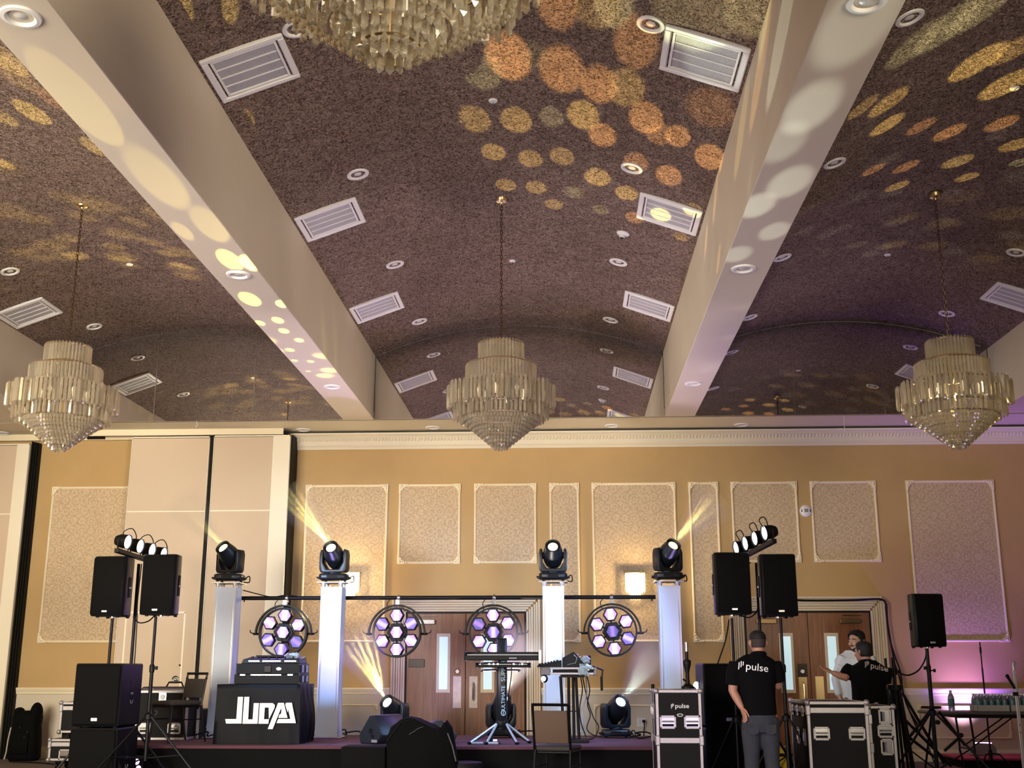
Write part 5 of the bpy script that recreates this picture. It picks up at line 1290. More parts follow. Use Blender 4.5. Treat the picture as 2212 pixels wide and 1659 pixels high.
# ------------------------------------------------------------------ mixer stand with aluminium tray and cables
YT = 14.55
cxt = at(1228, 1450, YT).x; zt_ = at(1228, 1457, YT).z - ZST
t = thing('mixer_stand', 'black two column stand with an aluminium edged tray, right of the third pillar', 'stand', (cxt, YT, ZST))
xl, xr = at(1168, 1450, YT).x - cxt, at(1285, 1450, YT).x - cxt
MB().box(xl + 0.15, xr, -0.2, 0.2, zt_ + 0.01, zt_ + 0.06).build('tray', M_BLACK, t, bevel=0.004)
for zz in (zt_, zt_ + 0.062): MB().box(xl, xr, -0.21, -0.19, zz, zz + 0.024).build('tray_edge', M_ALU, t, bevel=0.003)
for sy in (-0.20, 0.20):
    MB().box(xr - 0.02, xr + 0.02, sy - 0.02, sy + 0.02, zt_ - 0.01, zt_ + 0.09).build('tray_corner', M_CHROME, t, bevel=0.008)
    MB().box(xl, xl + 0.12, sy - 0.02, sy + 0.02, zt_ - 0.01, zt_ + 0.09).build('tray_corner', M_CHROME, t, bevel=0.008)
MB().box(-0.10, 0.20, -0.1, 0.1, zt_ - 0.035, zt_).build('head_plate', M_BLKMET, t)
for x0_, x1_ in ((-0.10, -0.06), (0.0, 0.0), (0.055, 0.06), (0.09, 0.12)): MB().cyl((x0_, 0, zt_ - 0.02), (x1_, 0.02, 0.03), 0.018, n=10).build('post', M_BLKMET, t)
MB().cyl((-0.2, 0.02, 0.36), (0.13, 0.02, 0.36), 0.007, n=6).build('cross_brace', M_BLKMET, t)
MB().box(-0.12, 0.24, -0.2, -0.06, 0, 0.035).box(-0.12, 0.24, 0.1, 0.22, 0, 0.035).box(-0.03, 0.03, -0.2, 0.22, 0, 0.03).build('foot_bar', M_BLKMET, t, bevel=0.006)
MB().tube([(xr - 0.03, -0.2, zt_ + 0.10), (xr + 0.10, -0.2, zt_ + 0.05), (xr + 0.09, -0.2, zt_ + 0.05), (xr + 0.08, -0.2, zt_ - 0.03)], 0.010, 8).build('hook_arm', M_BLKMET, t)
MB().box(xr + 0.06, xr + 0.09, -0.21, -0.19, zt_ - 0.19, zt_ - 0.02).build('hanging_clamp', M_BLACK, t, bevel=0.006)
t2 = thing('small_spot_lamp', 'small lit spot lamp clamped under the left end of the mixer tray', 'lamp', (at(1176, 1466, YT - 0.2).x, YT - 0.22, at(1176, 1466, YT - 0.2).z))
MB().sphere((0, 0, 0), (0.045, 0.05, 0.05), 14, 10).cyl((0, 0.02, 0.03), (0, 0.02, 0.12), 0.012, n=8).build('housing', M_BLKPLA, t2)
MB().at((-0.01, -0.035, 0.0), (R(90), 0, 0)).lathe([(0, 0.022), (0.022, 0.02), (0.03, 0.006)], 16).build('lens', mat('cool_lamp_lit', (1, 1, 1), 0.3, emit=(0.8, 0.95, 1.0), estr=4.0), t2)
q = at(1222, 1440, YT); zq = ZST + zt_ + 0.087
t = thing('audio_mixer', 'black audio mixer tilted on the tray, its knobs toward the back', 'mixer', (q.x + 0.08, YT, zq))
mb = MB(); mb.prism([(-0.12, 0.0), (0.17, 0.0), (0.13, 0.06), (0.02, 0.185), (-0.12, 0.11)], -0.17, 0.15); mb.build('body', M_BLKPLA, t, bevel=0.006)
MB().tube([(-0.06, -0.175, 0.03), (0.04, -0.175, 0.05), (0.06, -0.175, 0.11), (0.02, -0.175, 0.15)], 0.004, 5).build('side_line', M_ALU, t)
for k in range(8): MB().sphere((0.06 + 0.03 * (k % 4), -0.12 + 0.12 * (k // 4), 0.145 - 0.03 * (k % 4)), 0.016, 8, 6).build('knob', M_CHROME, t)
t = thing('drum_pad', 'low ridged black controller sloping up to the mixer on the tray', 'controller', (q.x - 0.19, YT - 0.02, zq))
mb = MB(); mb.prism([(-0.16, 0.0), (0.14, 0.0), (0.14, 0.085), (-0.16, 0.02)], -0.15, 0.14); mb.build('body', M_BLKPLA, t, bevel=0.004)
for k in range(7): MB().at((-0.13 + 0.036 * k, 0, 0.033 + 0.0078 * k)).box(-0.012, 0.012, -0.14, 0.13, -0.008, 0.008).build('key', M_BLKMET, t)
t = thing('crumpled_wrap', 'crumpled clear plastic hanging over the right end of the mixer tray', 'plastic wrap', (at(1262, 1440, YT).x, YT - 0.18, zq - 0.02))
mb = MB()
for k in range(16): mb.at((random.uniform(-0.05, 0.07), random.uniform(-0.04, 0.03), random.uniform(-0.05, 0.14)), (random.uniform(0, 3), random.uniform(0, 3), 0)).prism([(-0.035, -0.03), (0.03, -0.04), (0.045, 0.02), (-0.01, 0.05)], -0.006, 0.01)
mb.build('wrap', M_WRAP, t, smooth=False)['kind'] = 'stuff'
t = thing('wireless_receiver', 'small black upright receiver standing on the right end of the mixer tray', 'receiver', (at(1273, 1440, YT).x, YT + 0.08, zq)); MB().box(-0.022, 0.022, -0.02, 0.02, 0, 0.14).build('body', M_BLKPLA, t, bevel=0.006); MB().box(-0.015, 0.015, -0.021, -0.019, 0.02, 0.09).build('front', M_BLACK, t)
CB = [('black cable hanging down behind the mixer stand, longest of the bundle', [(1258, 1460), (1262, 1480), (1270, 1515), (1282, 1550), (1293, 1570), (1285, 1592), (1270, 1598)]),
      ('black cable hanging straight down beside the mixer stand posts', [(1254, 1460), (1258, 1490), (1252, 1530), (1255, 1560), (1266, 1592)]),
      ('black cable looping from the tray to the stage in front of the floor lamp', [(1268, 1460), (1274, 1490), (1269, 1520), (1275, 1545), (1268, 1575), (1290, 1590), (1330, 1586)]),
      ('pale grey cable dropping from the tray to the stage', [(1266, 1460), (1267, 1500), (1257, 1540), (1258, 1570), (1249, 1592)])]
for lab, pts in CB:
    o = MB().ctube([at(x, y, YT + 0.2 + 0.1 * math.sin(i)) for i, (x, y) in enumerate(pts)], 0.0075, 6).build('audio_cable', M_CABLE if 'pale' not in lab else M_ALU); tag(o, lab, 'cable')
    for v in o.data.vertices: v.co.z = max(v.co.z, ZST + 0.003)
FL = [('tangle of black cable on the stage beside the lettered case', [(1360, 1592), (1385, 1588), (1372, 1582), (1395, 1580), (1410, 1590), (1380, 1594), (1365, 1586)], 15.3), ('black cable along the wall end of the stage, left of the double doors', [(745, 1583), (770, 1574), (795, 1586), (830, 1590)], 15.2),
      ('coiled black cable behind the second pillar foot', [(735, 1575), (742, 1560), (750, 1572), (748, 1588), (738, 1585)], 15.6), ('black cable loops on the stage behind the first chair', [(420, 1588), (440, 1575), (455, 1580), (448, 1590), (462, 1586)], 15.0),
      ('black cable on the stage behind the tan chair', [(1120, 1575), (1150, 1572), (1185, 1576), (1220, 1573)], 15.4)]
for lab, pts, y in FL:
    ps = [at(x, yy, y) for x, yy in pts]
    for i, p in enumerate(ps): p.z = max(ZST + 0.012, min(p.z, ZST + 0.08)); p.y = y + 0.12 * math.sin(2.1 * i)
    o = MB().ctube(ps, 0.010, 6).build('stage_cable', M_CABLE); tag(o, lab, 'cable')

# ------------------------------------------------------------------ monitors and the black bag at the stage edge
M_WEDGE = mat('wedge_paint', (0.007, 0.009, 0.013), 0.45, bump=0.05, scale=200)
p = at(832, 1600, 14.2)
t = thing('stage_monitor', 'black wedge monitor lying on the stage edge, left of the black bag', 'speaker', (p.x, 14.25, ZST), R(-35))
mb = MB(); mb.prism([(-0.20, 0.0), (0.08, 0.0), (0.16, 0.10), (0.02, 0.33), (-0.05, 0.33), (-0.22, 0.10)], -0.24, 0.24); mb.build('cabinet', M_WEDGE, t, bevel=0.012)
MB().at((-0.02, -0.243, 0.15), (R(90), 0, 0)).lathe([(0, 0.004), (0.028, 0.004), (0.032, 0)], 14).build('pole_socket', M_BLACK, t)
MB().at((0.01, -0.243, 0.09), (R(90), 0, 0)).lathe([(0, 0.004), (0.022, 0.004), (0.026, 0)], 14).build('jack_socket', M_BLACK, t)
MB().box(0.0, 0.09, -0.247, -0.24, 0.02, 0.05).build('badge', mat('badge_silver', (0.5, 0.5, 0.5), 0.35, metal=0.7), t)
p = at(950, 1590, 14.2)
t = thing('stage_monitor', 'black monitor speaker tipped on its back with violet rim light, right of the black bag', 'speaker', (p.x - 0.02, 14.3, ZST), R(12))
q_ = [(-0.2, 0.0), (0.16, 0.0), (0.20, 0.10), (0.02, 0.27), (-0.08, 0.26), (-0.20, 0.12)]
mb = MB(); mb.prism(q_, -0.2, 0.22); mb.build('cabinet', M_WEDGE, t, bevel=0.02, segs=2)
MB().box(-0.06, 0.05, -0.206, -0.2, 0.03, 0.09).build('handle_cup', M_BLACK, t, bevel=0.004)
MB().tube([(-0.07, -0.206, 0.10), (0.05, -0.206, 0.03)], 0.005, 6).build('rim', M_CHROME, t)
yb = 13.25
t = thing('black_bag', 'slumped open black gig bag standing in front of the stage, below the monitors', 'bag', (at(915, 1640, yb).x, yb, 0))
def bz(px, py): q = at(px, py, yb); return (q.x - at(915, 1640, yb).x, q.z)
fl_ = [(836, 1596), (845, 1570), (868, 1552), (885, 1548), (905, 1553), (925, 1562), (940, 1566), (955, 1575), (966, 1556), (978, 1572), (984, 1605), (990, 1642)]
pf = [bz(*q) for q in fl_]
mb = MB(); rows = []
for yy, s in ((-0.16, 0.90), (-0.12, 0.97), (-0.02, 1.0), (0.08, 0.98), (0.16, 0.9)):
    rows.append([(pf[0][0] * s + 0.02, yy, 0.0)] + [(x * s, yy, z * (0.985 if abs(yy) > 0.1 else 1.0) + 0.01 * math.sin(8 * x + yy * 20)) for x, z in pf] + [(pf[-1][0] * s + 0.02, yy, 0.0)])
mb.loft(rows); mb.build('body', mat('black_nylon', (0.0018, 0.0018, 0.0018), 0.85, bump=0.2, scale=25, spec=0.12), t, angle=60)
fz = [bz(*q) for q in [(840, 1600), (870, 1560), (900, 1552), (940, 1572), (962, 1570)]]
MB().tube([(x, -0.165, z) for x, z in fz], 0.006, 6).build('zip', M_BLKMET, t)
MB().tube([(bz(888, 1585)[0], -0.175, bz(888, 1585)[1]), (bz(908, 1572)[0], -0.175, bz(908, 1572)[1]), (bz(918, 1568)[0], -0.17, bz(918, 1568)[1])], 0.004, 6).build('seam', mat('grey_seam', (0.06, 0.06, 0.06), 0.6), t)
MB().tube([(bz(970, 1582)[0], -0.165, bz(970, 1582)[1]), (bz(980, 1608)[0], -0.165, bz(980, 1608)[1]), (bz(988, 1642)[0], -0.165, bz(988, 1642)[1])], 0.008, 6).build('piping', mat('grey_seam', (0.06, 0.06, 0.06), 0.6), t)
t = thing('drum_case', 'round black case low in front of the stage, right of the black bag', 'case', (at(1000, 1650, 13.2).x, 13.35, 0))
MB().lathe([(0, 0.0), (0.20, 0.0), (0.22, 0.02), (0.22, 0.25), (0.20, 0.30), (0, 0.31)], 28).build('shell', M_BLACK, t)
MB().lathe([(0.222, 0.20), (0.227, 0.205), (0.227, 0.225), (0.222, 0.23)], 28).build('rim_band', M_BLKPLA, t)
x0_, x1_ = at(742, 1630, 13.4).x, at(838, 1630, 13.4).x
t = thing('covered_crate', 'black cloth covered crate standing against the stage front, left of the black bag', 'crate', ((x0_ + x1_) / 2, 13.42, 0))
MB().box(-(x1_ - x0_) / 2, (x1_ - x0_) / 2, -0.2, 0.2, 0, at(790, 1612, 13.3).z).build('cover', M_CLOTHBLK, t, bevel=0.02, segs=2)
MB().tube([(-0.2, -0.205, 0.1), (0.0, -0.21, 0.14), (0.2, -0.205, 0.1)], 0.008, 6).build('strap', M_BLACK, t)
# violet floor lamp glimpsed under the left tripod
p = at(300, 1645, 13.55)
t = thing('floor_uplight', 'small violet lit floor lamp between the left subwoofers and the stage', 'lamp', (at(299, 1645, 13.5).x, 13.5, 0))
MB().box(-0.075, 0.075, -0.06, 0.06, 0.0, 0.34).build('housing', M_BLKPLA, t, bevel=0.01)
M_VIO = mat('violet_lens_lit', (0.9, 0.6, 1), 0.3, emit=(0.85, 0.45, 1.0), estr=2.6)
for dx, dz, r in ((0.0, 0.285, 0.036), (0.03, 0.215, 0.03), (-0.03, 0.20, 0.022), (-0.03, 0.15, 0.02), (0.015, 0.14, 0.02)): MB().at((dx, -0.062, dz), (R(90), 0, 0)).lathe([(0, 0.004), (r, 0.002), (r, 0)], 8).build('lens', M_VIO, t)

# ------------------------------------------------------------------ left corner: backpack
yb = 17.25
xb = at(57, 1580, yb).x
t = thing('backpack', 'bulky black backpack on the floor against the left wall', 'backpack', (xb, yb, 0))
hb = at(60, 1532, yb).z
mb = MB(); rows = []
for z, w_, d_ in ((0.0, 0.20, 0.12), (0.05, 0.225, 0.15), (0.25, 0.22, 0.16), (0.42, 0.205, 0.155), (0.50, 0.195, 0.14), (0.53, 0.20, 0.15), (0.62, 0.205, 0.15), (hb - 0.06, 0.19, 0.13), (hb - 0.02, 0.14, 0.09)):
    rows.append([(math.copysign(abs(math.cos(a)) ** 0.6, math.cos(a)) * w_, math.copysign(abs(math.sin(a)) ** 0.6, math.sin(a)) * d_, z) for a in [2 * PI * k / 20 for k in range(20)]])
mb.loft(rows); mb.build('body', mat('black_nylon', (0.0018, 0.0018, 0.0018), 0.85, bump=0.2, scale=25, spec=0.12), t, angle=60)
mb = MB(); mb.sphere((0.14, -0.03, hb - 0.05), (0.085, 0.12, 0.15), 14, 10).sphere((-0.12, -0.03, hb - 0.03), (0.07, 0.10, 0.06), 12, 8); mb.build('top_roll', mat('black_nylon', (0, 0, 0)), t)
MB().box(-0.15, 0.12, -0.185, -0.12, 0.10, 0.40).build('front_pocket', mat('black_nylon', (0, 0, 0)), t, bevel=0.03, segs=2)
for dx, dz in ((-0.02, 0.46), (0.10, 0.40), (0.06, 0.33)): MB().at((dx, -0.19, dz)).tube([(0, 0, 0), (0.006, -0.004, 0.022)], 0.005, 6).build('zip_pull', M_CHROME, t)
MB().tube([(-0.215, -0.05, 0.47), (-0.235, -0.06, 0.3), (-0.25, -0.05, 0.12), (-0.27, -0.05, 0.02)], 0.010, 6).build('strap', mat('pale_strap', (0.5, 0.45, 0.38), 0.6), t)
o = MB().ctube([(at(20, 1650, 16.9).x, 16.9, 0.012), (at(80, 1648, 16.8).x, 16.75, 0.012), (at(130, 1645, 16.7).x, 16.5, 0.012)], 0.010, 6).build('floor_cable', M_CABLE); tag(o, 'black cable lying on the floor below the backpack', 'cable')

# ------------------------------------------------------------------ right side: table, bottles, stands, uplight
YTB = 15.6
zta = at(2100, 1538, YTB - 0.3).z
xa = at(1998, 1530, YTB).x
t = thing('folding_table', 'long black folding table with water bottles by the purple lit wall', 'table', (xa, YTB, 0))
MB().box(0, 2.4, -0.36, 0.36, zta - 0.035, zta).build('table_top', mat('dark_table_top', (0.05, 0.04, 0.038), 0.45), t, bevel=0.012, segs=2)
MB().box(0.3, 2.1, -0.3, 0.3, zta - 0.075, zta - 0.034).build('apron', M_BLKMET, t, bevel=0.006)
for x in (0.47, 1.95):
    for sy in (-0.28, 0.28): MB().tube([(x, sy, zta - 0.05), (x + 0.02, sy, 0.45), (x + 0.02, sy * 1.02, 0.28), (x + 0.08, sy * 1.05, 0.0)], 0.014, 8).build('leg', M_BLKMET, t)
    MB().cyl((x + 0.02, -0.28, 0.32), (x + 0.02, 0.28, 0.32), 0.010, n=8).build('cross_bar', M_BLKMET, t)
MB().cyl((0.49, 0.05, 0.36), (1.05, 0.05, zta - 0.05), 0.009, n=8).cyl((0.49, -0.05, 0.30), (1.12, -0.05, zta - 0.05), 0.009, n=8).build('leg_stay', M_BLKMET, t)
M_PET = mat('clear_pet', (0.62, 0.75, 0.78), 0.08, trans=0.85)
M_LABEL = mat('bottle_label', (0.06, 0.14, 0.15), 0.4)
def bottle_parts(t, x, y, z, s=1.0):
    b = MB().at((x, y, z), (0, 0, 0), (s, s, s)).lathe([(0, 0), (0.030, 0.0), (0.033, 0.01), (0.033, 0.05), (0.031, 0.055), (0.033, 0.06), (0.033, 0.13), (0.027, 0.16), (0.014, 0.185), (0.013, 0.20)], 14).build('bottle', M_PET, t)
    MB().at((x, y, z), (0, 0, 0), (s, s, s)).lathe([(0.0335, 0.062), (0.0338, 0.065), (0.0338, 0.125), (0.0335, 0.128)], 14).build('label', M_LABEL, b)
    MB().at((x, y, z), (0, 0, 0), (s, s, s)).lathe([(0.015, 0.197), (0.016, 0.2), (0.016, 0.215), (0, 0.217)], 12).build('cap', M_WHITE, b)
p = at(2056, 1530, YTB - 0.15)
t = thing('water_bottle', 'single plastic water bottle standing on the folding table', 'bottle', (p.x, YTB - 0.15, zta + 0.001)); bottle_parts(t, 0, 0, 0, 1.22)
for px0, px1, lab in ((2109, 2179, 'tray of shrink wrapped water bottles on the folding table'), (2182, 2250, 'tray of water bottles at the right edge, behind the aluminium stand')):
    x0_, x1_ = at(px0, 1520, YTB - 0.2).x, at(px1, 1520, YTB - 0.2).x
    t = thing('bottle_tray', lab, 'water bottles', ((x0_ + x1_) / 2, YTB - 0.08, zta + 0.001))
    w_ = x1_ - x0_
    tr = MB()
    for a, b, c, d, e, f in ((-w_ / 2, w_ / 2, -0.14, 0.14, 0, 0.005), (-w_ / 2, w_ / 2, -0.14, -0.136, 0, 0.08), (-w_ / 2, w_ / 2, 0.136, 0.14, 0, 0.08), (-w_ / 2, -w_ / 2 + 0.004, -0.14, 0.14, 0, 0.08), (w_ / 2 - 0.004, w_ / 2, -0.14, 0.14, 0, 0.08)): tr.box(a, b, c, d, e, f)
    tr.build('cardboard_tray', mat('grey_cardboard', (0.33, 0.30, 0.27), 0.8), t)
    nx = max(2, int(w_ / 0.072))
    for i in range(nx):
        for j in range(3): bottle_parts(t, -w_ / 2 + w_ * (i + 0.5) / nx, -0.095 + 0.09 * j, 0.006, 0.98)
# uplight and the thin stand in front of the wall
p = at(2120, 1632, 17.3)
t = thing('wall_uplight', 'grey LED uplight on the red riser washing the wall purple', 'lamp', (at(2122, 1632, 17.2).x, 17.15, 0.126))
mb = MB(); mb.prism([(-0.17, 0.0), (0.17, 0.0), (0.17, 0.10), (0.12, 0.16), (-0.08, 0.17), (-0.17, 0.07)], -0.06, 0.06); mb.build('housing', mat('grey_lamp_paint', (0.25, 0.24, 0.30), 0.45), t, bevel=0.008)
MB().box(-0.10, 0.12, -0.03, 0.05, 0.162, 0.172).build('lens', mat('uplight_lens_lit', (0.9, 0.5, 1.0), 0.3, emit=(0.8, 0.35, 1.0), estr=6.0), t)
ux = at(2122, 1632, 17.2).x
light('uplight_beam', 'SPOT', (ux + 0.0, 17.22, 0.36), 150, (0.38, 0.13, 1.0), (ux + 0.1, 17.62, 3.2), 0.05, spot=R(100), blend=1.0)
light('uplight_beam_white', 'SPOT', (ux - 0.05, 17.24, 0.32), 60, (1.0, 0.62, 0.95), (ux - 0.08, 17.66, 0.85), 0.05, spot=R(60), blend=0.9)
light('uplight_beam_blue', 'SPOT', (ux + 0.02, 17.18, 0.36), 45, (0.20, 0.12, 1.0), (ux + 0.0, 17.50, 2.2), 0.05, spot=R(120), blend=0.9)
# an assumed second uplight added further right, outside the frame, that tints the crown and soffit
light('uplight_beam', 'SPOT', (8.0, 17.25, 0.4), 210, (0.42, 0.16, 1.0), (7.85, 17.55, 4.5), 0.1, spot=R(75), blend=1.0)
YS = 16.6
sx_ = at(2137, 1600, YS).x
t = thing('thin_stand', 'thin dark stand with a small tripod foot before the purple lit wall', 'stand', (sx_, YS, 0.126 if False else 0.0))
zt2 = at(2112, 1387, YS).z
MB().cyl((0, 0, 0.12), (0, 0, zt2 - 0.35), 0.012, n=8).build('lower_tube', M_BLKMET, t)
MB().cyl((0, 0, zt2 - 0.40), (0, 0, zt2), 0.009, n=8).cyl((0, 0, zt2 - 0.15), (0, 0, zt2 - 0.07), 0.015, n=8).build('upper_tube', M_BLKMET, t)
MB().cyl((0, 0, 0.10), (0, 0, 0.24), 0.026, n=10).build('hub', M_BLKPLA, t)
for k in range(3):
    a = R(-20 + 120 * k); MB().tube([(0.02 * math.cos(a), 0.02 * math.sin(a), 0.19), (0.11 * math.cos(a), 0.11 * math.sin(a), 0.18), (0.27 * math.cos(a), 0.27 * math.sin(a), 0.015)], 0.011, 8).build('leg', M_BLKMET, t)
# aluminium post with microphone on a gooseneck at the right edge
YA = 13.6
p0 = at(2206, 1600, YA)
t = thing('aluminium_post', 'grey aluminium post with a slanted microphone arm at the right edge', 'stand', (p0.x, YA, 0))
za = at(2205, 1432, YA).z
MB().box(-0.018, 0.018, -0.012, 0.012, 0.0, za - 0.06).build('post', M_ALU, t, bevel=0.004)
MB().tube([(0, 0, za - 0.08), (-0.004, 0, za - 0.03), (0.0, 0, za - 0.002), (0.03, 0, za)], 0.016, 10).build('bent_top', M_ALU, t)
MB().box(-0.04, 0.016, -0.025, 0.005, za - 0.36, za - 0.32).build('clamp', M_BLACK, t, bevel=0.004)
MB().cyl((-0.02, -0.02, za - 0.28), (-0.085, -0.02, za - 0.15), 0.014, 0.017, 10).sphere((-0.088, -0.02, za - 0.145), 0.022, 10, 8).build('microphone', M_BLACK, t)
for zz in (0.62, 0.70): MB().box(-0.006, 0.006, -0.0135, -0.011, zz - 0.006, zz + 0.006).build('hole', M_BLACK, t)
MB().box(-0.12, 0.12, -0.12, 0.12, 0, 0.012).build('base', M_BLKMET, t)
# crank stand of the single loudspeaker
p = at(2014, 1530, 14.5)
zr3 = SPOS['r3'].z
t = make_stand('speaker_stand', 'black heavy stand with crossing legs under the single loudspeaker', (SPOS['r3'].x, 14.5, 0), zr3 - 0.001, 0.80, 0.75, R(205), r=0.022, base=0.12)
MB().box(-0.07, 0.09, -0.09, 0.09, 0.845, 0.875).build('collar_plate', M_BLKMET, t, bevel=0.006)
MB().cyl((-0.03, 0, 1.29), (-0.09, 0, 1.29), 0.008, n=8).cyl((-0.09, 0, 1.27), (-0.09, 0, 1.31), 0.014, n=8).build('pin_knob', M_BLKPLA, t)
# bundled folded stands and a scissor frame beside the second door
YF = 14.3
for i, (px0, py0, w_, lab) in enumerate([(1934, 1485, 0.085, 'bundle of folded black stands beside the casing of the right door'), (1915, 1422, 0.03, 'slim folded black stand left of the bundle beside the right door casing')]):
    pt = at(px0, py0, YF); 
    t = thing('folded_stand', lab, 'stand', (at(px0 + 12, 1640, YF).x, YF - i * 0.05, 0))
    H = pt.z
    if i == 0:
        for k in range(7):
            a = 2 * PI * k / 7; MB().cyl((0.05 * math.cos(a), 0.05 * math.sin(a), H), (0.13 * math.cos(a) + 0.03, 0.10 * math.sin(a), 0.0), 0.017, n=8).build('leg', M_BLKMET, t)
        MB().cyl((0, 0, H - 0.03), (0, 0, H + 0.03), w_, n=14).build('collar', M_BLKPLA, t)
        ztop = at(1929, 1420, YF).z
        MB().cyl((0, 0, H), (0, 0, ztop), 0.022, n=10).build('tube', M_BLKMET, t)
        MB().cyl((0, 0, (H + ztop) / 2 - 0.03), (0, 0, (H + ztop) / 2 + 0.05), 0.036, n=12).build('clamp', M_BLKPLA, t)
        MB().tube([(-0.03, 0, (H + ztop) / 2 + 0.02), (-0.09, 0, (H + ztop) / 2 + 0.05), (-0.09, 0, (H + ztop) / 2 - 0.01)], 0.010, 6).build('knob', M_BLKPLA, t)
    else:
        MB().cyl((0, 0, 0), (0, 0, H), 0.016, n=10).build('tube', M_BLKMET, t)
        MB().cyl((0, 0, H - 0.22), (0, 0, H - 0.14), 0.03, n=10).build('clamp', M_BLKPLA, t)
        MB().tube([(0.02, 0, H - 0.18), (0.07, 0, H - 0.12), (0.07, 0, H - 0.22)], 0.010, 6).build('knob', M_BLKPLA, t)
        for k in range(3):
            a = 2 * PI * k / 3; MB().cyl((0.02 * math.cos(a), 0.02 * math.sin(a), 0.6), (0.07 * math.cos(a), 0.07 * math.sin(a), 0.0), 0.010, n=8).build('leg', M_BLKMET, t)
YX = 14.75
def bar(px0, py0, px1, py1, r=0.02, nm='strut', t=None, y=YX):
    a, b = at(px0, py0, y), at(px1, py1, y); o = t.location
    a.z = max(a.z, 0.02); b.z = max(b.z, 0.02)
    MB().cyl(a - Vector(o), b - Vector(o), r, n=8).build(nm, M_BLKMET, t)
o_ = at(1990, 1640, YX)
t = thing('scissor_stand', 'black crossed tube frame leaning between the folded stands and the table', 'stand', (o_.x, YX, 0))
for a in [(1948, 1495, 2040, 1650), (1930, 1530, 2055, 1655), (2012, 1532, 1962, 1595), (1960, 1590, 2025, 1640), (2028, 1537, 2085, 1610), (2078, 1588, 2040, 1622)]: bar(*a, r=0.018, t=t)
o_ = at(2060, 1640, 14.0)
for px, py, y in ((2025, 1560, 14.75), (2075, 1588, 14.75)): q = at(px, py, y); MB().at((q.x - t.location.x, 0.0, q.z)).cyl((0, -0.03, 0), (0, 0.03, 0), 0.028, n=10).build('pivot', M_BLKPLA, t)
for i, (pts, lab) in enumerate([([(1480, 1297), (1530, 1296), (1560, 1299)], 'black cable run behind the right hand loudspeakers'), ]): pass
yc = YW - 0.10
for lab, pts, r in [('black cable stapled along the head casing of the right door', [(1712, 1296), (1740, 1297), (1790, 1297), (1850, 1296), (1895, 1294), (1910, 1298), (1915, 1312)], 0.016),
                 ('black cable dropping down the right side of the right door casing', [(1915, 1305), (1917, 1340), (1924, 1385), (1932, 1430), (1942, 1460), (1955, 1510), (1975, 1560), (1990, 1590)], 0.013),
                 ('second black cable hanging beside the right door casing', [(1913, 1310), (1920, 1370), (1934, 1420), (1945, 1452), (1952, 1500), (1962, 1530), (1985, 1570)], 0.012)]:
    o = MB().ctube([at(x, y, yc) for x, y in pts], r, 6).build('wall_cable', M_CABLE); tag(o, lab, 'cable')
o = MB().ctube([at(x, y, 14.5 + 0.1 * math.sin(k)) for k, (x, y) in enumerate([(2002, 1402), (1998, 1425), (1985, 1447), (1965, 1458), (1948, 1456), (1940, 1448)])], 0.010, 6).build('speaker_cable', M_CABLE); tag(o, 'black cable sagging from the single loudspeaker to the folded stands', 'cable')
o = MB().ctube([at(x, y, 13.1) for x, y in [(1575, 1338), (1568, 1380), (1555, 1420), (1541, 1462)]], 0.008, 6).build('speaker_cable', M_CABLE); tag(o, 'thin black cable slanting from the right loudspeaker pole to the subwoofer', 'cable')
o = MB().ctube([at(x, y, 13.1) for x, y in [(1600, 1330), (1618, 1334), (1632, 1325), (1637, 1315)]], 0.008, 6).build('speaker_cable', M_CABLE); tag(o, 'short black cable sagging between the two right loudspeakers', 'cable')
o = MB().ctube([at(x, y, 13.1) for x, y in [(288, 1331), (300, 1345), (320, 1342), (334, 1330)]], 0.008, 6).build('speaker_cable', M_CABLE); tag(o, 'short black cable sagging between the two left loudspeakers', 'cable')
o = MB().ctube([at(x, y, 13.2) for x, y in [(306, 1218), (297, 1300), (296, 1340), (292, 1410), (288, 1462)]], 0.007, 6).build('speaker_cable', M_CABLE); tag(o, 'thin black cable taped down the left light pole', 'cable')
# yellow cases glimpsed behind the standing man
t = thing('yellow_case', 'small yellow and black toolbox on the floor between the standing man and wide road case', 'toolbox', (at(1684, 1620, 13.6).x, 13.6, 0))
M_YEL = mat('yellow_plastic', (0.75, 0.48, 0.02), 0.4)
MB().box(-0.12, 0.12, -0.1, 0.1, 0.20, 0.36).build('lower_box', M_YEL, t, bevel=0.01)
MB().box(-0.11, 0.11, -0.1, 0.1, 0.39, 0.46).build('lid', M_YEL, t, bevel=0.01)
MB().box(-0.125, 0.125, -0.105, 0.105, 0.36, 0.39).box(-0.125, 0.125, -0.11, 0.1, 0.0, 0.20).build('black_band', M_BLKPLA, t, bevel=0.006)
for k in range(4): MB().box(-0.09 + 0.05 * k, -0.06 + 0.05 * k, -0.118, -0.108, 0.05, 0.15).build('clip', M_CHROME, t, bevel=0.003)
# pole on the tall case, glass with lit candles behind it
p = at(1486, 1490, 12.72)
t = thing('pole_adapter', 'black pole adapter standing on top of the tall lettered road case', 'stand', (p.x, 12.72, 1.105))
hh = at(1486, 1387, 12.72).z - 1.105
MB().lathe([(0, 0), (0.07, 0.0), (0.07, 0.02), (0.05, 0.035), (0.03, 0.05)], 20).build('base', M_BLKPLA, t)
MB().lathe([(0.028, 0.04), (0.021, 0.10), (0.02, 0.16), (0.03, 0.21), (0.042, 0.25), (0.044, 0.285), (0.036, 0.30), (0.018, 0.305)], 18).build('neck', M_BLKPLA, t)
MB().cyl((0, 0, 0.30), (0, 0, hh - 0.10), 0.018, n=12).build('tube', M_BLKMET, t)
MB().cyl((0, 0, hh - 0.10), (0, 0, hh), 0.017, n=12).build('steel_tip', mat('brushed_tip', (0.4, 0.4, 0.42), 0.35, metal=0.8), t)
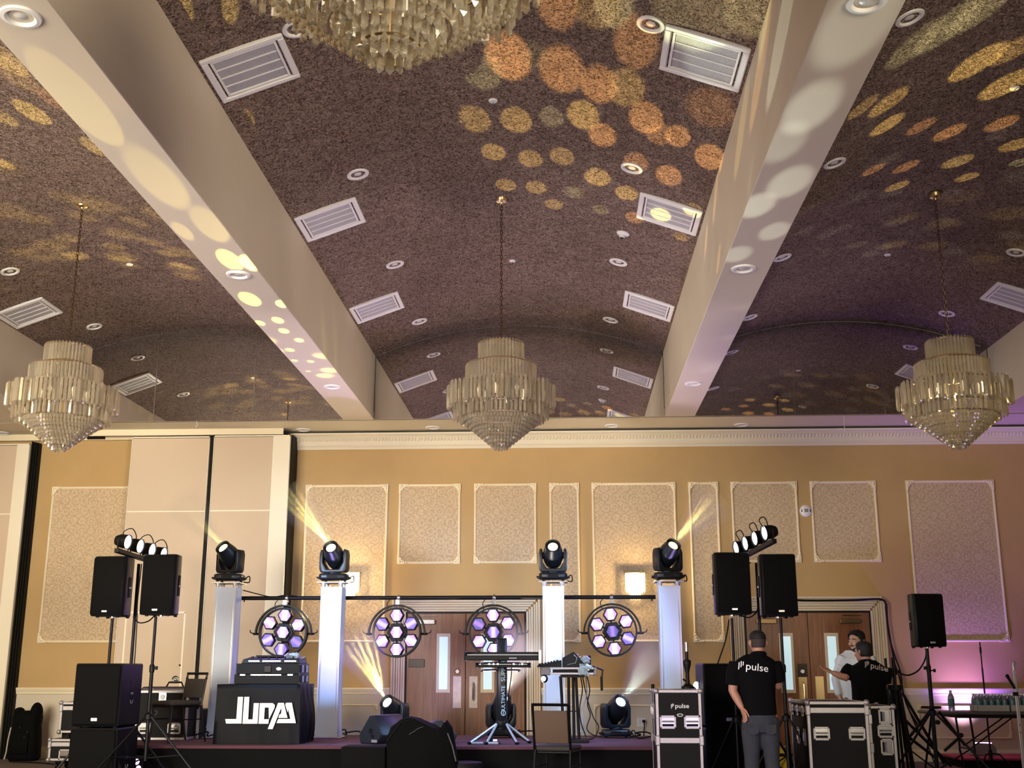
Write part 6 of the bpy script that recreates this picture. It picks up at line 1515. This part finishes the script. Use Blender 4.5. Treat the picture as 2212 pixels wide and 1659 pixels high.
MB().cyl((-0.02, 0, 0.08), (-0.05, 0, 0.10), 0.010, n=8).build('knob', M_BLKPLA, t)
t = thing('cable_plug', 'black plug lying on the rear corner of the tall lettered road case', 'plug', (at(1410, 1488, 12.95).x, 12.93, 1.105)); MB().box(-0.018, 0.018, -0.03, 0.03, 0, 0.045).build('body', M_BLACK, t, bevel=0.006); MB().cyl((0, 0.03, 0.02), (0, 0.07, 0.02), 0.008, n=8).build('lead', M_CABLE, t)
t = thing('drinking_glass', 'small glass reflecting white light on the corner of the right subwoofer', 'glass', (at(1519, 1465, 13.4).x + 0.03, 13.25, 1.206))
MB().lathe([(0, 0.0), (0.032, 0.0), (0.036, 0.10), (0.034, 0.10), (0.030, 0.008), (0, 0.008)], 18).build('cup', mat('glass_cup', (0.9, 0.95, 0.92), 0.05, trans=0.9, emit=(0.7, 0.85, 0.8), estr=0.0), t)
t = thing('cool_lamp', 'small bright lamp at the left corner of the right subwoofers', 'lamp', (at(1510, 1472, 13.2).x, 13.5, 0.0))
MB().cyl((0, 0, 0), (0, 0, 1.07), 0.012, n=8).build('post', M_BLKMET, t)
MB().at((0, 0, 1.12)).sphere((0, 0, 0), (0.034, 0.03, 0.05), 12, 8).build('globe', mat('cool_lamp_lit', (1, 1, 1), 0.3), t)

# assumed violet spot added unseen behind the black bag, washing the left door leaf
light('assumed_violet_wash', 'SPOT', (-1.75, 16.3, 0.55), 45, (0.38, 0.24, 1.0), (-2.25, 17.6, 1.5), 0.06, spot=R(75), blend=0.9)

# ------------------------------------------------------------------ people
def skin_mat(): return mat('skin', (0.42, 0.21, 0.13), 0.5, vary=0.08, scale=30)
M_SKIN = skin_mat()
M_SHIRTBLK = mat('black_polo', (0.0022, 0.0022, 0.0026), 0.9, bump=0.1, scale=40, spec=0.12)
M_SHIRTWHT = mat('white_shirt', (0.68, 0.70, 0.72), 0.7, bump=0.15, scale=14)
M_JEANS = mat('grey_blue_denim', (0.030, 0.034, 0.042), 0.9, vary=0.3, scale=18, bump=0.1)
M_DARKPANTS = mat('dark_trousers', (0.004, 0.004, 0.006), 0.9, spec=0.15)
M_HAIR = mat('black_hair', (0.0035, 0.003, 0.003), 0.7, bump=0.3, scale=120)
M_CROP = mat('cropped_hair', (0.035, 0.026, 0.022), 0.8, bump=0.3, scale=200)
def ell(c, rx, ry, n=20, rot=0.0, sq=1.0):
    out = []
    for k in range(n):
        a = 2 * PI * k / n; x = math.copysign(abs(math.cos(a)) ** sq, math.cos(a)) * rx; y = math.copysign(abs(math.sin(a)) ** sq, math.sin(a)) * ry
        out.append((c[0] + x * math.cos(rot) - y * math.sin(rot), c[1] + x * math.sin(rot) + y * math.cos(rot), c[2]))
    return out
def remeshed(mb, name, m, parent, vox, smooth_it=3, seg=None):
    me = mb.mesh(name + '_raw', m, smooth=False)
    o = D.objects.new(name + '_raw', me); C.objects.link(o)
    r = o.modifiers.new('r', 'REMESH'); r.mode = 'VOXEL'; r.voxel_size = vox; r.use_smooth_shade = True
    s = o.modifiers.new('s', 'SMOOTH'); s.iterations = smooth_it; s.factor = 0.5
    bpy.context.view_layer.update()
    me2 = D.meshes.new_from_object(o.evaluated_get(bpy.context.evaluated_depsgraph_get()))
    D.objects.remove(o); D.meshes.remove(me)
    me2.name = name; me2.materials.clear(); me2.materials.append(m); me2.shade_smooth()
    return put(name, me2, parent)
def V3(*a): return Vector(a)
def hand(mb, wrist, fdir, palm_n, side, size=1.0, curl=0.35):
    """palm with four unequal bent fingers and a thumb leaving the side of the palm"""
    f = Vector(fdir).normalized(); n_ = Vector(palm_n); n_ = (n_ - f * n_.dot(f)).normalized(); s = f.cross(n_) * side
    W = Vector(wrist)
    ring = lambda c, a, b: [tuple(c + s * math.cos(2 * PI * k / 12) * a + n_ * math.sin(2 * PI * k / 12) * b) for k in range(12)]
    mb.at().loft([ring(W - f * 0.02, 0.026 * size, 0.020 * size), ring(W + f * 0.02 * size, 0.034 * size, 0.018 * size), ring(W + f * 0.06 * size, 0.042 * size, 0.016 * size), ring(W + f * 0.092 * size, 0.040 * size, 0.013 * size)])
    for i, (off, ln) in enumerate(((0.030, 0.070), (0.010, 0.080), (-0.011, 0.074), (-0.030, 0.058))):
        b = W + f * 0.083 * size + s * off * size; d = f + s * off * 1.5; pts = [b]
        c = curl * (1 + 0.15 * i)
        for j, L in enumerate((0.42, 0.32, 0.26)):
            d = (Matrix.Rotation(-c * (0.6 + 0.5 * j), 3, s) @ d) if n_.dot(f.cross(s)) < 0 else (Matrix.Rotation(c * (0.6 + 0.5 * j), 3, s) @ d)
            pts.append(pts[-1] + d.normalized() * ln * L * size * 1.05)
        mb.tube(pts, [0.0098 * size, 0.0094 * size, 0.0088 * size, 0.0070 * size], 8)
    b = W + f * 0.022 * size + s * 0.030 * size
    mb.tube([b, b + (s * 0.8 + f * 0.7) * 0.034 * size, b + (s * 0.95 + f * 1.5) * 0.042 * size, b + (s * 0.9 + f * 2.1) * 0.046 * size], [0.014 * size, 0.0125 * size, 0.0105 * size, 0.008 * size], 8)
def head_mesh(mb, top, fwd, chin_drop=0.225, w=0.076, face=True):
    """skull, jaw, nose, brows, ears and neck; fwd is the horizontal facing direction"""
    f = Vector((fwd[0], fwd[1], 0)).normalized(); r = Vector((f.y, -f.x, 0))     # r = the person's right
    T = Vector(top)
    def E_(dz, a, b, off): 
        c = T + Vector((0, 0, -dz)) + f * off
        return [tuple(c + r * math.cos(2 * PI * k / 20) * a + f * math.sin(2 * PI * k / 20) * b) for k in range(20)]
    H = chin_drop
    mb.at().loft([E_(0.002, .02, .025, -.01), E_(.012, .045, .055, -.01), E_(.035, .066, .082, -.008), E_(.07, w, .096, -.004), E_(.105, w * 1.0, .098, 0), E_(.135, w * .97, .094, .002), E_(.16, w * .90, .088, .008),
                  E_(.185, w * .78, .080, .016), E_(.205, w * .62, .066, .028), E_(H - .005, w * .42, .042, .045), E_(H + .004, .016, .02, .05)])
    # neck
    mb.tube([T + V3(0, 0, -0.13) - f * 0.02, T + V3(0, 0, -0.22) - f * 0.022, T + V3(0, 0, -0.29) - f * 0.03], [0.058, 0.058, 0.07], 16)
    for s in (-1, 1):
        e = T + V3(0, 0, -0.125) + r * s * (w + 0.004) - f * 0.012
        mb.tube([e + V3(0, 0, 0.03), e + r * s * 0.010 - f * 0.012 + V3(0, 0, 0.022), e + r * s * 0.012 - f * 0.012 + V3(0, 0, -0.005), e + V3(0, 0, -0.03)], [0.010, 0.013, 0.011, 0.008], 8)
    if face:
        nb = T + V3(0, 0, -0.108) + f * 0.094
        mb.tube([nb, nb + V3(0, 0, -0.025) + f * 0.012, nb + V3(0, 0, -0.045) + f * 0.026, nb + V3(0, 0, -0.056) + f * 0.008], [0.009, 0.011, 0.015, 0.012], 8)
        for s in (-1, 1):
            mb.tube([T + V3(0, 0, -0.100) + f * 0.094 + r * s * 0.010, T + V3(0, 0, -0.098) + f * 0.090 + r * s * 0.034, T + V3(0, 0, -0.104) + f * 0.076 + r * s * 0.056], [0.008, 0.009, 0.006], 8)
            mb.sphere(T + V3(0, 0, -0.150) + f * 0.072 + r * s * 0.040, 0.024, 10, 8)
        for dz, rr_ in ((-0.178, 0.0085), (-0.190, 0.0095)):
            mb.tube([T + V3(0, 0, dz) + f * 0.078 - r * 0.026, T + V3(0, 0, dz) + f * 0.100, T + V3(0, 0, dz) + f * 0.078 + r * 0.026], [0.004, rr_, 0.004], 8)
def face_parts(top, fwd, parent, beard=False):
    f = Vector((fwd[0], fwd[1], 0)).normalized(); r = Vector((f.y, -f.x, 0)); T = Vector(top)
    for s in (-1, 1):
        e = T + V3(0, 0, -0.117) + f * 0.084 + r * s * 0.032
        ey = MB().sphere(e, 0.0125, 10, 8).build('eye', mat('eye_white', (0.6, 0.57, 0.53), 0.25), parent)
        MB().sphere(e + f * 0.0085 + V3(0, 0, -0.001), 0.0062, 8, 6).build('iris', mat('iris_dark', (0.02, 0.012, 0.008), 0.2), ey)
        MB().tube([T + V3(0, 0, -0.096) + f * 0.099 + r * s * 0.013, T + V3(0, 0, -0.092) + f * 0.096 + r * s * 0.034, T + V3(0, 0, -0.101) + f * 0.082 + r * s * 0.056], [0.005, 0.006, 0.003], 6).build('eyebrow', M_HAIR, parent)
    MB().tube([T + V3(0, 0, -0.1845) + f * 0.084 - r * 0.022, T + V3(0, 0, -0.1835) + f * 0.106, T + V3(0, 0, -0.1845) + f * 0.084 + r * 0.022], [0.0022, 0.003, 0.0022], 6).build('mouth', mat('lip', (0.22, 0.07, 0.055), 0.4), parent)
def hair_cap(top, fwd, name, m, parent, low=0.14, front=0.055, thick=0.010, w=0.076):
    f = Vector((fwd[0], fwd[1], 0)).normalized(); r = Vector((f.y, -f.x, 0)); T = Vector(top)
    mb = MB(); rows = []; n = 28
    prof = [(0.0, .012, .012, -.01), (.012, .047, .057, -.01), (.035, .068, .084, -.008), (.07, w + .002, .098, -.004), (.105, w + .002, .100, 0), (.135, w * .97 + .002, .097, .0), (.165, w * .88, .090, -.002), (.19, w * .78, .08, -.004)]
    N = 9
    for i in range(N):
        ring = []
        for k in range(n):
            a = 2 * PI * k / n; sn = math.sin(a)
            lim = low + (front - low) * max(0.0, min(1.0, (sn + 0.15) / 0.75)) ** 0.8
            dz = lim * i / (N - 1)
            for q in range(len(prof) - 1):
                if prof[q][0] <= dz <= prof[q + 1][0]: break
            t_ = (dz - prof[q][0]) / (prof[q + 1][0] - prof[q][0]); A = [prof[q][j] + (prof[q + 1][j] - prof[q][j]) * t_ for j in range(4)]
            th = thick * (1.0 if i < N - 1 else 0.2)
            ring.append(tuple(T + V3(0, 0, -dz + thick * (1 - dz / low)) + f * (A[3] + sn * (A[2] + th)) + r * math.cos(a) * (A[1] + th)))
        rows.append(ring)
    mb.loft(rows, cap=True); return mb.build(name, m, parent, angle=80)
def limb(mb, pts, rs, n=14): mb.at().tube(pts, rs, n)
def torso_secs(O, f, secs, n=24):
    """secs: z, half width, half depth, forward offset, sideways offset"""
    f = Vector((f[0], f[1], 0)).normalized(); r = Vector((f.y, -f.x, 0)); out = []
    for z, a, b, off, sd in secs:
        c = Vector((O[0], O[1], O[2] + z)) + f * off + r * sd
        out.append([tuple(c + r * math.copysign(abs(math.cos(2 * PI * k / n)) ** 0.8, math.cos(2 * PI * k / n)) * a + f * math.copysign(abs(math.sin(2 * PI * k / n)) ** 0.85, math.sin(2 * PI * k / n)) * b) for k in range(n)])
    return out
def shoe(mb, p, f):
    f = Vector((f[0], f[1], 0)).normalized(); r = Vector((f.y, -f.x, 0)); p = Vector(p)
    rows = []
    for t_, w_, h in ((-0.09, .03, .06), (-0.07, .042, .085), (0.0, .045, .09), (0.08, .05, .065), (0.15, .045, .05), (0.18, .025, .035)):
        c = p + f * t_
        rows.append([tuple(c - r * w_), tuple(c - r * w_ * .9 + V3(0, 0, h * .7)), tuple(c + V3(0, 0, h)), tuple(c + r * w_ * .9 + V3(0, 0, h * .7)), tuple(c + r * w_)])
    mb.at().loft(rows)
def shoe_part(t, p, f):
    mb = MB(); shoe(mb, p, f)
    return mb.build('shoe', mat('dark_shoe', (0.012, 0.011, 0.011), 0.5), t, bevel=0.008)
def snap_text(me, shirt, loc, fwd, up=V3(0, 0, 1), lift=0.003, curve_right=None):
    """lay flat lettering on the surface of the shirt, seen from -fwd side"""
    from mathutils.bvhtree import BVHTree
    bm = bmesh.new(); bm.from_mesh(me)
    bmesh.ops.triangulate(bm, faces=bm.faces)
    for _ in range(2):
        long_e = [e for e in bm.edges if e.calc_length() > 0.012]
        if long_e: bmesh.ops.subdivide_edges(bm, edges=long_e, cuts=1); bmesh.ops.triangulate(bm, faces=bm.faces)
    sm = bmesh.new(); sm.from_mesh(shirt.data); tree = BVHTree.FromBMesh(sm)
    f = Vector(fwd).normalized(); r = Vector((f.y, -f.x, 0)) * 1.0
    for v in bm.verts:
        q = Vector(loc) + r * v.co.x + V3(0, 0, 1) * v.co.z
        hit = tree.ray_cast(q - f * 0.5, f)
        d = v.co.y
        if hit[0] is not None: v.co = hit[0] - f * (lift - d * 0.4)
        else: v.co = q - f * 0.1
    bm.to_mesh(me); bm.free(); sm.free()
def pulse_on_back(shirt, t, loc, fwd, s, tilt=0.0, dim=None):
    m = dim or M_LETTER
    me = text_mesh('pulse', s * 1.02, m, 'lettering', 0.0004, 0.004 * s, 1.10)
    Rm = Matrix.Rotation(tilt, 4, 'Y')
    for v in me.vertices: v.co = Rm @ Vector((v.co.x + 0.42 * s, v.co.y, v.co.z))
    snap_text(me, shirt, loc, fwd); put('lettering', me, shirt)
    mb = MB()
    for i, (h0, h1) in enumerate(((-0.42, 0.34), (-0.18, 0.46), (0.02, 0.44))):
        x = -1.36 * s + i * 0.19 * s
        mb.at().prism([(x - 0.045 * s, h0 * s), (x + 0.045 * s, (h0 + 0.06) * s), (x + 0.045 * s, h1 * s), (x - 0.045 * s, (h1 - 0.03) * s)], -0.0004, 0.0004)
    me = mb.mesh('printed_bars', m, smooth=False)
    for v in me.vertices: v.co = Rm @ v.co
    snap_text(me, shirt, loc, fwd); put('printed_bars', me, shirt)

# --- man in the foreground, seen from behind ---
YP = 11.95
X1 = at(1640, 1540, YP).x
ztop = at(1636, 1363, YP).z
t = thing('person', 'person seen from behind in a black printed polo and grey jeans, by the subwoofers', 'person', (X1, YP, 0))
fw = V3(-0.10, 1, 0)
hx = at(1636, 1380, YP).x - X1
H0 = V3(hx, 0.0, ztop)
sh = ztop - 0.29                                         # shoulder height
def px_(x, y, yy=YP): q = at(x, y, yy); return V3(q.x - X1, yy - YP, q.z)
EL, WL = px_(1590, 1500), px_(1605, 1530)
b = MB()
head_mesh(b, H0, fw, face=True)
b.at().loft(torso_secs((0, 0, 0), fw, [(0.80, .155, .11, 0, 0.0), (0.92, .150, .12, 0, 0), (1.05, .145, .11, 0, 0), (1.20, .165, .115, 0, -.01), (sh - .05, .185, .11, 0, -.017), (sh + .02, .15, .09, -.01, -.017), (sh + .06, .07, .065, -.02, -.02)]))
SLs, SRs = V3(-0.222, 0, sh - 0.03), V3(0.188, 0, sh - 0.03)
EL = px_(1583, 1492); WL = px_(1600, 1528) + V3(0, -0.06, 0); ER = px_(1681, 1482) + V3(0, 0.05, 0); WR = px_(1668, 1500) + V3(-0.03, 0.27, -0.02)
limb(b, [SLs, SLs.lerp(EL, .5), EL, EL.lerp(WL, .4), WL], [.062, .054, .045, .043, .029])
limb(b, [SRs, SRs.lerp(ER, .5), ER, ER.lerp(WR, .4), WR], [.062, .054, .046, .042, .029])
hand(b, WL, (WL - EL).normalized() * 0.8 + V3(0.1, 0.05, -0.5), V3(0.8, 0.3, 0.1), 1, 1.0, 0.3)
hand(b, WR, V3(-0.6, 0.7, 0.1), V3(0, 0, -1), -1, 1.0, 0.5)
for s, xo in ((-1, -0.085), (1, 0.095)):
    limb(b, [V3(xo * 1.0, 0, 0.88), V3(xo * 1.08, 0.01, 0.48), V3(xo * 1.15, 0.0, 0.25), V3(xo * 1.2, 0, 0.05)], [.085, .058, .055, .042])
    shoe_part(t, (xo * 1.2, 0.0, 0.0), fw)
body = remeshed(b, 'body', M_SKIN, t, 0.0085, 2)
hair_cap(H0, fw, 'hair', M_HAIR, t, 0.085, 0.05, 0.008)
hair_cap(H0, fw, 'cropped_back', M_CROP, t, 0.165, 0.055, 0.0035)
s = MB()
s.at().loft(torso_secs((0, 0, 0), fw, [(0.865, .172, .142, 0, 0), (0.90, .173, .143, 0, 0), (1.02, .168, .138, 0, 0), (1.16, .180, .140, -.003, -.008), (1.27, .196, .140, -.006, -.014), (sh - .05, .210, .128, -.008, -.017), (sh, .195, .108, -.012, -.017), (sh + .03, .150, .088, -.02, -.018), (sh + .062, .085, .075, -.022, -.02)]))
for S_, E_ in ((SLs, EL), (SRs, ER)):
    e2 = S_.lerp(E_, 0.80)
    limb(s, [S_ * 1.0 + V3(-S_.x * .10, 0, .004), S_.lerp(E_, .3), e2], [.078, .080, .080])
shirt = remeshed(s, 'polo_shirt', M_SHIRTBLK, t, 0.011, 4)
MB().at().tube([H0 + V3(0.068 * math.cos(a), 0.066 * math.sin(a) - 0.026, -0.232 - 0.012 * math.sin(a)) for a in [2 * PI * k / 24 for k in range(24)]], 0.014, 8, closed=True, ex=(1, 1.6)).build('collar', M_SHIRTBLK, shirt)
q = px_(1622, 1441)
pulse_on_back(shirt, t, (q.x, q.y, q.z), (0, 1, 0), 0.098, R(7))
j = MB()
j.at().loft(torso_secs((0, 0, 0), fw, [(0.70, .160, .125, 0, 0), (0.78, .166, .135, -.004, 0), (0.86, .164, .132, 0, 0), (0.91, .158, .122, 0, 0)]))
for xo in (-0.088, 0.098):
    limb(j, [V3(xo, -.01, 0.84), V3(xo * 1.0, 0, 0.68), V3(xo * 1.05, 0.01, 0.46), V3(xo * 1.12, 0, 0.28), V3(xo * 1.2, 0, 0.07)], [.092, .098, .076, .070, .068])
jn = remeshed(j, 'jeans', M_JEANS, t, 0.011, 3)
for xo in (-0.085, 0.085): MB().at().prism([(xo - .055, 0.78), (xo - .055, 0.70), (xo, 0.675), (xo + .055, 0.70), (xo + .055, 0.78)], -0.1365, -0.130).build('back_pocket', M_JEANS, jn, bevel=0.004)

# --- man in the white shirt, turned to the left ---
YQ = 14.55
X2 = at(1845, 1500, YQ).x
zt = at(1848, 1364, YQ).z
t = thing('person', 'person with dark hair and white shirt, face turned left, behind the wide road case', 'person', (X2, YQ, 0))
def py_(x, y, yy=YQ): q = at(x, y, yy); return V3(q.x - X2, yy - YQ, q.z)
H0 = V3(at(1848, 1380, YQ).x - X2 + 0.01, 0, zt); fw = V3(-0.80, -0.60, 0); tf = V3(-0.35, -0.94, 0); sh = zt - 0.30
b = MB(); head_mesh(b, H0, fw, 0.235)
b.at().loft(torso_secs((0.0, 0, 0), tf, [(0.80, .155, .11, 0, 0.0), (0.92, .16, .12, 0, 0), (1.05, .155, .11, 0, 0), (1.25, .18, .12, 0, 0), (sh - .05, .19, .11, 0, 0), (sh + .02, .15, .09, -.01, 0), (sh + .06, .07, .065, -.02, 0)]))
S1, S2 = py_(1813, 1418) + V3(0.05, -0.02, 0), py_(1885, 1418) + V3(-.02, 0.05, 0)
E1, W1 = py_(1806, 1468), py_(1811, 1505) + V3(0, -0.06, 0)
E2, W2 = py_(1893, 1470), py_(1890, 1515)
limb(b, [S1, E1, W1], [.055, .043, .029]); limb(b, [S2, E2, W2], [.055, .043, .029])
hand(b, W1, V3(0.15, -0.2, -1), V3(1, 0, 0), 1); hand(b, W2, V3(-0.1, -0.2, -1), V3(-1, 0, 0), -1)
for xo in (-0.09, 0.09): limb(b, [V3(xo, 0, .88), V3(xo, 0, .48), V3(xo, 0, .05)], [.085, .058, .042]); shoe_part(t, (xo, 0, 0), tf)
body = remeshed(b, 'body', mat('pale_skin', (0.52, 0.30, 0.20), 0.5, vary=0.06, scale=30), t, 0.0075, 1)
face_parts(H0, fw, body)
hair_cap(H0, fw, 'hair', M_HAIR, t, 0.185, 0.052, 0.022)
bd = MB(); f_ = fw.normalized(); r_ = Vector((f_.y, -f_.x, 0))
bd.tube([H0 + V3(0, 0, -0.15) - r_ * 0.074 + f_ * 0.01, H0 + V3(0, 0, -0.195) - r_ * 0.058 + f_ * 0.045, H0 + V3(0, 0, -0.228) - r_ * 0.02 + f_ * 0.075, H0 + V3(0, 0, -0.228) + r_ * 0.02 + f_ * 0.075, H0 + V3(0, 0, -0.195) + r_ * 0.058 + f_ * 0.045, H0 + V3(0, 0, -0.15) + r_ * 0.074 + f_ * 0.01], [.010, .020, .026, .026, .020, .010], 8)
bd.tube([H0 + V3(0, 0, -0.176) - r_ * 0.028 + f_ * 0.086, H0 + V3(0, 0, -0.169) + f_ * 0.104, H0 + V3(0, 0, -0.176) + r_ * 0.028 + f_ * 0.086], [.006, .010, .006], 8)
bd.build('beard', M_HAIR, t)
s = MB()
s.at().loft(torso_secs((0, 0, 0), tf, [(0.86, .185, .14, 0, 0), (0.95, .185, .14, 0, 0), (1.1, .19, .14, 0, 0), (1.28, .205, .14, 0, 0), (sh - .04, .205, .125, 0, 0), (sh + .01, .17, .10, -.01, 0), (sh + .045, .10, .08, -.015, 0), (sh + .075, .070, .07, -.015, 0)]))
for S_, E_, W_ in ((S1, E1, W1), (S2, E2, W2)):
    limb(s, [S_, S_.lerp(E_, .5), E_, E_.lerp(W_, .5), E_.lerp(W_, .86), E_.lerp(W_, .93)], [.064, .068, .060, .052, .047, .040])
shirt = remeshed(s, 'white_shirt', M_SHIRTWHT, t, 0.011, 3)
for q in (0.35, 0.55, 0.75): 
    c = S1.lerp(E1, q); MB().tube([c + V3(-.05, -.055, .0), c + V3(0, -.075, -.02), c + V3(.05, -.05, -.01)], .007, 6).build('sleeve_fold', M_SHIRTWHT, shirt)
j = MB(); j.at().loft(torso_secs((0, 0, 0), tf, [(0.72, .165, .12, 0, 0), (0.9, .168, .125, 0, 0), (0.93, .165, .12, 0, 0)]))
for xo in (-0.09, 0.09): limb(j, [V3(xo, 0, .84), V3(xo, 0, .46), V3(xo, 0, .07)], [.092, .076, .066])
remeshed(j, 'trousers', M_DARKPANTS, t, 0.013, 3)

# --- second man in a black printed polo, back to the camera, reaching left ---
YR_ = 13.75
X3 = at(1878, 1500, YR_).x
zt = at(1862, 1384, YR_).z
t = thing('person', 'person in a black printed polo with one arm reaching left, beside the man in white', 'person', (X3, YR_, 0))
def pr_(x, y, yy=YR_): q = at(x, y, yy); return V3(q.x - X3, yy - YR_, q.z)
H0 = V3(at(1866, 1400, YR_).x - X3, 0.03, zt - 0.01); fw = V3(-0.55, 0.83, 0); tf = V3(-0.30, 0.95, 0); sh = zt - 0.285
b = MB(); head_mesh(b, H0, fw, 0.228, w=0.079)
b.at().loft(torso_secs((0, 0, 0), tf, [(0.78, .16, .115, 0, 0.0), (0.92, .17, .13, 0, 0), (1.05, .165, .12, 0, 0), (1.2, .18, .12, 0, 0), (sh - .05, .20, .11, 0, 0), (sh + .02, .15, .09, -.01, 0), (sh + .06, .07, .065, -.02, 0)]))
S1 = V3(-0.19, 0.05, sh - .03); E1 = pr_(1822, 1469) + V3(0, -.06, 0); W1 = pr_(1800, 1458) + V3(0, .16, 0)
E1 = pr_(1826, 1464) + V3(0, 0.0, 0); W1 = pr_(1800, 1453) + V3(0, 0.04, 0)
S2 = V3(0.20, -0.02, sh - .03); E2 = pr_(1908, 1482); W2 = pr_(1909, 1510) + V3(0, .05, 0)
limb(b, [S1, S1.lerp(E1, .5), E1, E1.lerp(W1, .45), W1], [.062, .056, .046, .042, .029])
limb(b, [S2, S2.lerp(E2, .5), E2, W2], [.062, .056, .046, .030])
hand(b, W1, (W1 - E1).normalized() + V3(-0.3, 0, 0.15), V3(0.3, 0.2, -1), -1, 1.0, 0.15)
hand(b, W2, V3(-0.15, 0.05, -1), V3(-1, 0.2, 0), -1, 1.0, 0.35)
for xo in (-0.09, 0.09): limb(b, [V3(xo, 0, .88), V3(xo, 0, .48), V3(xo, 0, .05)], [.085, .058, .042]); shoe_part(t, (xo, 0, 0), tf)
remeshed(b, 'body', M_SKIN, t, 0.0085, 2)
hair_cap(H0, fw, 'hair', M_HAIR, t, 0.17, 0.05, 0.010, w=0.079)
s = MB()
s.at().loft(torso_secs((0, 0, 0), tf, [(0.80, .195, .15, 0, 0), (0.95, .20, .155, 0, 0), (1.08, .198, .15, 0, 0), (1.2, .205, .15, -.004, 0), (sh - .06, .22, .135, -.008, 0), (sh, .19, .112, -.012, 0), (sh + .035, .13, .088, -.02, 0), (sh + .065, .080, .078, -.022, 0)]))
for S_, E_ in ((S1, E1), (S2, E2)):
    limb(s, [S_ + V3(-S_.x * .10, 0, .004), S_.lerp(E_, .3), S_.lerp(E_, 0.82)], [.080, .082, .082])
shirt = remeshed(s, 'polo_shirt', M_SHIRTBLK, t, 0.011, 4)
MB().tube([H0 + V3(0.070 * math.cos(a) + .012, 0.068 * math.sin(a) - 0.03, -0.232 - 0.012 * math.sin(a)) for a in [2 * PI * k / 24 for k in range(24)]], 0.014, 8, closed=True, ex=(1, 1.6)).build('collar', M_SHIRTBLK, shirt)
q = pr_(1887, 1440)
pulse_on_back(shirt, t, (q.x, q.y, q.z), (0, 1, 0), 0.092, R(12), mat('worn_print', (0.55, 0.50, 0.46), 0.6))
j = MB(); j.at().loft(torso_secs((0, 0, 0), tf, [(0.70, .17, .125, 0, 0), (0.88, .178, .13, 0, 0), (0.91, .17, .12, 0, 0)]))
for xo in (-0.09, 0.09): limb(j, [V3(xo, 0, .84), V3(xo, 0, .46), V3(xo, 0, .07)], [.095, .078, .068])
remeshed(j, 'trousers', M_DARKPANTS, t, 0.013, 3)
